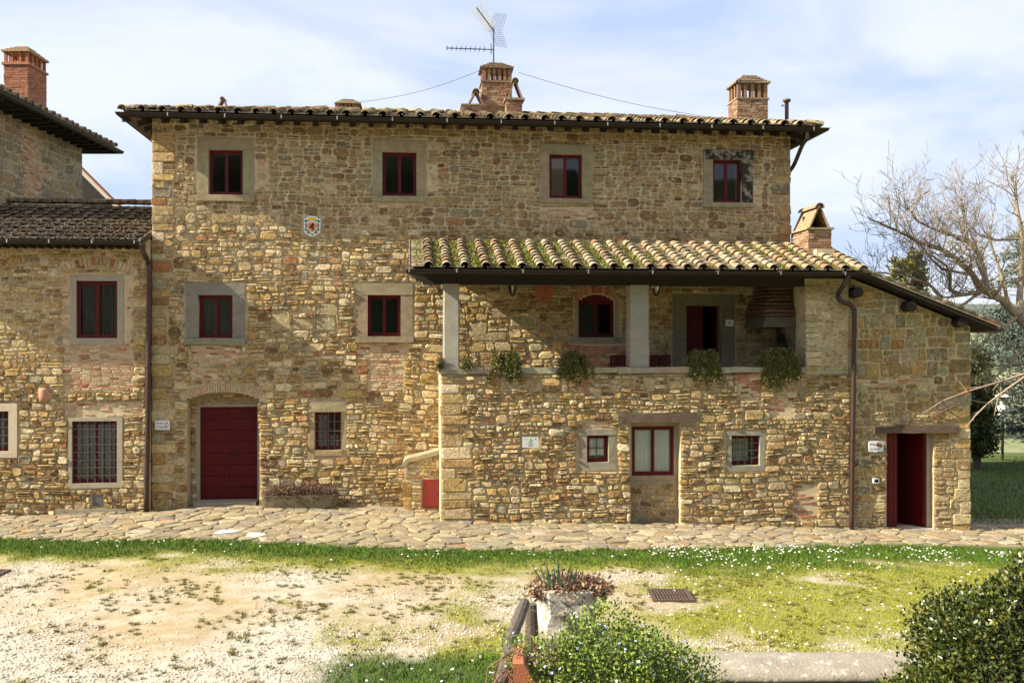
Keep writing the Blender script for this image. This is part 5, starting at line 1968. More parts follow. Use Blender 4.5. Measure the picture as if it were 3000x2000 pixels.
# red brick chimney
Yc = 28.6
cxa, cxb = (10 - CX) / F * Yc, (82 - CX) / F * Yc
zA, zB, zC, zD = [ZC + (HY - v) / F * Yc for v in (285, 190, 152, 127)]
x0, x1, y0, y1 = Yc - TY0, Yc - TY0 + 1.15, TX - cxb, TX - cxa
RED[0] = True
tcm = brick_stack(TB, 'chimney', x0, x1, y0, y1, zA - .3, zB)
RED[0] = False
TB.geo(Geo().box(x0 - .04, x1 + .04, y0 - .04, y1 + .04, zB + .001, zB + .07, col=(.38, .16, .09), j=.004), 'ledge', M['brick'], tcm, cols=True)
for i in range(5):
    for yy in (y0 + .01, y1 - .09):
        xx = x0 + .01 + i * (x1 - x0 - .10) / 4
        TB.geo(Geo().box(xx, xx + .07, yy, yy + .08, zB + .071, zC, col=(.36, .14, .08)), 'upright', M['brick'], tcm, cols=True)
for i in range(1, 3):
    for xx in (x0 + .01, x1 - .09):
        yy = y0 + i * (y1 - y0) / 3 - .03
        TB.geo(Geo().box(xx, xx + .08, yy, yy + .07, zB + .071, zC, col=(.36, .14, .08)), 'upright', M['brick'], tcm, cols=True)
for k in range(4):
    t = k / 4 * .42
    TB.geo(Geo().box(x0 - .05 + t * (x1 - x0), x1 + .05 - t * (x1 - x0), y0 - .05 + t * (y1 - y0), y1 + .05 - t * (y1 - y0), zC + .001 + k * (zD - zC) / 4, zC + (k + 1) * (zD - zC) / 4, col=(.38, .22, .12), j=.006), 'cap_course', M['tile'], tcm, cols=True)
# porch roof with a pale bargeboard showing between the two houses
Yq = 33.5
pa_, pb_ = PW(236, 488, Yq), PW(352, 604, Yq)
dv = (pb_ - pa_)
pv_ = [(pa_.x - .6, pa_.z + .6 * -dv.z / dv.x), (pb_.x + .4, pb_.z + .4 * dv.z / dv.x)]
PB = empty('porch_roof', (pa_.x, Yq, 0), 0, 'steep porch roof with pale bargeboard peeping out behind the annex roof', 'roof')


def slab(x0, z0, x1, z1, th, y0, y1, name, m, parent):
    X0, Y0 = pa_.x, Yq
    g = Geo().prism([(x0 - X0, z0 - th), (x1 - X0, z1 - th), (x1 - X0, z1), (x0 - X0, z0)], y0, y1)
    return g.build(name, m, parent)


(qx0, qz0), (qx1, qz1) = pv_
slab(qx0, qz0, qx1, qz1, .05, -.05, .22, 'tile_layer', M['terra'], PB)
slab(qx0, qz0 - .052, qx1, qz1 - .052, .17, -.02, .03, 'bargeboard', M['white_paint'], PB)
slab(qx0, qz0 - .054, qx1, qz1 - .054, .08, .032, .21, 'soffit', M['timber'], PB)
slab(qx0, qz0 - .23, qx1, qz1 - .23, .12, .04, .2, 'rafter', M['timber'], PB)
X0_ = pa_.x
Geo().prism([(qx0 - X0_, 4.5), (qx1 - X0_, 4.5), (qx1 - X0_, qz1 - .36), (qx0 - X0_, qz0 - .36)], .22, .4).build('underside_shade_panel', M['timber'], PB)  # added dark panel standing in for the shaded, open underside of the porch

# ------------------------------------------------------------------ stone paving along the houses
M_pav = None


def voronoi(seeds, reach=1.2):
    cells = []
    S = np.array(seeds)
    for k, (sx_, sy_) in enumerate(seeds):
        d = np.hypot(S[:, 0] - sx_, S[:, 1] - sy_)
        near = np.argsort(d)[1:18]
        poly = [(sx_ - reach, sy_ - reach), (sx_ + reach, sy_ - reach), (sx_ + reach, sy_ + reach), (sx_ - reach, sy_ + reach)]
        for q in near:
            mx_, my_ = (S[q, 0] + sx_) / 2, (S[q, 1] + sy_) / 2
            nx_, ny_ = S[q, 0] - sx_, S[q, 1] - sy_
            out = []
            for i in range(len(poly)):
                a, b = poly[i], poly[(i + 1) % len(poly)]
                da = (a[0] - mx_) * nx_ + (a[1] - my_) * ny_
                db = (b[0] - mx_) * nx_ + (b[1] - my_) * ny_
                if da <= 0:
                    out.append(a)
                if da * db < 0:
                    t = da / (da - db)
                    out.append((a[0] + (b[0] - a[0]) * t, a[1] + (b[1] - a[1]) * t))
            poly = out
            if len(poly) < 3:
                break
        if len(poly) >= 3:
            cells.append((sx_, sy_, poly))
    return cells


pav_V, pav_F = [], []
pxs = np.arange(-13.4, 15.6, .25)
rows_ = 14
for X in pxs:
    ye = float(edge_y(X)) - .12
    yw = OY + .1 * (X - OX) + (.6 if X < -1.4 else -1.2)
    if X > 10.6:
        yw = ye + 3.4
    for r_ in range(rows_):
        Y = ye + (yw - ye) * r_ / (rows_ - 1)
        pav_V.append((X, Y, gz(X, Y) + (.010 if r_ else -.03)))
for i in range(len(pxs) - 1):
    for r_ in range(rows_ - 1):
        a = i * rows_ + r_
        pav_F.append((a, a + rows_, a + rows_ + 1, a + 1))
pave = mk('pavement', pav_V, pav_F, M['flagbed'], smooth_sh=True, kind='structure')
tag(pave, 'uneven stone paving laid along the foot of the houses')
seeds = []
yy = 0
for j in range(17):
    y_ = 18.9 + j * .30
    x_ = -13.3 + (.3 if j % 2 else 0)
    while x_ < 15.4:
        st_ = U(.22, .56)
        seeds.append((x_ + U(-.1, .1), y_ + .1 * (x_ + 2) * .55 + U(-.15, .15)))
        x_ += st_
cells = voronoi(seeds)
flags = []
for (cx, cy, poly) in cells:
    ye = float(edge_y(cx))
    ym = OY + .1 * (cx - OX)
    wall_y = (OY - .27 + .1 * (cx - OX)) if cx < -8.5 else (ym if cx < -1.7 else (ym - 2.03 if cx < 10.6 else 99))
    if cy < ye - .02 + U(-.06, .10) or cy > wall_y + .05 or (cx > 10.6 and cy > ye + 3.2):
        continue
    area = .5 * abs(sum(poly[i][0] * poly[(i + 1) % len(poly)][1] - poly[(i + 1) % len(poly)][0] * poly[i][1] for i in range(len(poly))))
    if area > .38 or min(q[1] for q in poly) < ye - .30:
        continue
    pts = []
    n = len(poly)
    for i in range(n):                                   # shrink for the joint, cut the corners
        a, b = poly[i], poly[(i + 1) % n]
        for t in (.14, .86) if n < 7 else (.5,):
            x = a[0] + (b[0] - a[0]) * t
            y = a[1] + (b[1] - a[1]) * t
            k = 1 - .016 / max(.08, math.hypot(x - cx, y - cy))
            pts.append((cx + (x - cx) * k + U(-.008, .008), cy + (y - cy) * k + U(-.008, .008)))
    m = len(pts)
    h = U(.018, .045)
    tx, ty = U(-.03, .03), U(-.03, .03)
    V = [(x, y, gz(x, y) - .03) for x, y in pts]
    V += [(x, y, gz(x, y) + h * .7 + (x - cx) * tx + (y - cy) * ty) for x, y in pts]
    V += [(cx + (x - cx) * .88, cy + (y - cy) * .88, gz(x, y) + h + (x - cx) * tx + (y - cy) * ty) for x, y in pts]
    Fc = []
    for r_ in range(2):
        Fc += [(r_ * m + i, r_ * m + (i + 1) % m, r_ * m + m + (i + 1) % m, r_ * m + m + i) for i in range(m)]
    Fc.append(tuple(2 * m + i for i in range(m)))
    flags.append((area, V, Fc, pick('flag'), (cx, cy)))
flags.sort(key=lambda f: -f[0])
wl = [gpt(660, 1560), gpt(770, 1567)]
near_ = [min(range(len(flags)), key=lambda i: math.hypot(flags[i][4][0] - w.x, flags[i][4][1] - w.y)) for w in wl]
rest = Geo()
cnt = 0
for i, (a, V, Fc, c, ctr) in enumerate(flags):
    if cnt < 300 or i in near_:
        o = mk('flagstone', V, Fc, M['white_stone'] if i in near_ else M['flag'], pave, col=c)
        cnt += 1
        if i in near_:
            o['label'] = 'white flagstone among the brown ones'
    else:
        rest.add(V, Fc, c)
if rest.V:
    rest.build('small_flagstones', M['flag'], pave, kind='stuff', cols=True)

# ------------------------------------------------------------------ grass, daisies, pebbles (uncountable cover)
def blades(name, n, ylo, yhi, xlo, xhi, dens, hrange, col_fn, label, wid=(.004, .009), clump=1, parent=None):
    X = xlo + npr.random(n) * (xhi - xlo)
    Y = ylo + npr.random(n) ** 1.0 * (yhi - ylo)
    vis = np.abs(X / Y) < .56
    X, Y = X[vis], Y[vis]
    d, tone = dens(X, Y)
    k = npr.random(len(X)) < d
    X, Y, tone = X[k], Y[k], tone[k]
    if clump > 1:
        X, Y, tone = np.repeat(X, clump), np.repeat(Y, clump), np.repeat(tone, clump)
        X = X + npr.normal(0, .022, len(X))
        Y = Y + npr.normal(0, .022, len(Y))
    m = len(X)
    Z = gz_np(X, Y) + (fbm(X, Y, 33, 4, 1.6) - .5) * .05 - .004
    a = npr.random(m) * 6.283
    w = wid[0] + npr.random(m) * (wid[1] - wid[0])
    h = hrange[0] + npr.random(m) ** 1.5 * (hrange[1] - hrange[0])
    h = h * (.6 + .8 * tone)
    base = np.stack([X, Y, Z], -1)
    dx = np.stack([np.cos(a) * w, np.sin(a) * w, np.zeros(m)], -1)
    lean = npr.normal(0, .55, (m, 2)) * h[:, None]
    tip = base + np.stack([lean[:, 0], lean[:, 1], h], -1)
    VV = np.stack([base - dx, base + dx, tip], 1).reshape(-1, 3)
    cc = col_fn(tone, m)
    o = fast(name, VV, np.arange(len(VV)).reshape(-1, 3), M['blade'], cols=np.repeat(cc, 3, 0), kind='stuff')
    tag(o, label)
    return o


def dens_lush(X, Y):
    l, t, a, b = cover(X, Y)
    return np.clip(l * 1.1, 0, 1), np.clip(l, 0, 1)


def dens_thin(X, Y):
    l, t, a, b = cover(X, Y)
    return np.clip(t * .9 - l * .5, 0, 1), np.clip(t * .5 + (b - .5), 0, 1)


def col_lush(t, m):
    c = np.array([.062, .130, .010]) + (npr.random((m, 1)) - .5) * np.array([.05, .06, .012])
    return np.clip(c, .008, 1)


def col_thin(t, m):
    r = npr.random((m, 1))
    c = np.array([.11, .175, .010]) * r + np.array([.31, .31, .022]) * (1 - r)
    return c


blades('grass', 230000, 10.8, 21.2, -12, 12.5, dens_lush, (.03, .085), col_lush, 'lush green grass strip along the paving')
blades('dry_grass', 260000, 10.8, 20.6, -12, 12.5, dens_thin, (.015, .05), col_thin, 'thin yellowish grass growing through the gravel', clump=1)

def col_tuft(t, m):
    r = npr.random((m, 1))
    return np.array([.10, .12, .02]) * r + np.array([.21, .165, .04]) * (1 - r)


def dens_tuft(X, Y):
    l, t, a, b = cover(X, Y)
    k = np.clip((fbm(X, Y, 140, 3, 1.7) - .40) * 4, 0, 1)
    return np.clip(k * (1 - l), 0, 1), .35 + .5 * npr.random(len(X))


blades('grass_tufts', 7500, 10.8, 18.6, -10, 10.5, dens_tuft, (.015, .05), col_tuft, 'small grass tufts dotted over the gravel', clump=26, wid=(.004, .008))
# daisies
n = 14000
X, Y = -11 + npr.random(n) * 23, 11.0 + npr.random(n) * 9.8
l, t, a, b = cover(X, Y)
px_ = CX + F * X / Y
tt = edge_y(X) - Y
w = np.where(px_ > 1900, 1.0 * np.exp(-((tt - .5) / 1.1) ** 2) + .10, .13 * np.exp(-((tt - .35) / .45) ** 2) + .012)
w = w * np.clip(l + t, 0, 1) * np.clip((fbm(X, Y, 120, 3, 1.3) - .30) * 5, 0, 1)
w = np.where((px_ < 1500) & (Y < 12.6), .10 * l, w)
k = (npr.random(n) < w) & (tt > .05)
X, Y = X[k], Y[k]
g = Geo()
for x, y in zip(X, Y):
    z = gz(x, y) + U(.035, .075)
    r = U(.012, .022)
    tl = (U(-.4, .4), U(-.6, -.05))
    V, ring = [(x, y, z + .004)], 7
    for q in range(ring):
        a_ = 6.283 * q / ring
        V.append((x + r * math.cos(a_), y + r * math.sin(a_), z + r * (math.cos(a_) * tl[0] - math.sin(a_) * tl[1])))
    g.add(V, [(0, 1 + q, 1 + (q + 1) % ring) for q in range(ring)], (.72, .72, .70))
    V = [(x + r * .38 * math.cos(6.283 * q / 5), y + r * .38 * math.sin(6.283 * q / 5), z + .006 + r * .38 * (math.cos(6.283 * q / 5) * tl[0] - math.sin(6.283 * q / 5) * tl[1])) for q in range(5)]
    g.add(V, [(0, 1, 2, 3, 4)], (.55, .36, .03))
    g.add([(x - .0015, y, z), (x + .0015, y, z), (x, y, gz(x, y) - .01)], [(0, 1, 2)], (.08, .14, .02))
tag(g.build('daisies', M['dry'], None, kind='stuff', cols=True), 'white daisies scattered through the grass')

# pebbles
n = 75000
X, Y = -9 + npr.random(n) * 18, 11.0 + npr.random(n) ** 1.3 * 7.5
l, t, a, b = cover(X, Y)
k = (npr.random(n) < np.clip(1 - l * 1.5 - t * .8, 0, 1) * np.clip((fbm(X, Y, 91, 4, .45) - .33) * 4 + np.clip((13.6 - Y) / 2, -.2, 1), .04, 1)) & (np.abs(X / Y) < .56)
X, Y = X[k], Y[k]
m = len(X)
Z = gz_np(X, Y) + (fbm(X, Y, 33, 4, 1.6) - .5) * .05
r = .007 + npr.random(m) ** 2 * .020
oct_ = np.array([[1, 0, 0], [0, 1, 0], [-1, 0, 0], [0, -1, 0], [0, 0, .75], [0, 0, -.5]])
VV = np.stack([X, Y, Z], -1)[:, None, :] + oct_[None] * r[:, None, None] * (.6 + .8 * npr.random((m, 6, 1)))
fo = np.array([[0, 1, 4], [1, 2, 4], [2, 3, 4], [3, 0, 4], [1, 0, 5], [2, 1, 5], [3, 2, 5], [0, 3, 5]])
FF = (np.arange(m) * 6)[:, None, None] + fo[None]
cc = np.array([.46, .42, .35]) * (.4 + .85 * npr.random((m, 1)))
tag(fast('gravel', VV.reshape(-1, 3), FF.reshape(-1, 3), M['pebble'], cols=np.repeat(cc, 6, 0), kind='stuff'), 'loose pale gravel on the courtyard')

# ------------------------------------------------------------------ leaf helper
def leaves(name, P, ln, wd, cols, m, parent=None, kind=None, up_=.3, out=None, flat=.0, shape=4):
    """diamond leaves at points P pointing along out (or at random)"""
    P = np.asarray(P, dtype=float)
    n = len(P)
    d = npr.normal(0, 1, (n, 3))
    d[:, 2] = d[:, 2] * (1 - flat) + up_
    if out is not None:
        d = d * .8 + np.asarray(out)
    d /= np.linalg.norm(d, axis=1)[:, None] + 1e-9
    s = np.cross(d, npr.normal(0, 1, (n, 3)))
    s /= np.linalg.norm(s, axis=1)[:, None] + 1e-9
    nn = np.cross(s, d)
    l = ln * (.65 + .7 * npr.random(n))[:, None]
    w = wd * (.65 + .7 * npr.random(n))[:, None]
    b, tip = P, P + d * l
    mL, mR = P + d * l * .5 - s * w + nn * w * .35, P + d * l * .5 + s * w + nn * w * .35
    VV = np.stack([b, mR, tip, mL], 1).reshape(-1, 3)
    i = np.arange(n)[:, None] * 4
    FF = np.concatenate([i + np.array([[0, 1, 2]]), i + np.array([[0, 2, 3]])], 1).reshape(-1, 3)
    return fast(name, VV, FF, m, parent, cols=np.repeat(cols, 4, 0), kind=kind)


def tones(n, base, spread=.35, alt=None, share=.0):
    c = np.array(base)[None] * (1 + (npr.random((n, 1)) - .5) * 2 * spread)
    if alt is not None:
        k = npr.random(n) < share
        c[k] = np.array(alt)[None] * (1 + (npr.random((k.sum(), 1)) - .5) * spread)
    return c


# ------------------------------------------------------------------ things on and by the houses
def wall_thing(name, px, py, y, label, cat, proud=.05, group=None):
    x, z = Q(px, py, y)
    e = empty(name, m2w(x, y - proud, z), ANG, label, cat, group)
    s = F / math.hypot(*[0, 1]) if False else None
    return e


def scale_at(px, y):
    return abs(Q(px + 10, 1000, y)[0] - Q(px - 10, 1000, y)[0]) / 20.0


def text(body, size, x, z, y, m, parent, shear=.3, name='lettering', align='LEFT'):
    cu = bpy.data.curves.new(name, 'FONT')
    cu.body = body
    cu.size = size
    cu.shear = shear
    cu.align_x = align
    cu.extrude = .0006
    tmp = bpy.data.objects.new(name, cu)
    COL.objects.link(tmp)
    bpy.context.view_layer.update()
    me = bpy.data.meshes.new_from_object(tmp.evaluated_get(bpy.context.evaluated_depsgraph_get()))
    bpy.data.objects.remove(tmp)
    me.materials.clear()
    me.materials.append(m)
    o = bpy.data.objects.new(name, me)
    COL.objects.link(o)
    o.parent = parent
    o.rotation_euler = (math.pi / 2, 0, 0)
    o.location = (x, y, z)
    return o


def rrect(w, h, r=.015, n=3):
    pl = []
    for cx, cz, a0 in ((w / 2 - r, -h / 2 + r, -90), (w / 2 - r, h / 2 - r, 0), (-w / 2 + r, h / 2 - r, 90), (-w / 2 + r, -h / 2 + r, 180)):
        for i in range(n + 1):
            a = math.radians(a0 + 90 * i / n)
            pl.append((cx + r * math.cos(a), cz + r * math.sin(a)))
    return pl


# coat of arms
k = scale_at(915, 0)
e = wall_thing('coat_of_arms', 915.5, 664, 0, 'glazed white ceramic coat of arms with a lion shield on the farmhouse wall', 'plaque', .055)
S_ = k / 17.42                                            # units of the enlarged drawing
def ca_(pts):
    return [((x - 795) * S_, -(z - 785) * S_) for x, z in pts]
out = [(610, 262), (970, 262), (1060, 350), (1222, 405), (1215, 980), (1190, 1080), (1120, 1160), (990, 1235), (795, 1320), (600, 1235), (470, 1160), (400, 1080), (375, 980), (370, 405), (530, 350)]
Geo().prism(list(reversed(ca_(out))), -.02, .03).build('plate', M['enamel'], e)
inn = [(640, 640), (720, 570), (870, 570), (950, 640), (1030, 660), (990, 900), (920, 1010), (795, 1095), (670, 1010), (600, 900), (560, 660)]
Geo().prism(list(reversed(ca_(inn))), -.026, -.021).build('inner_shield', M['amber'], e)
lion = [(660, 640), (720, 700), (770, 690), (800, 630), (880, 620), (890, 690), (850, 740), (920, 720), (930, 780), (850, 790), (860, 860), (900, 880), (870, 940), (890, 990), (800, 1010), (830, 930), (770, 890), (720, 880), (640, 930), (680, 850), (620, 800), (720, 780), (700, 720)]
Geo().prism(list(reversed(ca_(lion))), -.031, -.027).build('lion', M['lion'], e)
crown = [(600, 360), (680, 330), (740, 340), (795, 318), (850, 340), (910, 330), (990, 370), (930, 450), (900, 500), (690, 500), (660, 450)]
Geo().prism(list(reversed(ca_(crown))), -.026, -.021).build('crown', M['yellow'], e)
for sg in (1, -1):
    fx = lambda pts: ca_([(795 + sg * (x - 795), z) for x, z in pts])
    for pts, mm in (([(1060, 470), (1130, 430), (1185, 540), (1120, 620), (1060, 540)], 'leafgreen'), ([(920, 560), (1000, 440), (1040, 470), (1000, 550)], 'leafgreen'),
                    ([(1020, 600), (1090, 660), (1180, 680), (1110, 740), (1150, 830), (1080, 900), (1030, 860), (1090, 800), (1040, 740), (1070, 690)], 'maroon'),
                    ([(1090, 920), (1190, 920), (1130, 1040), (1070, 990), (960, 1060), (950, 1010)], 'leafgreen'),
                    ([(950, 1090), (1010, 1050), (1080, 1090), (1050, 1150), (980, 1165)], 'maroon'), ([(920, 1060), (950, 1090), (900, 1200), (840, 1200), (830, 1150), (890, 1150)], 'leafgreen')):
        p_ = fx(pts)
        if sg > 0:
            p_ = list(reversed(p_))
        Geo().prism(p_, -.026, -.021).build('leaf_ornament', M[mm], e)
Geo().prism(list(reversed(ca_([(740, 1250), (795, 1150), (840, 1250), (795, 1285)]))), -.026, -.021).build('leaf_ornament', M['leafgreen'], e)

# enamel name signs
e = wall_thing('name_sign', 478, 1244, 0, 'white enamel name sign with an orange lily beside the double door', 'sign', .06)
k = scale_at(478, 0)
Geo().prism(rrect(44 * k, 28.5 * k, .015), -.012, 0).build('plate', M['enamel'], e)
Geo().prism(rrect(45.5 * k, 30 * k, .017), .001, .01).build('rim', M['ink'], e)
text('Alloggio', .058, -20 * k, 4.5 * k, -.014, M['ink'], e)
text('Il Giglio', .074, -19.5 * k, -8 * k, -.014, M['ink'], e, shear=.4)
for q in range(6):
    a = math.radians(90 + 60 * q)
    cx, cz = 12.5 * k, 6 * k
    rr = 5.6 * k
    pl = [(cx, cz), (cx + rr * .55 * math.cos(a - .35), cz + rr * .55 * math.sin(a - .35)), (cx + rr * math.cos(a), cz + rr * math.sin(a)), (cx + rr * .55 * math.cos(a + .35), cz + rr * .55 * math.sin(a + .35))]
    Geo().prism(pl, -.0155 - q * .0002, -.0128).build('petal', M['orange'], e)
g = Geo()
for (a, b) in (((12.5, 2), (12, -12)), ((4, 6), (10, -3)), ((20, 5), (16, -4)), ((12, -4), (7, -11)), ((13, -3), (19, -10))):
    g.tube([(a[0] * k, -.0135, a[1] * k), (b[0] * k, -.0135, b[1] * k)], .0045, 4)
g.build('stem', M['leafgreen'], e)
e = wall_thing('name_sign', 2562.5, 1306, YE, 'white enamel name sign with two brown barrels beside the half open door', 'sign', .05)
k = scale_at(2562, YE)
Geo().prism(rrect(43 * k, 30 * k, .015), -.012, 0).build('plate', M['enamel'], e)
Geo().prism(rrect(44.5 * k, 31.5 * k, .017), .001, .01).build('rim', M['ink'], e)
text('Alloggio', .058, -19.5 * k, 4 * k, -.014, M['ink'], e)
text('Le Botti', .072, -18 * k, -10 * k, -.014, M['ink'], e, shear=.4)
for (cx, cz) in ((5.5, 4), (13.5, 1.8)):
    pl = [((cx + 5.2 * math.cos(a)) * k, (cz + 5.8 * math.sin(a)) * k) for a in np.linspace(0, 2 * math.pi, 11)[:-1]]
    Geo().prism(pl, -.0155 - cx * .0001, -.0128).build('barrel', M['terra'], e)
# brushed plaque with a green emblem
e = wall_thing('info_plaque', 1553, 1294, YL, 'pale metal plaque with a small green emblem on the loggia wall', 'sign', .07)
k = scale_at(1553, YL)
Geo().prism(rrect(47.5 * k, 31 * k, .006), -.008, 0).build('plate', M['steel'], e)
g = Geo()
g.tube([(-.4 * k + 2.6 * k * math.cos(t), -.0095, 7.5 * k + 2.6 * k * math.sin(t)) for t in np.linspace(.9, 6.6, 16)], .006, 4)
g.tube([(-1.5 * k, -.0095, 8 * k), (-.3 * k, -.0095, 6.8 * k), (2 * k, -.0095, 10 * k)], .005, 4)
g.build('emblem', M['green_ink'], e)
g = Geo()
for (x0, x1, z) in ((-6.5, 6, 2), (-3, 2.5, -.4)):
    g.box(x0 * k, x1 * k, -.0095, -.0082, (z - .9) * k, (z + .9) * k)
g.build('green_text_line', M['green_ink'], e)
g = Geo()
for (x0, x1, z) in ((-17, -11, 9), (-12, 13, -5), (-6, 6, -3.3)):
    g.box(x0 * k, x1 * k, -.0095, -.0082, (z - .35) * k, (z + .35) * k)
for x in (-3, 0, 3):
    g.box((x - .5) * k, (x + .5) * k, -.0095, -.0082, -8.1 * k, -7.0 * k)
g.build('grey_text_line', M['ink'], e)
Geo().box(-6.5 * k, 6 * k, -.0095, -.0082, -11 * k, -9.2 * k).build('black_bar', M['black'], e)
Geo().box(13.4 * k, 16.6 * k, -.0095, -.0082, 8 * k, 11 * k).build('red_mark', M['red_metal'], e)
# house number
e = wall_thing('number_plate', 2135.5, 946, 0, 'white house number plate by the loggia door', 'sign', .047)
k = scale_at(2135, 0)
Geo().prism(rrect(23.5 * k, 19 * k, .02), -.008, 0).build('plate', M['enamel'], e)
text('9', 13 * k, 0, -4 * k, -.0095, M['black'], e, shear=0, align='CENTER')
text('Via Poggio', 2.6 * k, 1 * k, -7.3 * k, -.0095, M['black'], e, shear=.2, align='CENTER') if False else None
# socket box
e = wall_thing('socket_box', 2563.5, 1407, YE, 'small white outdoor socket box beside the half open door', 'socket', .05)
k = scale_at(2563, YE)
Geo().prism(rrect(18 * k, 14 * k, .012), -.02, .03).build('housing', M['enamel'], e)
Geo().box(-5.5 * k, 5.5 * k, -.024, -.0205, -3.5 * k, 3.5 * k).build('cover', M['surround'], e)
# iron bar fixed in the wall
a, b = Q(2745, 1215, YE - .08), Q(2815, 1180, YE - .12)
e = empty('iron_bar', m2w(a[0], YE, a[1]), ANG, 'rusty iron bar jutting slantwise from the lean-to wall', 'bar')
Geo().tube([(0, -.06, 0), ((b[0] - a[0]) * .5, -.09, (b[1] - a[1]) * .5), (b[0] - a[0], -.10, b[1] - a[1])], .022, 6).build('rod', M['rust'], e)
Geo().tube([((b[0] - a[0]) * .45, .02, (b[1] - a[1]) * .45), ((b[0] - a[0]) * .45, -.10, (b[1] - a[1]) * .5)], .02, 6).build('pin', M['rust'], e)

# terracotta shield hanging in the loggia
e = wall_thing('terracotta_shield', 1594, 850, 0, 'terracotta shield with a lily relief hanging in the loggia', 'ornament', .03)
pl = [(-.24, .28), (.24, .28), (.25, .05), (.20, -.13), (.10, -.26), (0, -.34), (-.10, -.26), (-.20, -.13), (-.25, .05)]
Geo().prism(list(reversed(pl)), -.035, .02).build('shield', M['terra'], e)
g = Geo()
g.tube([(0, -.04, -.2), (0, -.045, .2)], .014, 6)
for s in (-1, 1):
    g.tube([(0, -.04, -.08), (s * .06, -.045, .05), (s * .13, -.045, .12), (s * .15, -.04, .04)], .012, 6)
g.build('lily_relief', M['terra'], e)
# wall lanterns
for px, lab in ((1499, 'black iron wall lantern next to the terracotta shield'), (1916, 'black iron wall lantern half hidden beside the second column')):
    e = wall_thing('wall_lantern', px, 845, 0, lab, 'lantern', .02, 'lanterns on the loggia wall')
    Geo().box(-.03, .03, -.02, .015, .05, .35).tube([(0, -.01, .3), (0, -.12, .36), (0, -.2, .3)], .012, 6).build('bracket', M['iron_black'], e)
    g = Geo()
    for a in range(6):
        t = math.pi / 3 * a
        g.tube([(.06 * math.cos(t), -.2 + .06 * math.sin(t), -.15), (.115 * math.cos(t), -.2 + .115 * math.sin(t), .1)], .008, 4)
    g.lathe([(.02, -.2), (.065, -.16), (.065, -.145)], 6, 0, -.2, 0)
    g.lathe([(.12, .095), (.13, .11), (.05, .2), (.02, .25), (.01, .3)], 6, 0, -.2, 0)
    g.build('cage', M['iron_black'], e)
    Geo().lathe([(.055, -.14), (.105, .09)], 6, 0, -.2, 0).build('glass_body', M['glass'], e)
    Geo().lathe([(.015, -.12), (.02, -.02), (.03, .02), (.02, .05)], 8, 0, -.2, 0).build('bulb', M['lampwhite'], e)


# red benches in the loggia
for (pa, pb, lab) in ((1790, 1850, 'dark red slatted bench in the loggia by the brick panel'), (1895, 1966, 'dark red slatted bench in the loggia by the door surround')):
    xa, xb = Q(pa, 1050, -.3)[0], Q(pb, 1050, -.3)[0]
    e = empty('garden_bench', m2w(xa, -.6, 2.90), ANG, lab, 'bench')
    Lb = xb - xa
    ht = Q(1900, 1046, -.3)[1] - 2.90
    for xx in (0.0, Lb - .05):
        Geo().box(xx, xx + .05, -.05, 0, 0, .42).build('leg', M['red'], e)
        Geo().box(xx, xx + .05, .36, .41, 0, ht).build('leg', M['red'], e)
    for q in range(4):
        Geo().box(.002, Lb - .002, -.05 + q * .105, .04 + q * .105 if q < 3 else .355, .421, .445).build('seat_slat', M['red'], e)
    Geo().box(-.002, Lb + .002, .355, .415, ht + .001, ht + .05).build('top_rail', M['red'], e)
    for q in range(7):
        xx = .08 + q * (Lb - .2) / 6
        Geo().box(xx, xx + .04, .37, .39, .45, ht).build('back_slat', M['red'], e)

# stone trough with dry plants
tA, tB = Q(768, 1480, -.35)[0], Q(993, 1480, -.35)[0]
tz = gz(*m2w((tA + tB) / 2, -.35)[:2]) + .02
TT = empty('stone_trough', m2w((tA + tB) / 2, -.33, tz), ANG, 'long tooled stone trough under the small grilled window', 'planter')
hw = (tB - tA) / 2
ht = .31
N = 14
V, Fc = [], []
for (k, z, inn_) in ((.93, 0, 0), (.985, .10, 0), (1.0, .22, 0), (1.0, ht, 0), (.9, ht - .004, .07), (.88, ht - .10, .08)):
    for q in range(24):
        a = 2 * math.pi * q / 24
        sx_, sy_ = math.copysign(abs(math.cos(a)) ** .28, math.cos(a)), math.copysign(abs(math.sin(a)) ** .4, math.sin(a))
        hh, hd_ = hw * (1 if not inn_ else (hw - inn_) / hw), .25 * (1 if not inn_ else (.25 - inn_) / .25)
        kk = k if not inn_ else 1
        V.append((sx_ * hh * kk + U(-.006, .006), sy_ * hd_ * kk + U(-.006, .006), z + U(-.004, .004)))
for r_ in range(5):
    for q in range(24):
        q2 = (q + 1) % 24
        Fc.append((r_ * 24 + q, r_ * 24 + q2, r_ * 24 + 24 + q2, r_ * 24 + 24 + q))
Fc += [tuple(range(23, -1, -1)), tuple(5 * 24 + q for q in range(24))]
Geo().add(V, Fc).build('basin', M['trough'], TT)


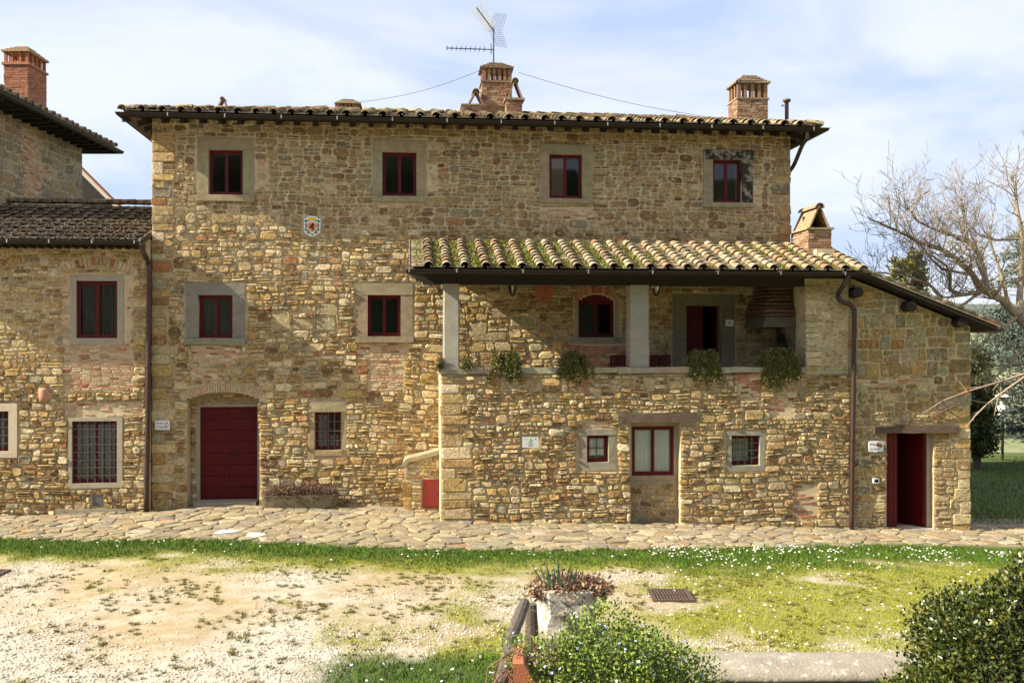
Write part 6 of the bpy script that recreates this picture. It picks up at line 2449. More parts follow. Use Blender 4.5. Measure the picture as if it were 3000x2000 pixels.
def dry_tuft(name, parent_loc, rz_, ex, ey, h, n, label, z0=0, cat='plant', col=(.095, .05, .033), col2=(.19, .115, .07)):
    e = empty(name, parent_loc, rz_, label, cat)
    g = Geo()
    P, O = [], []
    for _ in range(n):
        x, y = U(-ex, ex), U(-ey, ey)
        hh = h * U(.35, 1.0) * (1 - .35 * (x / ex) ** 2)
        p = Vector((x, y, z0))
        d = Vector((U(-.5, .5), U(-.7, .4), 1.0))
        pts = [tuple(p)]
        for s in range(4):
            d = (d + Vector((U(-.6, .6), U(-.6, .6), U(-.25, .3)))).normalized()
            p = p + d * hh / 4
            pts.append(tuple(p))
            P.append(tuple(p))
        g.tube(pts, [.006, .005, .004, .003, .002], 3, col=tuple(v * U(.6, 1.4) for v in col), cap=False)
    g.build('stems', M['dry'], e, cols=True, kind='stuff')
    P = np.repeat(np.array(P), 2, 0)
    P = P + npr.normal(0, .018, P.shape)
    leaves('withered_leaves', P, .035, .010, tones(len(P), col, .5, col2, .35), M['leaf'], e, kind='stuff', up_=-.1)
    return e


dry_tuft('dry_plants', m2w((tA + tB) / 2, -.33, tz), ANG, hw * .92, .19, .50, 620, 'withered reddish brown plants filling the stone trough', z0=.2)


# trailing plants on the parapet
def trailing(px0, px1, pyt, pyb, label, pot=None, strands=26, n_leaf=4600, drop=None, extra=None):
    x0, x1 = Q(px0, 1080, YL)[0], Q(px1, 1080, YL)[0]
    cx, hwid = (x0 + x1) / 2, (x1 - x0) / 2
    e = empty('trailing_plant', m2w(cx, YL + .12, zpar - .005), ANG, label, 'plant', 'trailing plants on the loggia parapet')
    top = Q((px0 + px1) / 2, pyt, YL)[1] - zpar
    low = Q((px0 + px1) / 2, pyb, YL)[1] - zpar
    pr = .13
    Geo().lathe([(.085, 0), (.11, .12), (.125, .17), (.135, .17), (.135, .20), (.12, .20), (.11, .16)], 14, hwid * .55 if pot else 0, .03, 0).build('pot', M['terra'], e, smooth_sh=False)
    P, O = [], []
    g = Geo()
    lobes = [U(-.95, -.35), U(-.2, .3), U(.45, .95)]
    reach_ = [U(.55, 1.0) for _ in lobes]
    for _ in range(strands):
        li = rnd.randrange(3)
        a = max(-1.0, min(1.0, lobes[li] + rnd.gauss(0, .17)))
        x = a * hwid * .55
        y = U(-.06, .08)
        p = Vector((x, y, top * U(.45, .9)))
        pts = [tuple(p)]
        end = low * U(.2, 1.0) ** .8 * reach_[li]
        xe_ = a * hwid * U(.7, 1.05)
        over = U(-.22, -.185)
        steps = 9
        for s in range(1, steps + 1):
            t = s / steps
            yy = y + (over - y) * min(1, t * 2.2)
            zz = p.z + .05 * math.sin(min(1, t * 2) * math.pi) + (end - p.z) * max(0, (t - .25) / .75) ** 1.1
            xx = x + (xe_ - x) * t + .02 * math.sin(7 * t + a * 9)
            pts.append((xx, yy + U(-.015, .015), zz))
        g.tube(pts, .004, 3, cap=False, col=(.12, .08, .04))
        for s in range(n_leaf // strands):
            t = U(0, .999) ** .8 * (len(pts) - 1)
            i = int(t)
            f = t - i
            P.append([pts[i][c] + (pts[i + 1][c] - pts[i][c]) * f + rnd.gauss(0, .024) for c in range(3)])
    for _ in range(n_leaf // 3):
        a, b, r_ = U(0, 6.28), U(0, 1), U(.55, 1)
        P.append([hwid * .85 * r_ * math.cos(a) * math.sqrt(1 - b * b), -.02 + .16 * r_ * math.sin(a), top * b * r_ + .02])
    g.build('stems', M['dry'], e, cols=True, kind='stuff')
    P = np.array(P)
    leaves('foliage', P, .036, .014, tones(len(P), (.10, .115, .026), .5, (.16, .10, .035), .25), M['leaf'], e, kind='stuff', up_=.1)
    return e


trailing(1425, 1545, 1030, 1148, 'trailing green plant spilling over the parapet next to the first column', strands=24)
trailing(1618, 1746, 1030, 1135, 'trailing plant with its terracotta pot showing on the parapet', pot=True, strands=24)
trailing(1985, 2130, 1026, 1132, 'trailing plant on the parapet in front of the loggia door', strands=26)
trailing(2200, 2355, 1020, 1165, 'largest trailing plant, on the parapet next to the masonry pier', strands=40, n_leaf=7500)
trailing(1278, 1300, 1052, 1085, 'small yellowing plant at the outer side of the first column', strands=6, n_leaf=420)
trailing(1345, 1395, 1046, 1085, 'small plant in the shade of the first column', strands=8, n_leaf=600)

# drain grates
for (c0, c1, lab, nb_) in (((1895, 1729, 2022, 1760), 19, 'rusty iron drain grate in the gravel near the white stone planter', 12), ((-70, 1672, 55, 1700), 12, 'iron drain grate in the gravel below the annex', 12)):
    A, B_, C_, D_ = gpt(c0[0], c0[1]), gpt(c0[2] - (12 if c0[0] > 0 else 25), c0[1]), gpt(c0[2], c0[3]), gpt(c0[0] + (12 if c0[0] > 0 else -25), c0[3])
    w_, d_ = (B_ - A).length, abs(A.y - D_.y)
    e = empty('drain_grate', (A.x, D_.y, gz(A.x, A.y) + .004), 0, lab, 'grate', 'drain grates in the courtyard')
    Geo().box(0, w_, 0, .05, -.03, .03).box(0, w_, d_ - .05, d_, -.03, .03).box(0, .05, .051, d_ - .051, -.03, .03).box(w_ - .05, w_, .051, d_ - .051, -.03, .03).build('frame', M['rust'], e)
    Geo().box(.05, w_ - .05, .05, d_ - .05, -.03, .002).build('pit', M['interior'], e)
    for q in range(nb_):
        xx = .06 + q * (w_ - .12) / (nb_ - 1)
        Geo().box(xx - .012, xx + .012, .052, d_ - .052, .004, .026).build('bar', M['rust'], e)
    Geo().box(.052, w_ - .052, d_ / 2 - .015, d_ / 2 + .015, .0265, .032).build('cross_bar', M['rust'], e)

# aerial on the big chimney
mx_, _ = Q(1446, 180, 2.9)
mzb, mzt = Q(1446, 190, 2.9)[1], Q(1446, 78, 2.9)[1]
e = empty('tv_aerial', m2w(mx_, 2.9, mzb), ANG, 'television aerial mast with two yagi antennas on the big chimney', 'aerial')
H_ = mzt - mzb
Geo().tube([(0, 0, -.15), (0, 0, H_)], .02, 8).build('mast', M['grey_metal'], e)
zz = Q(1446, 147, 2.9)[1] - mzb
xe_ = Q(1306, 152, 2.9)[0] - mx_
g = Geo().tube([(0, -.03, zz), (xe_, -.25, zz - .06)], .014, 6)
for q in range(9):
    t = .2 + .78 * q / 8
    g.tube([(xe_ * t, -.03 - .22 * t - .25, zz - .06 * t), (xe_ * t, -.03 - .22 * t + .25, zz - .06 * t)], .007, 5)
    g.box(xe_ * t - .008, xe_ * t + .008, -.03 - .22 * t - .01, -.03 - .22 * t + .01, zz - .06 * t - .04, zz - .06 * t + .04)
g.tube([(-.07, -.04, zz - .12), (-.07, -.04, zz + .16)], .013, 6)
g.build('lower_antenna', M['grey_metal'], e)
a_, b_ = Q(1390, 52, 2.7), Q(1447, 85, 2.7)
p0, p1 = Vector((a_[0] - mx_, -1.0, a_[1] - mzb)), Vector((b_[0] - mx_, -.05, b_[1] - mzb))
Geo().tube([tuple(p0), tuple(p1)], .016, 6).build('upper_boom', M['iron_black'], e)
g = Geo()
dr_ = (p1 - p0).normalized()
sd = Vector((.42, -.30, -.02)).normalized()
sd = (Vector((.62, .0, .36)) - dr_ * dr_.dot(Vector((.62, .0, .36)))).normalized()
for q in range(14):
    c = p0 + (p1 - p0) * (q / 14)
    for off in (-.02, .02):
        g.tube([tuple(c - sd * .17 + Vector((0, 0, off))), tuple(c + sd * .17 + Vector((0, 0, off)))], .009, 4)
g.build('directors', M['alu'], e)
g = Geo()
for sg in (1, -1):
    for q in range(9):
        t = q / 8
        a = p1 + Vector((.08, 0, .02 * sg)) + Vector((.14, .05, .42 * sg)) * t
        g.tube([tuple(a - Vector((.20, .1, -.02))), tuple(a + Vector((.16, .1, .04)))], .004, 4, cap=False)
    for q in range(6):
        t = q / 5
        a = p1 + Vector((.08, 0, .02 * sg)) + Vector((-.20 + .36 * t, -.1 + .2 * t, .02 + .02 * t))
        g.tube([tuple(a), tuple(a + Vector((.14, .05, .42 * sg)))], .004, 4, cap=False)
g.build('reflector', M['grey_metal'], e)
# stay wires
for (a, b, y0, y1, lab) in (((1412, 205), (1052, 300), 2.7, 3.6, 'thin stay wire between the big chimney and the small one'), ((1520, 213), (2120, 350), 2.7, 2.6, 'thin stay wire between the big chimney and the east chimney')):
    p, q = Q(a[0], a[1], y0), Q(b[0], b[1], y1)
    e = empty('stay_wire', m2w(p[0], y0, p[1]), ANG, lab, 'wire')
    pts = [((q[0] - p[0]) * t, (y1 - y0) * t, (q[1] - p[1]) * t - .14 * math.sin(math.pi * t)) for t in np.linspace(0, 1, 14)]
    Geo().tube(pts, .007, 4).build('strand', M['grey_metal'], e)

# ------------------------------------------------------------------ trees and lawn east of the house
def branch(g, p, d, ln, r, depth, spread, up_, P_end, gt):
    n = max(3, int(ln / .22))
    pts, rr = [tuple(p)], [r]
    p, d = Vector(p), Vector(d).normalized()
    marks = []
    for i in range(n):
        d = (d + Vector((U(-1, 1), U(-1, 1), U(-1, 1))) * .17 + Vector((0, 0, up_))).normalized()
        p = p + d * ln / n
        pts.append(tuple(p))
        rr.append(max(.0055, r * (1 - .72 * (i + 1) / n)))
        marks.append((Vector(p), Vector(d), rr[-1]))
    (g if r > .022 else gt).tube(pts, rr, 6 if r > .03 else (4 if r > .012 else 3), cap=False)
    if depth <= 0:
        P_end.append(tuple(p))
        return
    k = max(2, int(ln / .20)) if depth < 3 else max(3, int(ln / .32))
    for q in range(k):
        t = .22 + .78 * (q + U(0, .6)) / k
        i = min(len(marks) - 1, int(t * len(marks)))
        mp_, md, mr = marks[i]
        side = Vector((U(-1, 1), U(-1, 1), U(-.5, 1))).normalized()
        nd = (md * U(.45, .9) + side * spread).normalized()
        branch(g, mp_, nd, ln * U(.34, .6), max(.006, mr * U(.5, .75)), depth - 1, spread, up_, P_end, gt)


YT = 29.0
bt_root = PW(3130, 1100, YT)
bt = empty('bare_tree', (bt_root.x, YT, gz(bt_root.x, YT)), 0, 'large leafless tree with pale spreading limbs behind the lean-to roof', 'tree')
base_z = gz(bt_root.x, YT)
rel = lambda px, py, Y: PW(px, py, Y) - Vector((bt_root.x, YT, base_z))
gb, gt, ends = Geo(), Geo(), []
trunk = [Vector((0, 0, -.1)), Vector((-.05, 0, .8)), rel(3110, 1100, YT), rel(3060, 1010, YT), rel(2985, 925, YT)]
gb.tube([tuple(v) for v in trunk], [.26, .22, .20, .18, .16], 10)
limbs = [
    ([(2985, 925, 29), (2930, 875, 29), (2880, 853, 28.8), (2830, 862, 28.5), (2760, 872, 28.2)], .13),
    ([(2930, 878, 29), (2893, 845, 29.3), (2880, 790, 29.6), (2868, 745, 29.7), (2845, 712, 29.8), (2825, 690, 29.8), (2822, 640, 29.9), (2824, 605, 30), (2812, 580, 30)], .10),
    ([(2880, 853, 28.8), (2850, 805, 28.5), (2805, 760, 28.3), (2760, 730, 28.2), (2690, 710, 28), (2640, 680, 27.8), (2590, 660, 27.6), (2545, 640, 27.4)], .10),
    ([(2845, 715, 29.8), (2790, 690, 29.5), (2735, 670, 29.3), (2690, 650, 29.2), (2660, 610, 29), (2652, 590, 29)], .06),
    ([(2985, 925, 29), (2990, 840, 30), (2995, 700, 30.5), (2978, 600, 30.6), (2975, 540, 30.6), (2960, 515, 30.6)], .11),
    ([(2830, 862, 28.5), (2785, 850, 28.2), (2784, 800, 28), (2765, 770, 27.8), (2720, 745, 27.6), (2660, 740, 27.5)], .055),
    ([(2760, 872, 28.2), (2720, 830, 28), (2660, 810, 27.6), (2600, 800, 27.3), (2540, 795, 27)], .05),
    ([(2978, 700, 30.5), (2920, 705, 30.2), (2870, 690, 30), (2840, 660, 29.8)], .05),
    ([(3020, 960, 29), (3060, 800, 29.5), (3080, 600, 30)], .12),
    ([(2850, 805, 28.5), (2760, 790, 28), (2680, 700, 27.8), (2655, 640, 27.6)], .045),
    ([(2985, 925, 29), (2940, 960, 28.6), (2890, 990, 28.4), (2850, 1060, 28.2)], .06),
    ([(2960, 900, 29), (2930, 800, 29), (2900, 700, 29), (2915, 600, 29)], .06),
    ([(2880, 853, 28.8), (2800, 905, 28.3), (2740, 860, 28), (2690, 790, 28)], .05),
    ([(3040, 990, 29), (2980, 1040, 28.5), (2920, 1100, 28.3), (2880, 1130, 28.1)], .07),
]
for pts, r in limbs:
    w = [rel(*p) for p in pts]
    rr = [max(.012, r * (1 - .8 * i / (len(w) - 1))) for i in range(len(w))]
    # smooth the limb
    P2, R2 = [], []
    for i in range(len(w) - 1):
        for t in (0, .33, .66):
            a, b = w[i], w[i + 1]
            P2.append(tuple(a + (b - a) * t + Vector((U(-.02, .02), U(-.02, .02), U(-.02, .02)))))
            R2.append(rr[i] + (rr[i + 1] - rr[i]) * t)
    P2.append(tuple(w[-1]))
    R2.append(rr[-1])
    gb.tube(P2, R2, 7, cap=False)
    for i in range(3, len(P2)):
        for _ in range(3):
            if U(0, 1) < .85:
                md = (Vector(P2[i]) - Vector(P2[i - 1])).normalized()
                side = Vector((U(-1, 1), U(-1, 1), U(-.35, 1))).normalized()
                branch(gb, P2[i], md * .5 + side * .9, U(.5, 1.15), max(.009, R2[i] * .35), 2, .9, .06, ends, gt)
gb.build('trunk', M['bark'], bt, smooth_sh=True)
gt.build('crown', M['twig'], bt, kind='stuff')


def conifer(name, X, Y, h, rad, col, alt, label, n, leaf=(.10, .016), droop=-.25, layers=26, z0=.3, power=.8, trunk_r=.16, share=.25):
    e = empty(name, (X, Y, gz(X, Y)), 0, label, 'tree')
    Geo().tube([(0, 0, -.2), (0, 0, h * .5), (0, 0, h * .97)], [trunk_r, trunk_r * .6, .03], 8).build('trunk', M['trunk_dark'], e)
    P, O = [], []
    g = Geo()
    for k in range(layers):
        t = k / layers
        z = z0 + (h - z0) * t
        R_ = rad * (1 - t) ** power + .08
        for b in range(6):
            a = U(0, 6.283)
            l = R_ * U(.65, 1.1)
            pts = [(l * s * math.cos(a), l * s * math.sin(a), z + droop * l * s * s + .1 * s) for s in (0, .35, .7, 1.0)]
            g.tube(pts, [.03, .022, .014, .006], 4, cap=False)
            m = int(n / (layers * 6) * (.5 + R_ / rad))
            for _ in range(m):
                s = U(.15, 1.02)
                P.append((l * s * math.cos(a) + rnd.gauss(0, .10 * (R_ * .5 + .3)), l * s * math.sin(a) + rnd.gauss(0, .10 * (R_ * .5 + .3)), z + droop * l * s * s + .1 * s + rnd.gauss(0, .07)))
                O.append((math.cos(a) * .5, math.sin(a) * .5, .1))
    g.build('branches', M['trunk_dark'], e)
    P = np.array(P)
    leaves('crown', P, leaf[0], leaf[1], tones(len(P), col, .4, alt, share), M['leaf'], e, kind='stuff', out=np.array(O), up_=.1)
    return e


p = PW(2975, 1330, 37)
conifer('blue_cedar', p.x + 1.0, 37, 9.6, 3.3, (.105, .145, .12), (.06, .085, .065), 'blue green cedar behind the street lamp and the bare tree', 26000, leaf=(.13, .028), droop=-.12, layers=24, power=.55, z0=1.3)
p = PW(2640, 1300, 33)
conifer('golden_cypress', p.x, 33, 7.3, 1.15, (.22, .20, .03), (.10, .12, .025), 'golden cypress showing above the lean-to roof, the one with the lower tip', 7000, leaf=(.16, .035), droop=.35, layers=22, power=.6, z0=.4)
p = PW(2682, 1300, 33.4)
conifer('golden_cypress', p.x, 33.4, 7.65, 1.0, (.20, .19, .03), (.10, .12, .025), 'golden cypress showing above the lean-to roof, the one with the taller tip', 6500, leaf=(.16, .035), droop=.35, layers=22, power=.6, z0=.4)
p = PW(2862, 1330, 36)
conifer('dark_cypress', p.x, 36, 4.3, .72, (.035, .055, .015), (.13, .14, .02), 'dark green cypress close to the lean-to corner', 7000, leaf=(.13, .03), droop=.3, layers=20, power=.45, z0=.5, share=.3)


def olive(X, Y, z, r, label, n=900, col=(.17, .185, .12)):
    e = empty('olive_tree', (X, Y, z), 0, label, 'tree', 'olive trees on the slope')
    g = Geo().tube([(0, 0, -.3), (.1, 0, r * .6), (-.05, 0, r * 1.1)], [.16, .12, .08], 6)
    for q in range(5):
        a = U(0, 6.28)
        g.tube([(0, 0, r * .9), (r * .5 * math.cos(a), r * .5 * math.sin(a), r * 1.5)], [.07, .03], 5)
    g.build('trunk', M['trunk_dark'], e)
    cl_ = [(rnd.gauss(0, r * .42), rnd.gauss(0, r * .42), r * 1.45 + rnd.gauss(0, r * .3)) for _ in range(12)]
    P = np.array([[c + rnd.gauss(0, r * .22) for c in cl_[rnd.randrange(12)]] for _ in range(n)])
    leaves('crown', P, .28, .07, tones(len(P), col, .4), M['leaf'], e, kind='stuff')
    return e


for i, (px, Y, r, lab) in enumerate(((2862, 58, 1.5, 'olive tree on the sunny slope nearest the lean-to corner'), (2905, 64, 1.7, 'olive tree on the sunny slope just beside the lamp post'), (2960, 60, 1.6, 'olive tree on the sunny slope on the far side of the lamp post'),
                                     (2995, 66, 1.8, 'olive tree on the sunny slope at the picture edge'), (2880, 74, 2.0, 'small far olive tree behind the one by the lean-to'), (2935, 80, 2.1, 'small far olive tree straight behind the lamp post'), (2985, 84, 2.2, 'small far olive tree under the cedar'))):
    X = (px - CX) / F * Y
    olive(X, Y, -2.4 + 7.5 * min(1, max(0, (Y - 54) / 60)) + .4, r, lab)

# lamp post on the lawn
lp_ = gpt(2937, 1348)
sc_ = lp_.y / F
e = empty('street_lamp', tuple(lp_), 0, 'black lamp post with white globe and flat hat on the shaded lawn', 'lamp')
hp = (1348 - 1222) * sc_
Geo().tube([(0, 0, -.1), (0, 0, hp)], .05, 10).build('pole', M['iron_black'], e)
Geo().lathe([(.06, 0), (.17, .06), (.22, .16), (.24, .28), (.20, .40), (.12, .46)], 16, 0, 0, hp).build('globe', M['lampwhite'], e, smooth_sh=True)
Geo().lathe([(.10, .46), (.10, .78)], 12, 0, 0, hp).build('neck', M['lampwhite'], e, smooth_sh=True)
Geo().lathe([(.33, .78), (.35, .80), (.22, .87), (.02, .93)], 18, 0, 0, hp).build('hat', M['white_paint'], e)

# lawn blades in the shade beyond the lean-to
n = 16000
X, Y = 10.8 + npr.random(n) * 12, 24.4 + npr.random(n) ** 1.3 * 16
k = np.abs(X / Y) < .56
X, Y = X[k], Y[k]
m = len(X)
Z = gz_np(X, Y)
h = .05 + npr.random(m) * .08
a = npr.random(m) * 6.28
dx = np.stack([np.cos(a) * .012, np.sin(a) * .012, np.zeros(m)], -1)
b_ = np.stack([X, Y, Z - .01], -1)
tip = b_ + np.stack([npr.normal(0, .03, m), npr.normal(0, .03, m), h], -1)
tag(fast('lawn_grass', np.stack([b_ - dx, b_ + dx, tip], 1).reshape(-1, 3), np.arange(m * 3).reshape(-1, 3), M['blade'], cols=np.repeat(col_lush(None, m), 3, 0), kind='stuff'), 'green lawn beyond the lean-to')

# ------------------------------------------------------------------ terrace edge in the foreground
nx_t, ny_t = 40, 26
txs, tys = np.linspace(-4, 9, nx_t), np.linspace(-3, 7.0, ny_t)
TXX, TYY = np.meshgrid(txs, tys)
t_ = np.clip((TYY - 3.2) / 2.6, 0, 1)
TZZ = 2.2 - .95 * t_ * t_ * (3 - 2 * t_)
s_ = np.clip((-.15 - TXX) / 1.2, 0, 1)
TZZ = TZZ * (1 - s_ * s_ * (3 - 2 * s_) * np.clip((TYY - 1.5) / 2.5, 0, 1)) + (fbm(TXX, TYY, 8, 3, 1.5) - .5) * .06 - .02
ii = np.arange(nx_t * ny_t).reshape(ny_t, nx_t)
ff = np.stack([ii[:-1, :-1], ii[:-1, 1:], ii[1:, 1:], ii[1:, :-1]], -1).reshape(-1, 4)
M['soil'] = simple('garden_soil', (.11, .075, .045), .95, .4, 9.0, bump=.8, bscale=30)
tag(fast('bank', np.stack([TXX, TYY, TZZ], -1).reshape(-1, 3), ff, M['soil'], kind='structure', smooth_sh=True), 'planted bank at the terrace edge')
# retaining wall with rounded coping
ca0, ca1 = PW(2060, 1897, 7.0), PW(2600, 1892, 7.0)
wx0, wx1, wy0, wy1 = .05, 9.6, 6.56, 7.02
wz_ = 1.80
RW = empty('retaining_wall', (wx0, wy0, 0), 0, 'low garden wall with broad rounded concrete coping and white lichen', 'wall')
Geo().box(.04, wx1 - wx0 - .04, .05, wy1 - wy0 - .04, -.3, wz_ - .13).build('wall', M['mortar'], RW)
for k in range(3):
    V, Fc = [], []
    x0, x1 = k * 3.2 + .004, k * 3.2 + 3.196
    NS = 12
    prof = [(-.03, -.10)] + [(-.03 + (wy1 - wy0 + .06) * q / 8, -.06 + .065 * math.sin(math.pi * q / 8)) for q in range(9)] + [(wy1 - wy0 + .03, -.10)]
    m = len(prof)
    for i in range(NS + 1):
        x = x0 + (x1 - x0) * i / NS
        for (y, z) in prof:
            V.append((x, y + U(-.004, .004), wz_ + z + U(-.003, .003)))
    for i in range(NS):
        for q in range(m):
            r2 = (q + 1) % m
            Fc.append((i * m + q, i * m + r2, i * m + m + r2, i * m + m + q))
    Fc += [tuple(range(m - 1, -1, -1)), tuple(NS * m + q for q in range(m))]
    Geo().add(V, Fc).build('coping', M['coping'], RW, smooth_sh=True)
for k in range(38):
    Geo().box(.045 + k * .245, .28 + k * .245, .028, .049, wz_ - .20, wz_ - .135, col=pick('brickred')).build('brick', M['brick'], RW, cols=True)
# pier carrying the white stone planter
pxm = (1570 + 1745) / 2
pc = PW(pxm, 1715, 7.6)
SP = empty('stone_pier', (pc.x, 7.6, 0), 0, 'squat rubble pier under the white stone planter', 'pier')
psz = 1.72
Geo().box(-.30, .30, -.28, .28, -.3, psz - .06, j=.02).build('block', M['mortar'], SP)
Geo().box(-.34, .34, -.32, .32, psz - .059, psz, j=.012, col=(.33, .29, .21)).build('cap_slab', M['surround'], SP, cols=True)
PL = empty('stone_planter', (pc.x, 7.6, psz), 0, 'rough white travertine planter bowl crusted with lichen', 'planter')
hp_ = pc.z - psz
V, Fc = [], []
N = 20
jr = [U(.90, 1.08) for _ in range(N)]
for (k, z) in ((.74, 0), (.82, .08), (.90, .18), (.97, hp_ * .72), (1.0, hp_ - .01), (.93, hp_ + .005), (.84, hp_ - .01), (.80, hp_ - .10)):
    for q in range(N):
        a = 2 * math.pi * q / N
        sx_ = math.copysign(abs(math.cos(a)) ** .55, math.cos(a))
        sy_ = math.copysign(abs(math.sin(a)) ** .55, math.sin(a))
        rr = .235 * k * jr[q] * U(.93, 1.07)
        V.append((sx_ * rr, sy_ * rr * .85, z + U(-.012, .012)))
for r_ in range(7):
    for q in range(N):
        q2 = (q + 1) % N
        Fc.append((r_ * N + q, r_ * N + q2, r_ * N + N + q2, r_ * N + N + q))
Fc += [tuple(range(N - 1, -1, -1)), tuple(7 * N + q for q in range(N))]
Geo().add(V, Fc).build('bowl', M['travertine'], PL)
dry_tuft('dry_sedum', (pc.x + .03, 7.6, psz + hp_ - .06), 0, .27, .17, .17, 420, 'withered brown stonecrop in the white planter', col=(.17, .095, .055), col2=(.31, .205, .12))
# iris fan
IR = empty('iris_leaves', (pc.x - .05, 7.50, psz + hp_ - .03), 0, 'fan of blue green iris leaves in the white planter', 'plant')
for q in range(26):
    t = q / 25 * 2 - 1
    x0, y0 = t * .09 + U(-.01, .01), U(-.05, .05)
    hh = U(.15, .25) * (1 - .25 * abs(t)) + .02
    ln_ = t * .10 + U(-.03, .03)
    w = U(.007, .012)
    V = []
    for s in (0, .4, .75, 1.0):
        ww = w * (1 - s ** 2.2) + .0006
        V += [(x0 + ln_ * s - ww, y0 + .01 * s, hh * s), (x0 + ln_ * s + ww, y0 + .004 + .01 * s, hh * s)]
    c = (.13 * U(.7, 1.4), .20 * U(.75, 1.3), .15 * U(.7, 1.3))
    g = Geo().add(V, [(0, 1, 3, 2), (2, 3, 5, 4), (4, 5, 7, 6)], c)
    g.build('leaf', M['leaf'], IR, cols=True)

# log rail and posts
def log(name, pts, r, label, cat):
    pts = [Vector(p) for p in pts]
    b = pts[0]
    e = empty(name, tuple(b), 0, label, cat)
    P2, R2 = [], []
    for i in range(len(pts) - 1):
        for t in (0, .25, .5, .75):
            P2.append(tuple(pts[i] + (pts[i + 1] - pts[i]) * t - b + Vector((U(-.008, .008), U(-.008, .008), U(-.006, .006)))))
            R2.append(r * U(.88, 1.1))
    P2.append(tuple(pts[-1] - b))
    R2.append(r * .9)
    Geo().tube(P2, R2, 10).build('timber', M['log'], e, smooth_sh=False)
    return e


log('log_post', [(PW(1556, 1768, 7.25).x, 7.25, .9), tuple(PW(1556, 1768, 7.25))], .047, 'short dark upright log next to the white planter', 'post')
log('log_post', [(PW(1502, 1868, 6.3).x, 6.3, .9), tuple(PW(1502, 1862, 6.3))], .034, 'low sawn post leaning on the slanting log rail', 'post')
log('log_rail', [tuple(PW(1452, 2060, 5.5)), tuple(PW(1478, 1965, 5.9)), tuple(PW(1492, 1880, 6.45)), tuple(PW(1537, 1765, 7.15))], .042, 'slanting grey log rail at the terrace corner', 'rail')
e = empty('tie_wire', tuple(PW(1530, 1775, 7.1)), 0, 'thin wire tied round the log rail and the upright log', 'wire')
b = PW(1530, 1775, 7.1)
Geo().tube([tuple(PW(px, py, Y) - b) for px, py, Y in ((1515, 1772, 7.08), (1530, 1774, 7.06), (1550, 1784, 7.16), (1572, 1790, 7.19))], .0035, 4).build('strand', M['clip'], e)

# terracotta trough and the speedwell mound
ft = PW(1502, 1935, 5.55)
e = empty('terracotta_trough', (ft.x, 5.5, 1.3), 0, 'orange terracotta trough under the flowering mound', 'planter')
hz_ = ft.z - 1.3
Geo().prism([(0.05, 0), (.95, 0), (1.0, hz_ - .22), (.20, hz_ - .16), (.12, hz_ - .10), (.06, hz_ + .0), (0, hz_)], 0, .32).build('body', M['terra'], e)
Geo().box(.32, 1.02, .02, .30, hz_ - .25, hz_ - .225, j=.004).build('rim', M['terra'], e)


def mound(n, C, R, jit=.16, bottom=-.3, seed=3, amp=1.0):
    """points through the outer shell of an uneven mound"""
    r = np.random.default_rng(seed)
    d = r.normal(0, 1, (n * 2, 3))
    d /= np.linalg.norm(d, axis=1)[:, None]
    d = d[d[:, 2] > bottom][:n]
    lump = 1 + amp * (.16 * np.sin(d[:, 0] * 7 + 1) * np.sin(d[:, 1] * 6) + .12 * np.sin(d[:, 2] * 9 + d[:, 0] * 5)) + r.normal(0, .03, len(d))
    k = (1 - jit * r.random(len(d)) ** 1.2 * 2.2) * lump
    return np.array(C) + d * np.array(R) * k[:, None], d


VC = PW(1775, 1985, 5.75)
SPW = empty('speedwell_mound', (VC.x, 5.75, 1.38), 0, 'sprawling mound of bright green speedwell with tiny blue flowers', 'plant')
P, d = mound(34000, (.0, .0, .42), (.62, .44, .54), .22, -.6, 4)
P2, d2 = mound(16000, (-.33, -.12, .30), (.34, .36, .38), .25, -.7, 9)
P3, d3 = mound(16000, (.38, -.08, .26), (.36, .36, .40), .25, -.7, 10)
P, d = np.concatenate([P, P2, P3]), np.concatenate([d, d2, d3])
leaves('foliage', P, .019, .0075, tones(len(P), (.12, .19, .028), .45, (.20, .23, .04), .3), M['leaf'], SPW, kind='stuff', out=d * .8, up_=.35)
core = Geo()
for (C, R) in (((0, 0, .30), (.44, .30, .40)), ((-.30, -.06, .26), (.2, .22, .24)), ((.30, -.04, .22), (.24, .22, .26))):
    core.lathe([(max(.001, math.cos(a)), math.sin(a)) for a in np.linspace(-1.57, 1.57, 7)], 12, 0, 0, 0, jit=.1)
    n0 = len(core.V) - 7 * 12
    core.V[n0:] = [(C[0] + x * R[0], C[1] + y * R[1], C[2] + z * R[2]) for x, y, z in core.V[n0:]]
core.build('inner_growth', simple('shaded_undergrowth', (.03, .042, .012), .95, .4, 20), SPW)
g = Geo()
for _ in range(240):
    i = rnd.randrange(len(P))
    a, b = P[i] * np.array([.75, .75, .8]), P[i] + d[i] * U(.02, .08)
    g.tube([tuple(a), tuple((a + b) / 2 + np.array([0, 0, .02])), tuple(b)], .0022, 3, cap=False, col=(.14, .16, .04))
for _ in range(60):                                      # grass stalks
    x, y = U(-.5, .6), U(-.3, .1)
    l = U(.25, .5)
    lean_ = U(-.5, .5)
    g.tube([(x, y, .35), (x + lean_ * l * .3, y - .05, .35 + l * .6), (x + lean_ * l, y - .12, .35 + l * .85)], [.003, .0025, .001], 3, cap=False, col=(.20, .26, .06))
SP_ = []
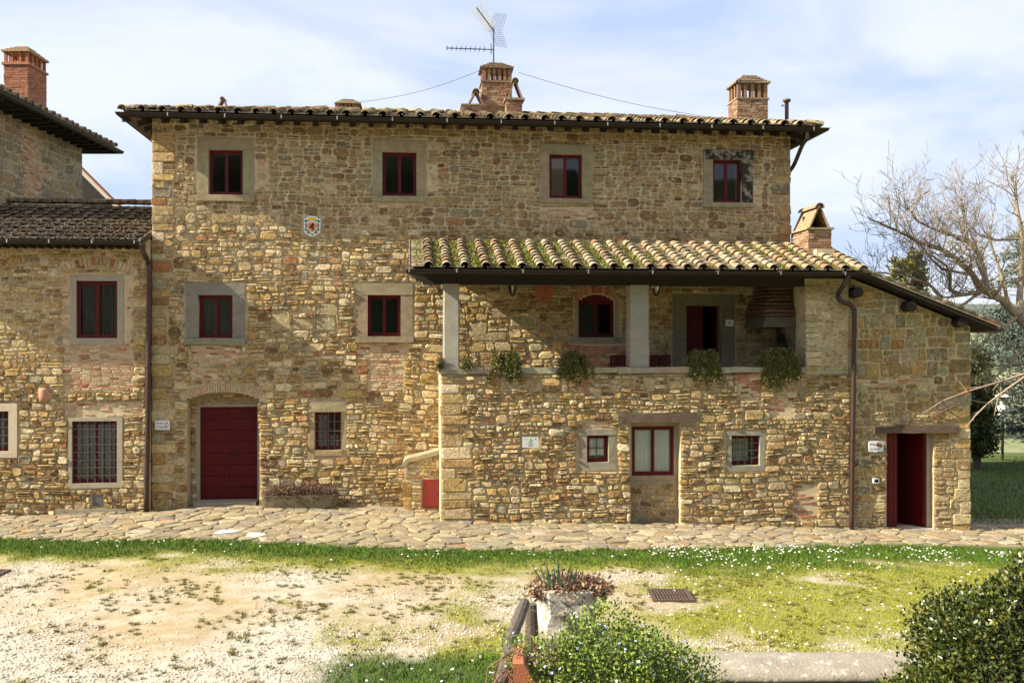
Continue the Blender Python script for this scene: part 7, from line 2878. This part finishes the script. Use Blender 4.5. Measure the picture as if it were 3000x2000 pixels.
for _ in range(150):
    i = rnd.randrange(len(P))
    if d[i][2] < .05:
        continue
    a = Vector(P[i])
    dr2 = (Vector(d[i]) * .6 + Vector((U(-.4, .4), U(-.4, .2), 1))).normalized()
    l = U(.05, .15)
    g.tube([tuple(a), tuple(a + dr2 * l * .5), tuple(a + dr2 * l + Vector((U(-.02, .02), 0, -.01)))], [.002, .0018, .001], 3, cap=False, col=(.16, .17, .05))
    for q in range(9):
        SP_.append(tuple(a + dr2 * l * (q / 8) + Vector((rnd.gauss(0, .004), rnd.gauss(0, .004), 0))))
leaves('sprig_leaves', np.array(SP_), .017, .006, tones(len(SP_), (.15, .22, .03), .4, (.22, .24, .05), .3), M['leaf'], SPW, kind='stuff', up_=.2)
g.build('stems', M['dry'], SPW, cols=True, kind='stuff')
F_ = Geo()
for _ in range(760):
    i = rnd.randrange(len(P))
    dd_ = Vector(d[i])
    c = Vector(P[i]) + dd_ * .03
    nrm = (dd_ + Vector((U(-.5, .5), U(-.9, .1), U(0, .8)))).normalized()
    t1 = nrm.orthogonal().normalized()
    t2 = nrm.cross(t1)
    r_ = U(.007, .011)
    V = [tuple(c)] + [tuple(c + (t1 * math.cos(6.283 * q / 8) + t2 * math.sin(6.283 * q / 8)) * r_ * (1 if q % 2 == 0 else .72) + nrm * .0015) for q in range(8)]
    F_.add(V, [(0, 1 + q, 1 + (q + 1) % 8) for q in range(8)], rnd.choice([(.42, .50, .80), (.55, .62, .85), (.33, .42, .78)]))
F_.build('flowers', M['dry'], SPW, cols=True, kind='stuff')
# withered vine below the rail
e = empty('withered_vine', tuple(PW(1475, 1960, 5.75)), 0, 'tangle of withered brown vine stems at the foot of the log rail', 'plant')
b = PW(1475, 1960, 5.75)
g = Geo()
for (pts) in ([(1510, 1905), (1470, 1925), (1430, 1955), (1420, 2010)], [(1500, 1930), (1460, 1935), (1445, 1975), (1465, 2010)], [(1485, 1960), (1455, 1985), (1440, 2015)], [(1520, 1900), (1500, 1960), (1490, 2010)], [(1560, 1930), (1510, 1950), (1500, 2010)]):
    w = [tuple(PW(px + U(-3, 3), py, 5.65 + U(-.05, .05)) - b) for px, py in pts]
    g.tube(w, [.006, .005, .005, .004][:len(w)], 5, col=(.17, .10, .06))
P = []
for _ in range(170):
    p = PW(U(1490, 1640), U(1890, 2005), 5.62 + U(-.05, .1)) - b
    q = p + Vector((U(-.05, .05), U(-.03, .03), U(-.06, .05)))
    g.tube([tuple(p), tuple((p + q) / 2 + Vector((U(-.02, .02), 0, U(-.02, .02)))), tuple(q)], .0022, 3, cap=False, col=tuple(v * U(.6, 1.5) for v in (.15, .085, .05)))
g.build('stems', M['dry'], e, cols=True, kind='stuff')

# boxwood bush
BX = empty('boxwood_bush', (3.50, 6.1, 1.04), 0, 'dense dark green boxwood bush in the near corner', 'bush')
allP, allD = [], []
core = Geo()
for (C, R, n, sd_) in (((.05, 0, .50), (1.16, .8, 1.12), 52000, 21), ((-.76, -.1, .28), (.62, .55, .72), 27000, 22), ((-.38, -.15, .80), (.64, .5, .70), 27000, 23), ((.35, -.1, 1.05), (.85, .55, .70), 24000, 24)):
    P, d = mound(n, C, R, .06, -.6, sd_, .38)
    allP.append(P)
    allD.append(d)
    core.lathe([(max(.001, math.cos(a)), math.sin(a)) for a in np.linspace(-1.57, 1.57, 9)], 16, 0, 0, 0, jit=.08)
    n0 = len(core.V) - 9 * 16
    core.V[n0:] = [(C[0] + x * R[0] * .88, C[1] + y * R[1] * .88, C[2] + z * R[2] * .88) for x, y, z in core.V[n0:]]
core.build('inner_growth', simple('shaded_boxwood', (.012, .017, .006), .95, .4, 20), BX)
P, d = np.concatenate(allP), np.concatenate(allD)
leaves('foliage', P, .029, .0098, tones(len(P), (.046, .066, .013), .55, (.13, .13, .022), .22), M['gloss'], BX, kind='stuff', out=d * .9, up_=.5)
g = Geo()
for _ in range(420):
    i = rnd.randrange(len(P))
    a, b = P[i] * .72, P[i] + d[i] * U(.0, .05) + np.array([0, 0, U(0, .05)])
    g.tube([tuple(a), tuple((a + b) / 2), tuple(b)], [.006, .004, .002], 3, cap=False)
g.build('twigs', M['twig'], BX, kind='stuff')
P4 = []
for _ in range(520):                                     # shoots standing proud of the outline
    i = rnd.randrange(len(P))
    for s in range(9):
        P4.append(P[i] + (d[i] * .7 + np.array([0, 0, .7])) * (.007 * s))
P4 = np.array(P4) + npr.normal(0, .006, (len(P4), 3))
leaves('shoots', P4, .026, .008, tones(len(P4), (.06, .08, .016), .4, (.13, .115, .025), .3), M['gloss'], BX, kind='stuff', up_=.6)

# thorny bare shrub reaching into the picture from the east
bs0 = Vector((5.35, 9.0, 0))
BS = empty('bare_shrub', (bs0.x, bs0.y, 0), 0, 'bare thorny branches reaching across the lean-to corner', 'shrub')
g = Geo()
rl = lambda px, py, Y: tuple(PW(px, py, Y) - bs0)
g.tube([(0, 0, -.1), (.1, 0, 1.5), (.1, 0, 3.0), rl(3120, 1060, 9.0), rl(3060, 1075, 8.9)], [.03, .026, .02, .014, .012], 6)
mainb = [(3060, 1075, 8.9), (3000, 1096, 8.8), (2930, 1118, 8.7), (2880, 1133, 8.6), (2830, 1148, 8.5), (2760, 1175, 8.45), (2703, 1211, 8.4)]
g.tube([rl(*p) for p in mainb], [.012, .010, .0085, .008, .007, .005, .0025], 5, cap=False)
second = [(3060, 1080, 8.9), (3000, 1105, 8.6), (2950, 1140, 8.5), (2890, 1185, 8.4), (2855, 1220, 8.35), (2830, 1253, 8.3)]
g.tube([rl(*p) for p in second], [.012, .010, .009, .0075, .006, .003], 5, cap=False)
for (a, b) in (((2833, 1147, 8.5), (2813, 1226, 8.5)), ((2835, 1147, 8.5), (2797, 1103, 8.5)), ((2880, 1133, 8.6), (2817, 1137, 8.6)), ((2787, 1160, 8.45), (2728, 1158, 8.4)), ((2760, 1172, 8.45), (2753, 1197, 8.45)),
               ((2760, 1174, 8.45), (2745, 1166, 8.4)), ((2930, 1118, 8.7), (2908, 1143, 8.7)), ((2927, 1150, 8.5), (2912, 1218, 8.5)), ((2890, 1180, 8.4), (2835, 1170, 8.35)), ((2885, 1136, 8.6), (2893, 1152, 8.6)),
               ((2985, 1105, 8.8), (3000, 1130, 8.8)), ((2940, 1112, 8.7), (2970, 1122, 8.7)), ((2870, 1205, 8.4), (2852, 1212, 8.4)), ((3000, 1096, 8.8), (2960, 1090, 8.9)), ((2933, 1118, 8.7), (2931, 1150, 8.7))):
    g.tube([rl(*a), rl(*b)], [.006, .002], 4, cap=False)
M['thorn'] = simple('pale_shrub_bark', (.36, .25, .17), .8, .3, 9)
g.build('branches', M['thorn'], BS)
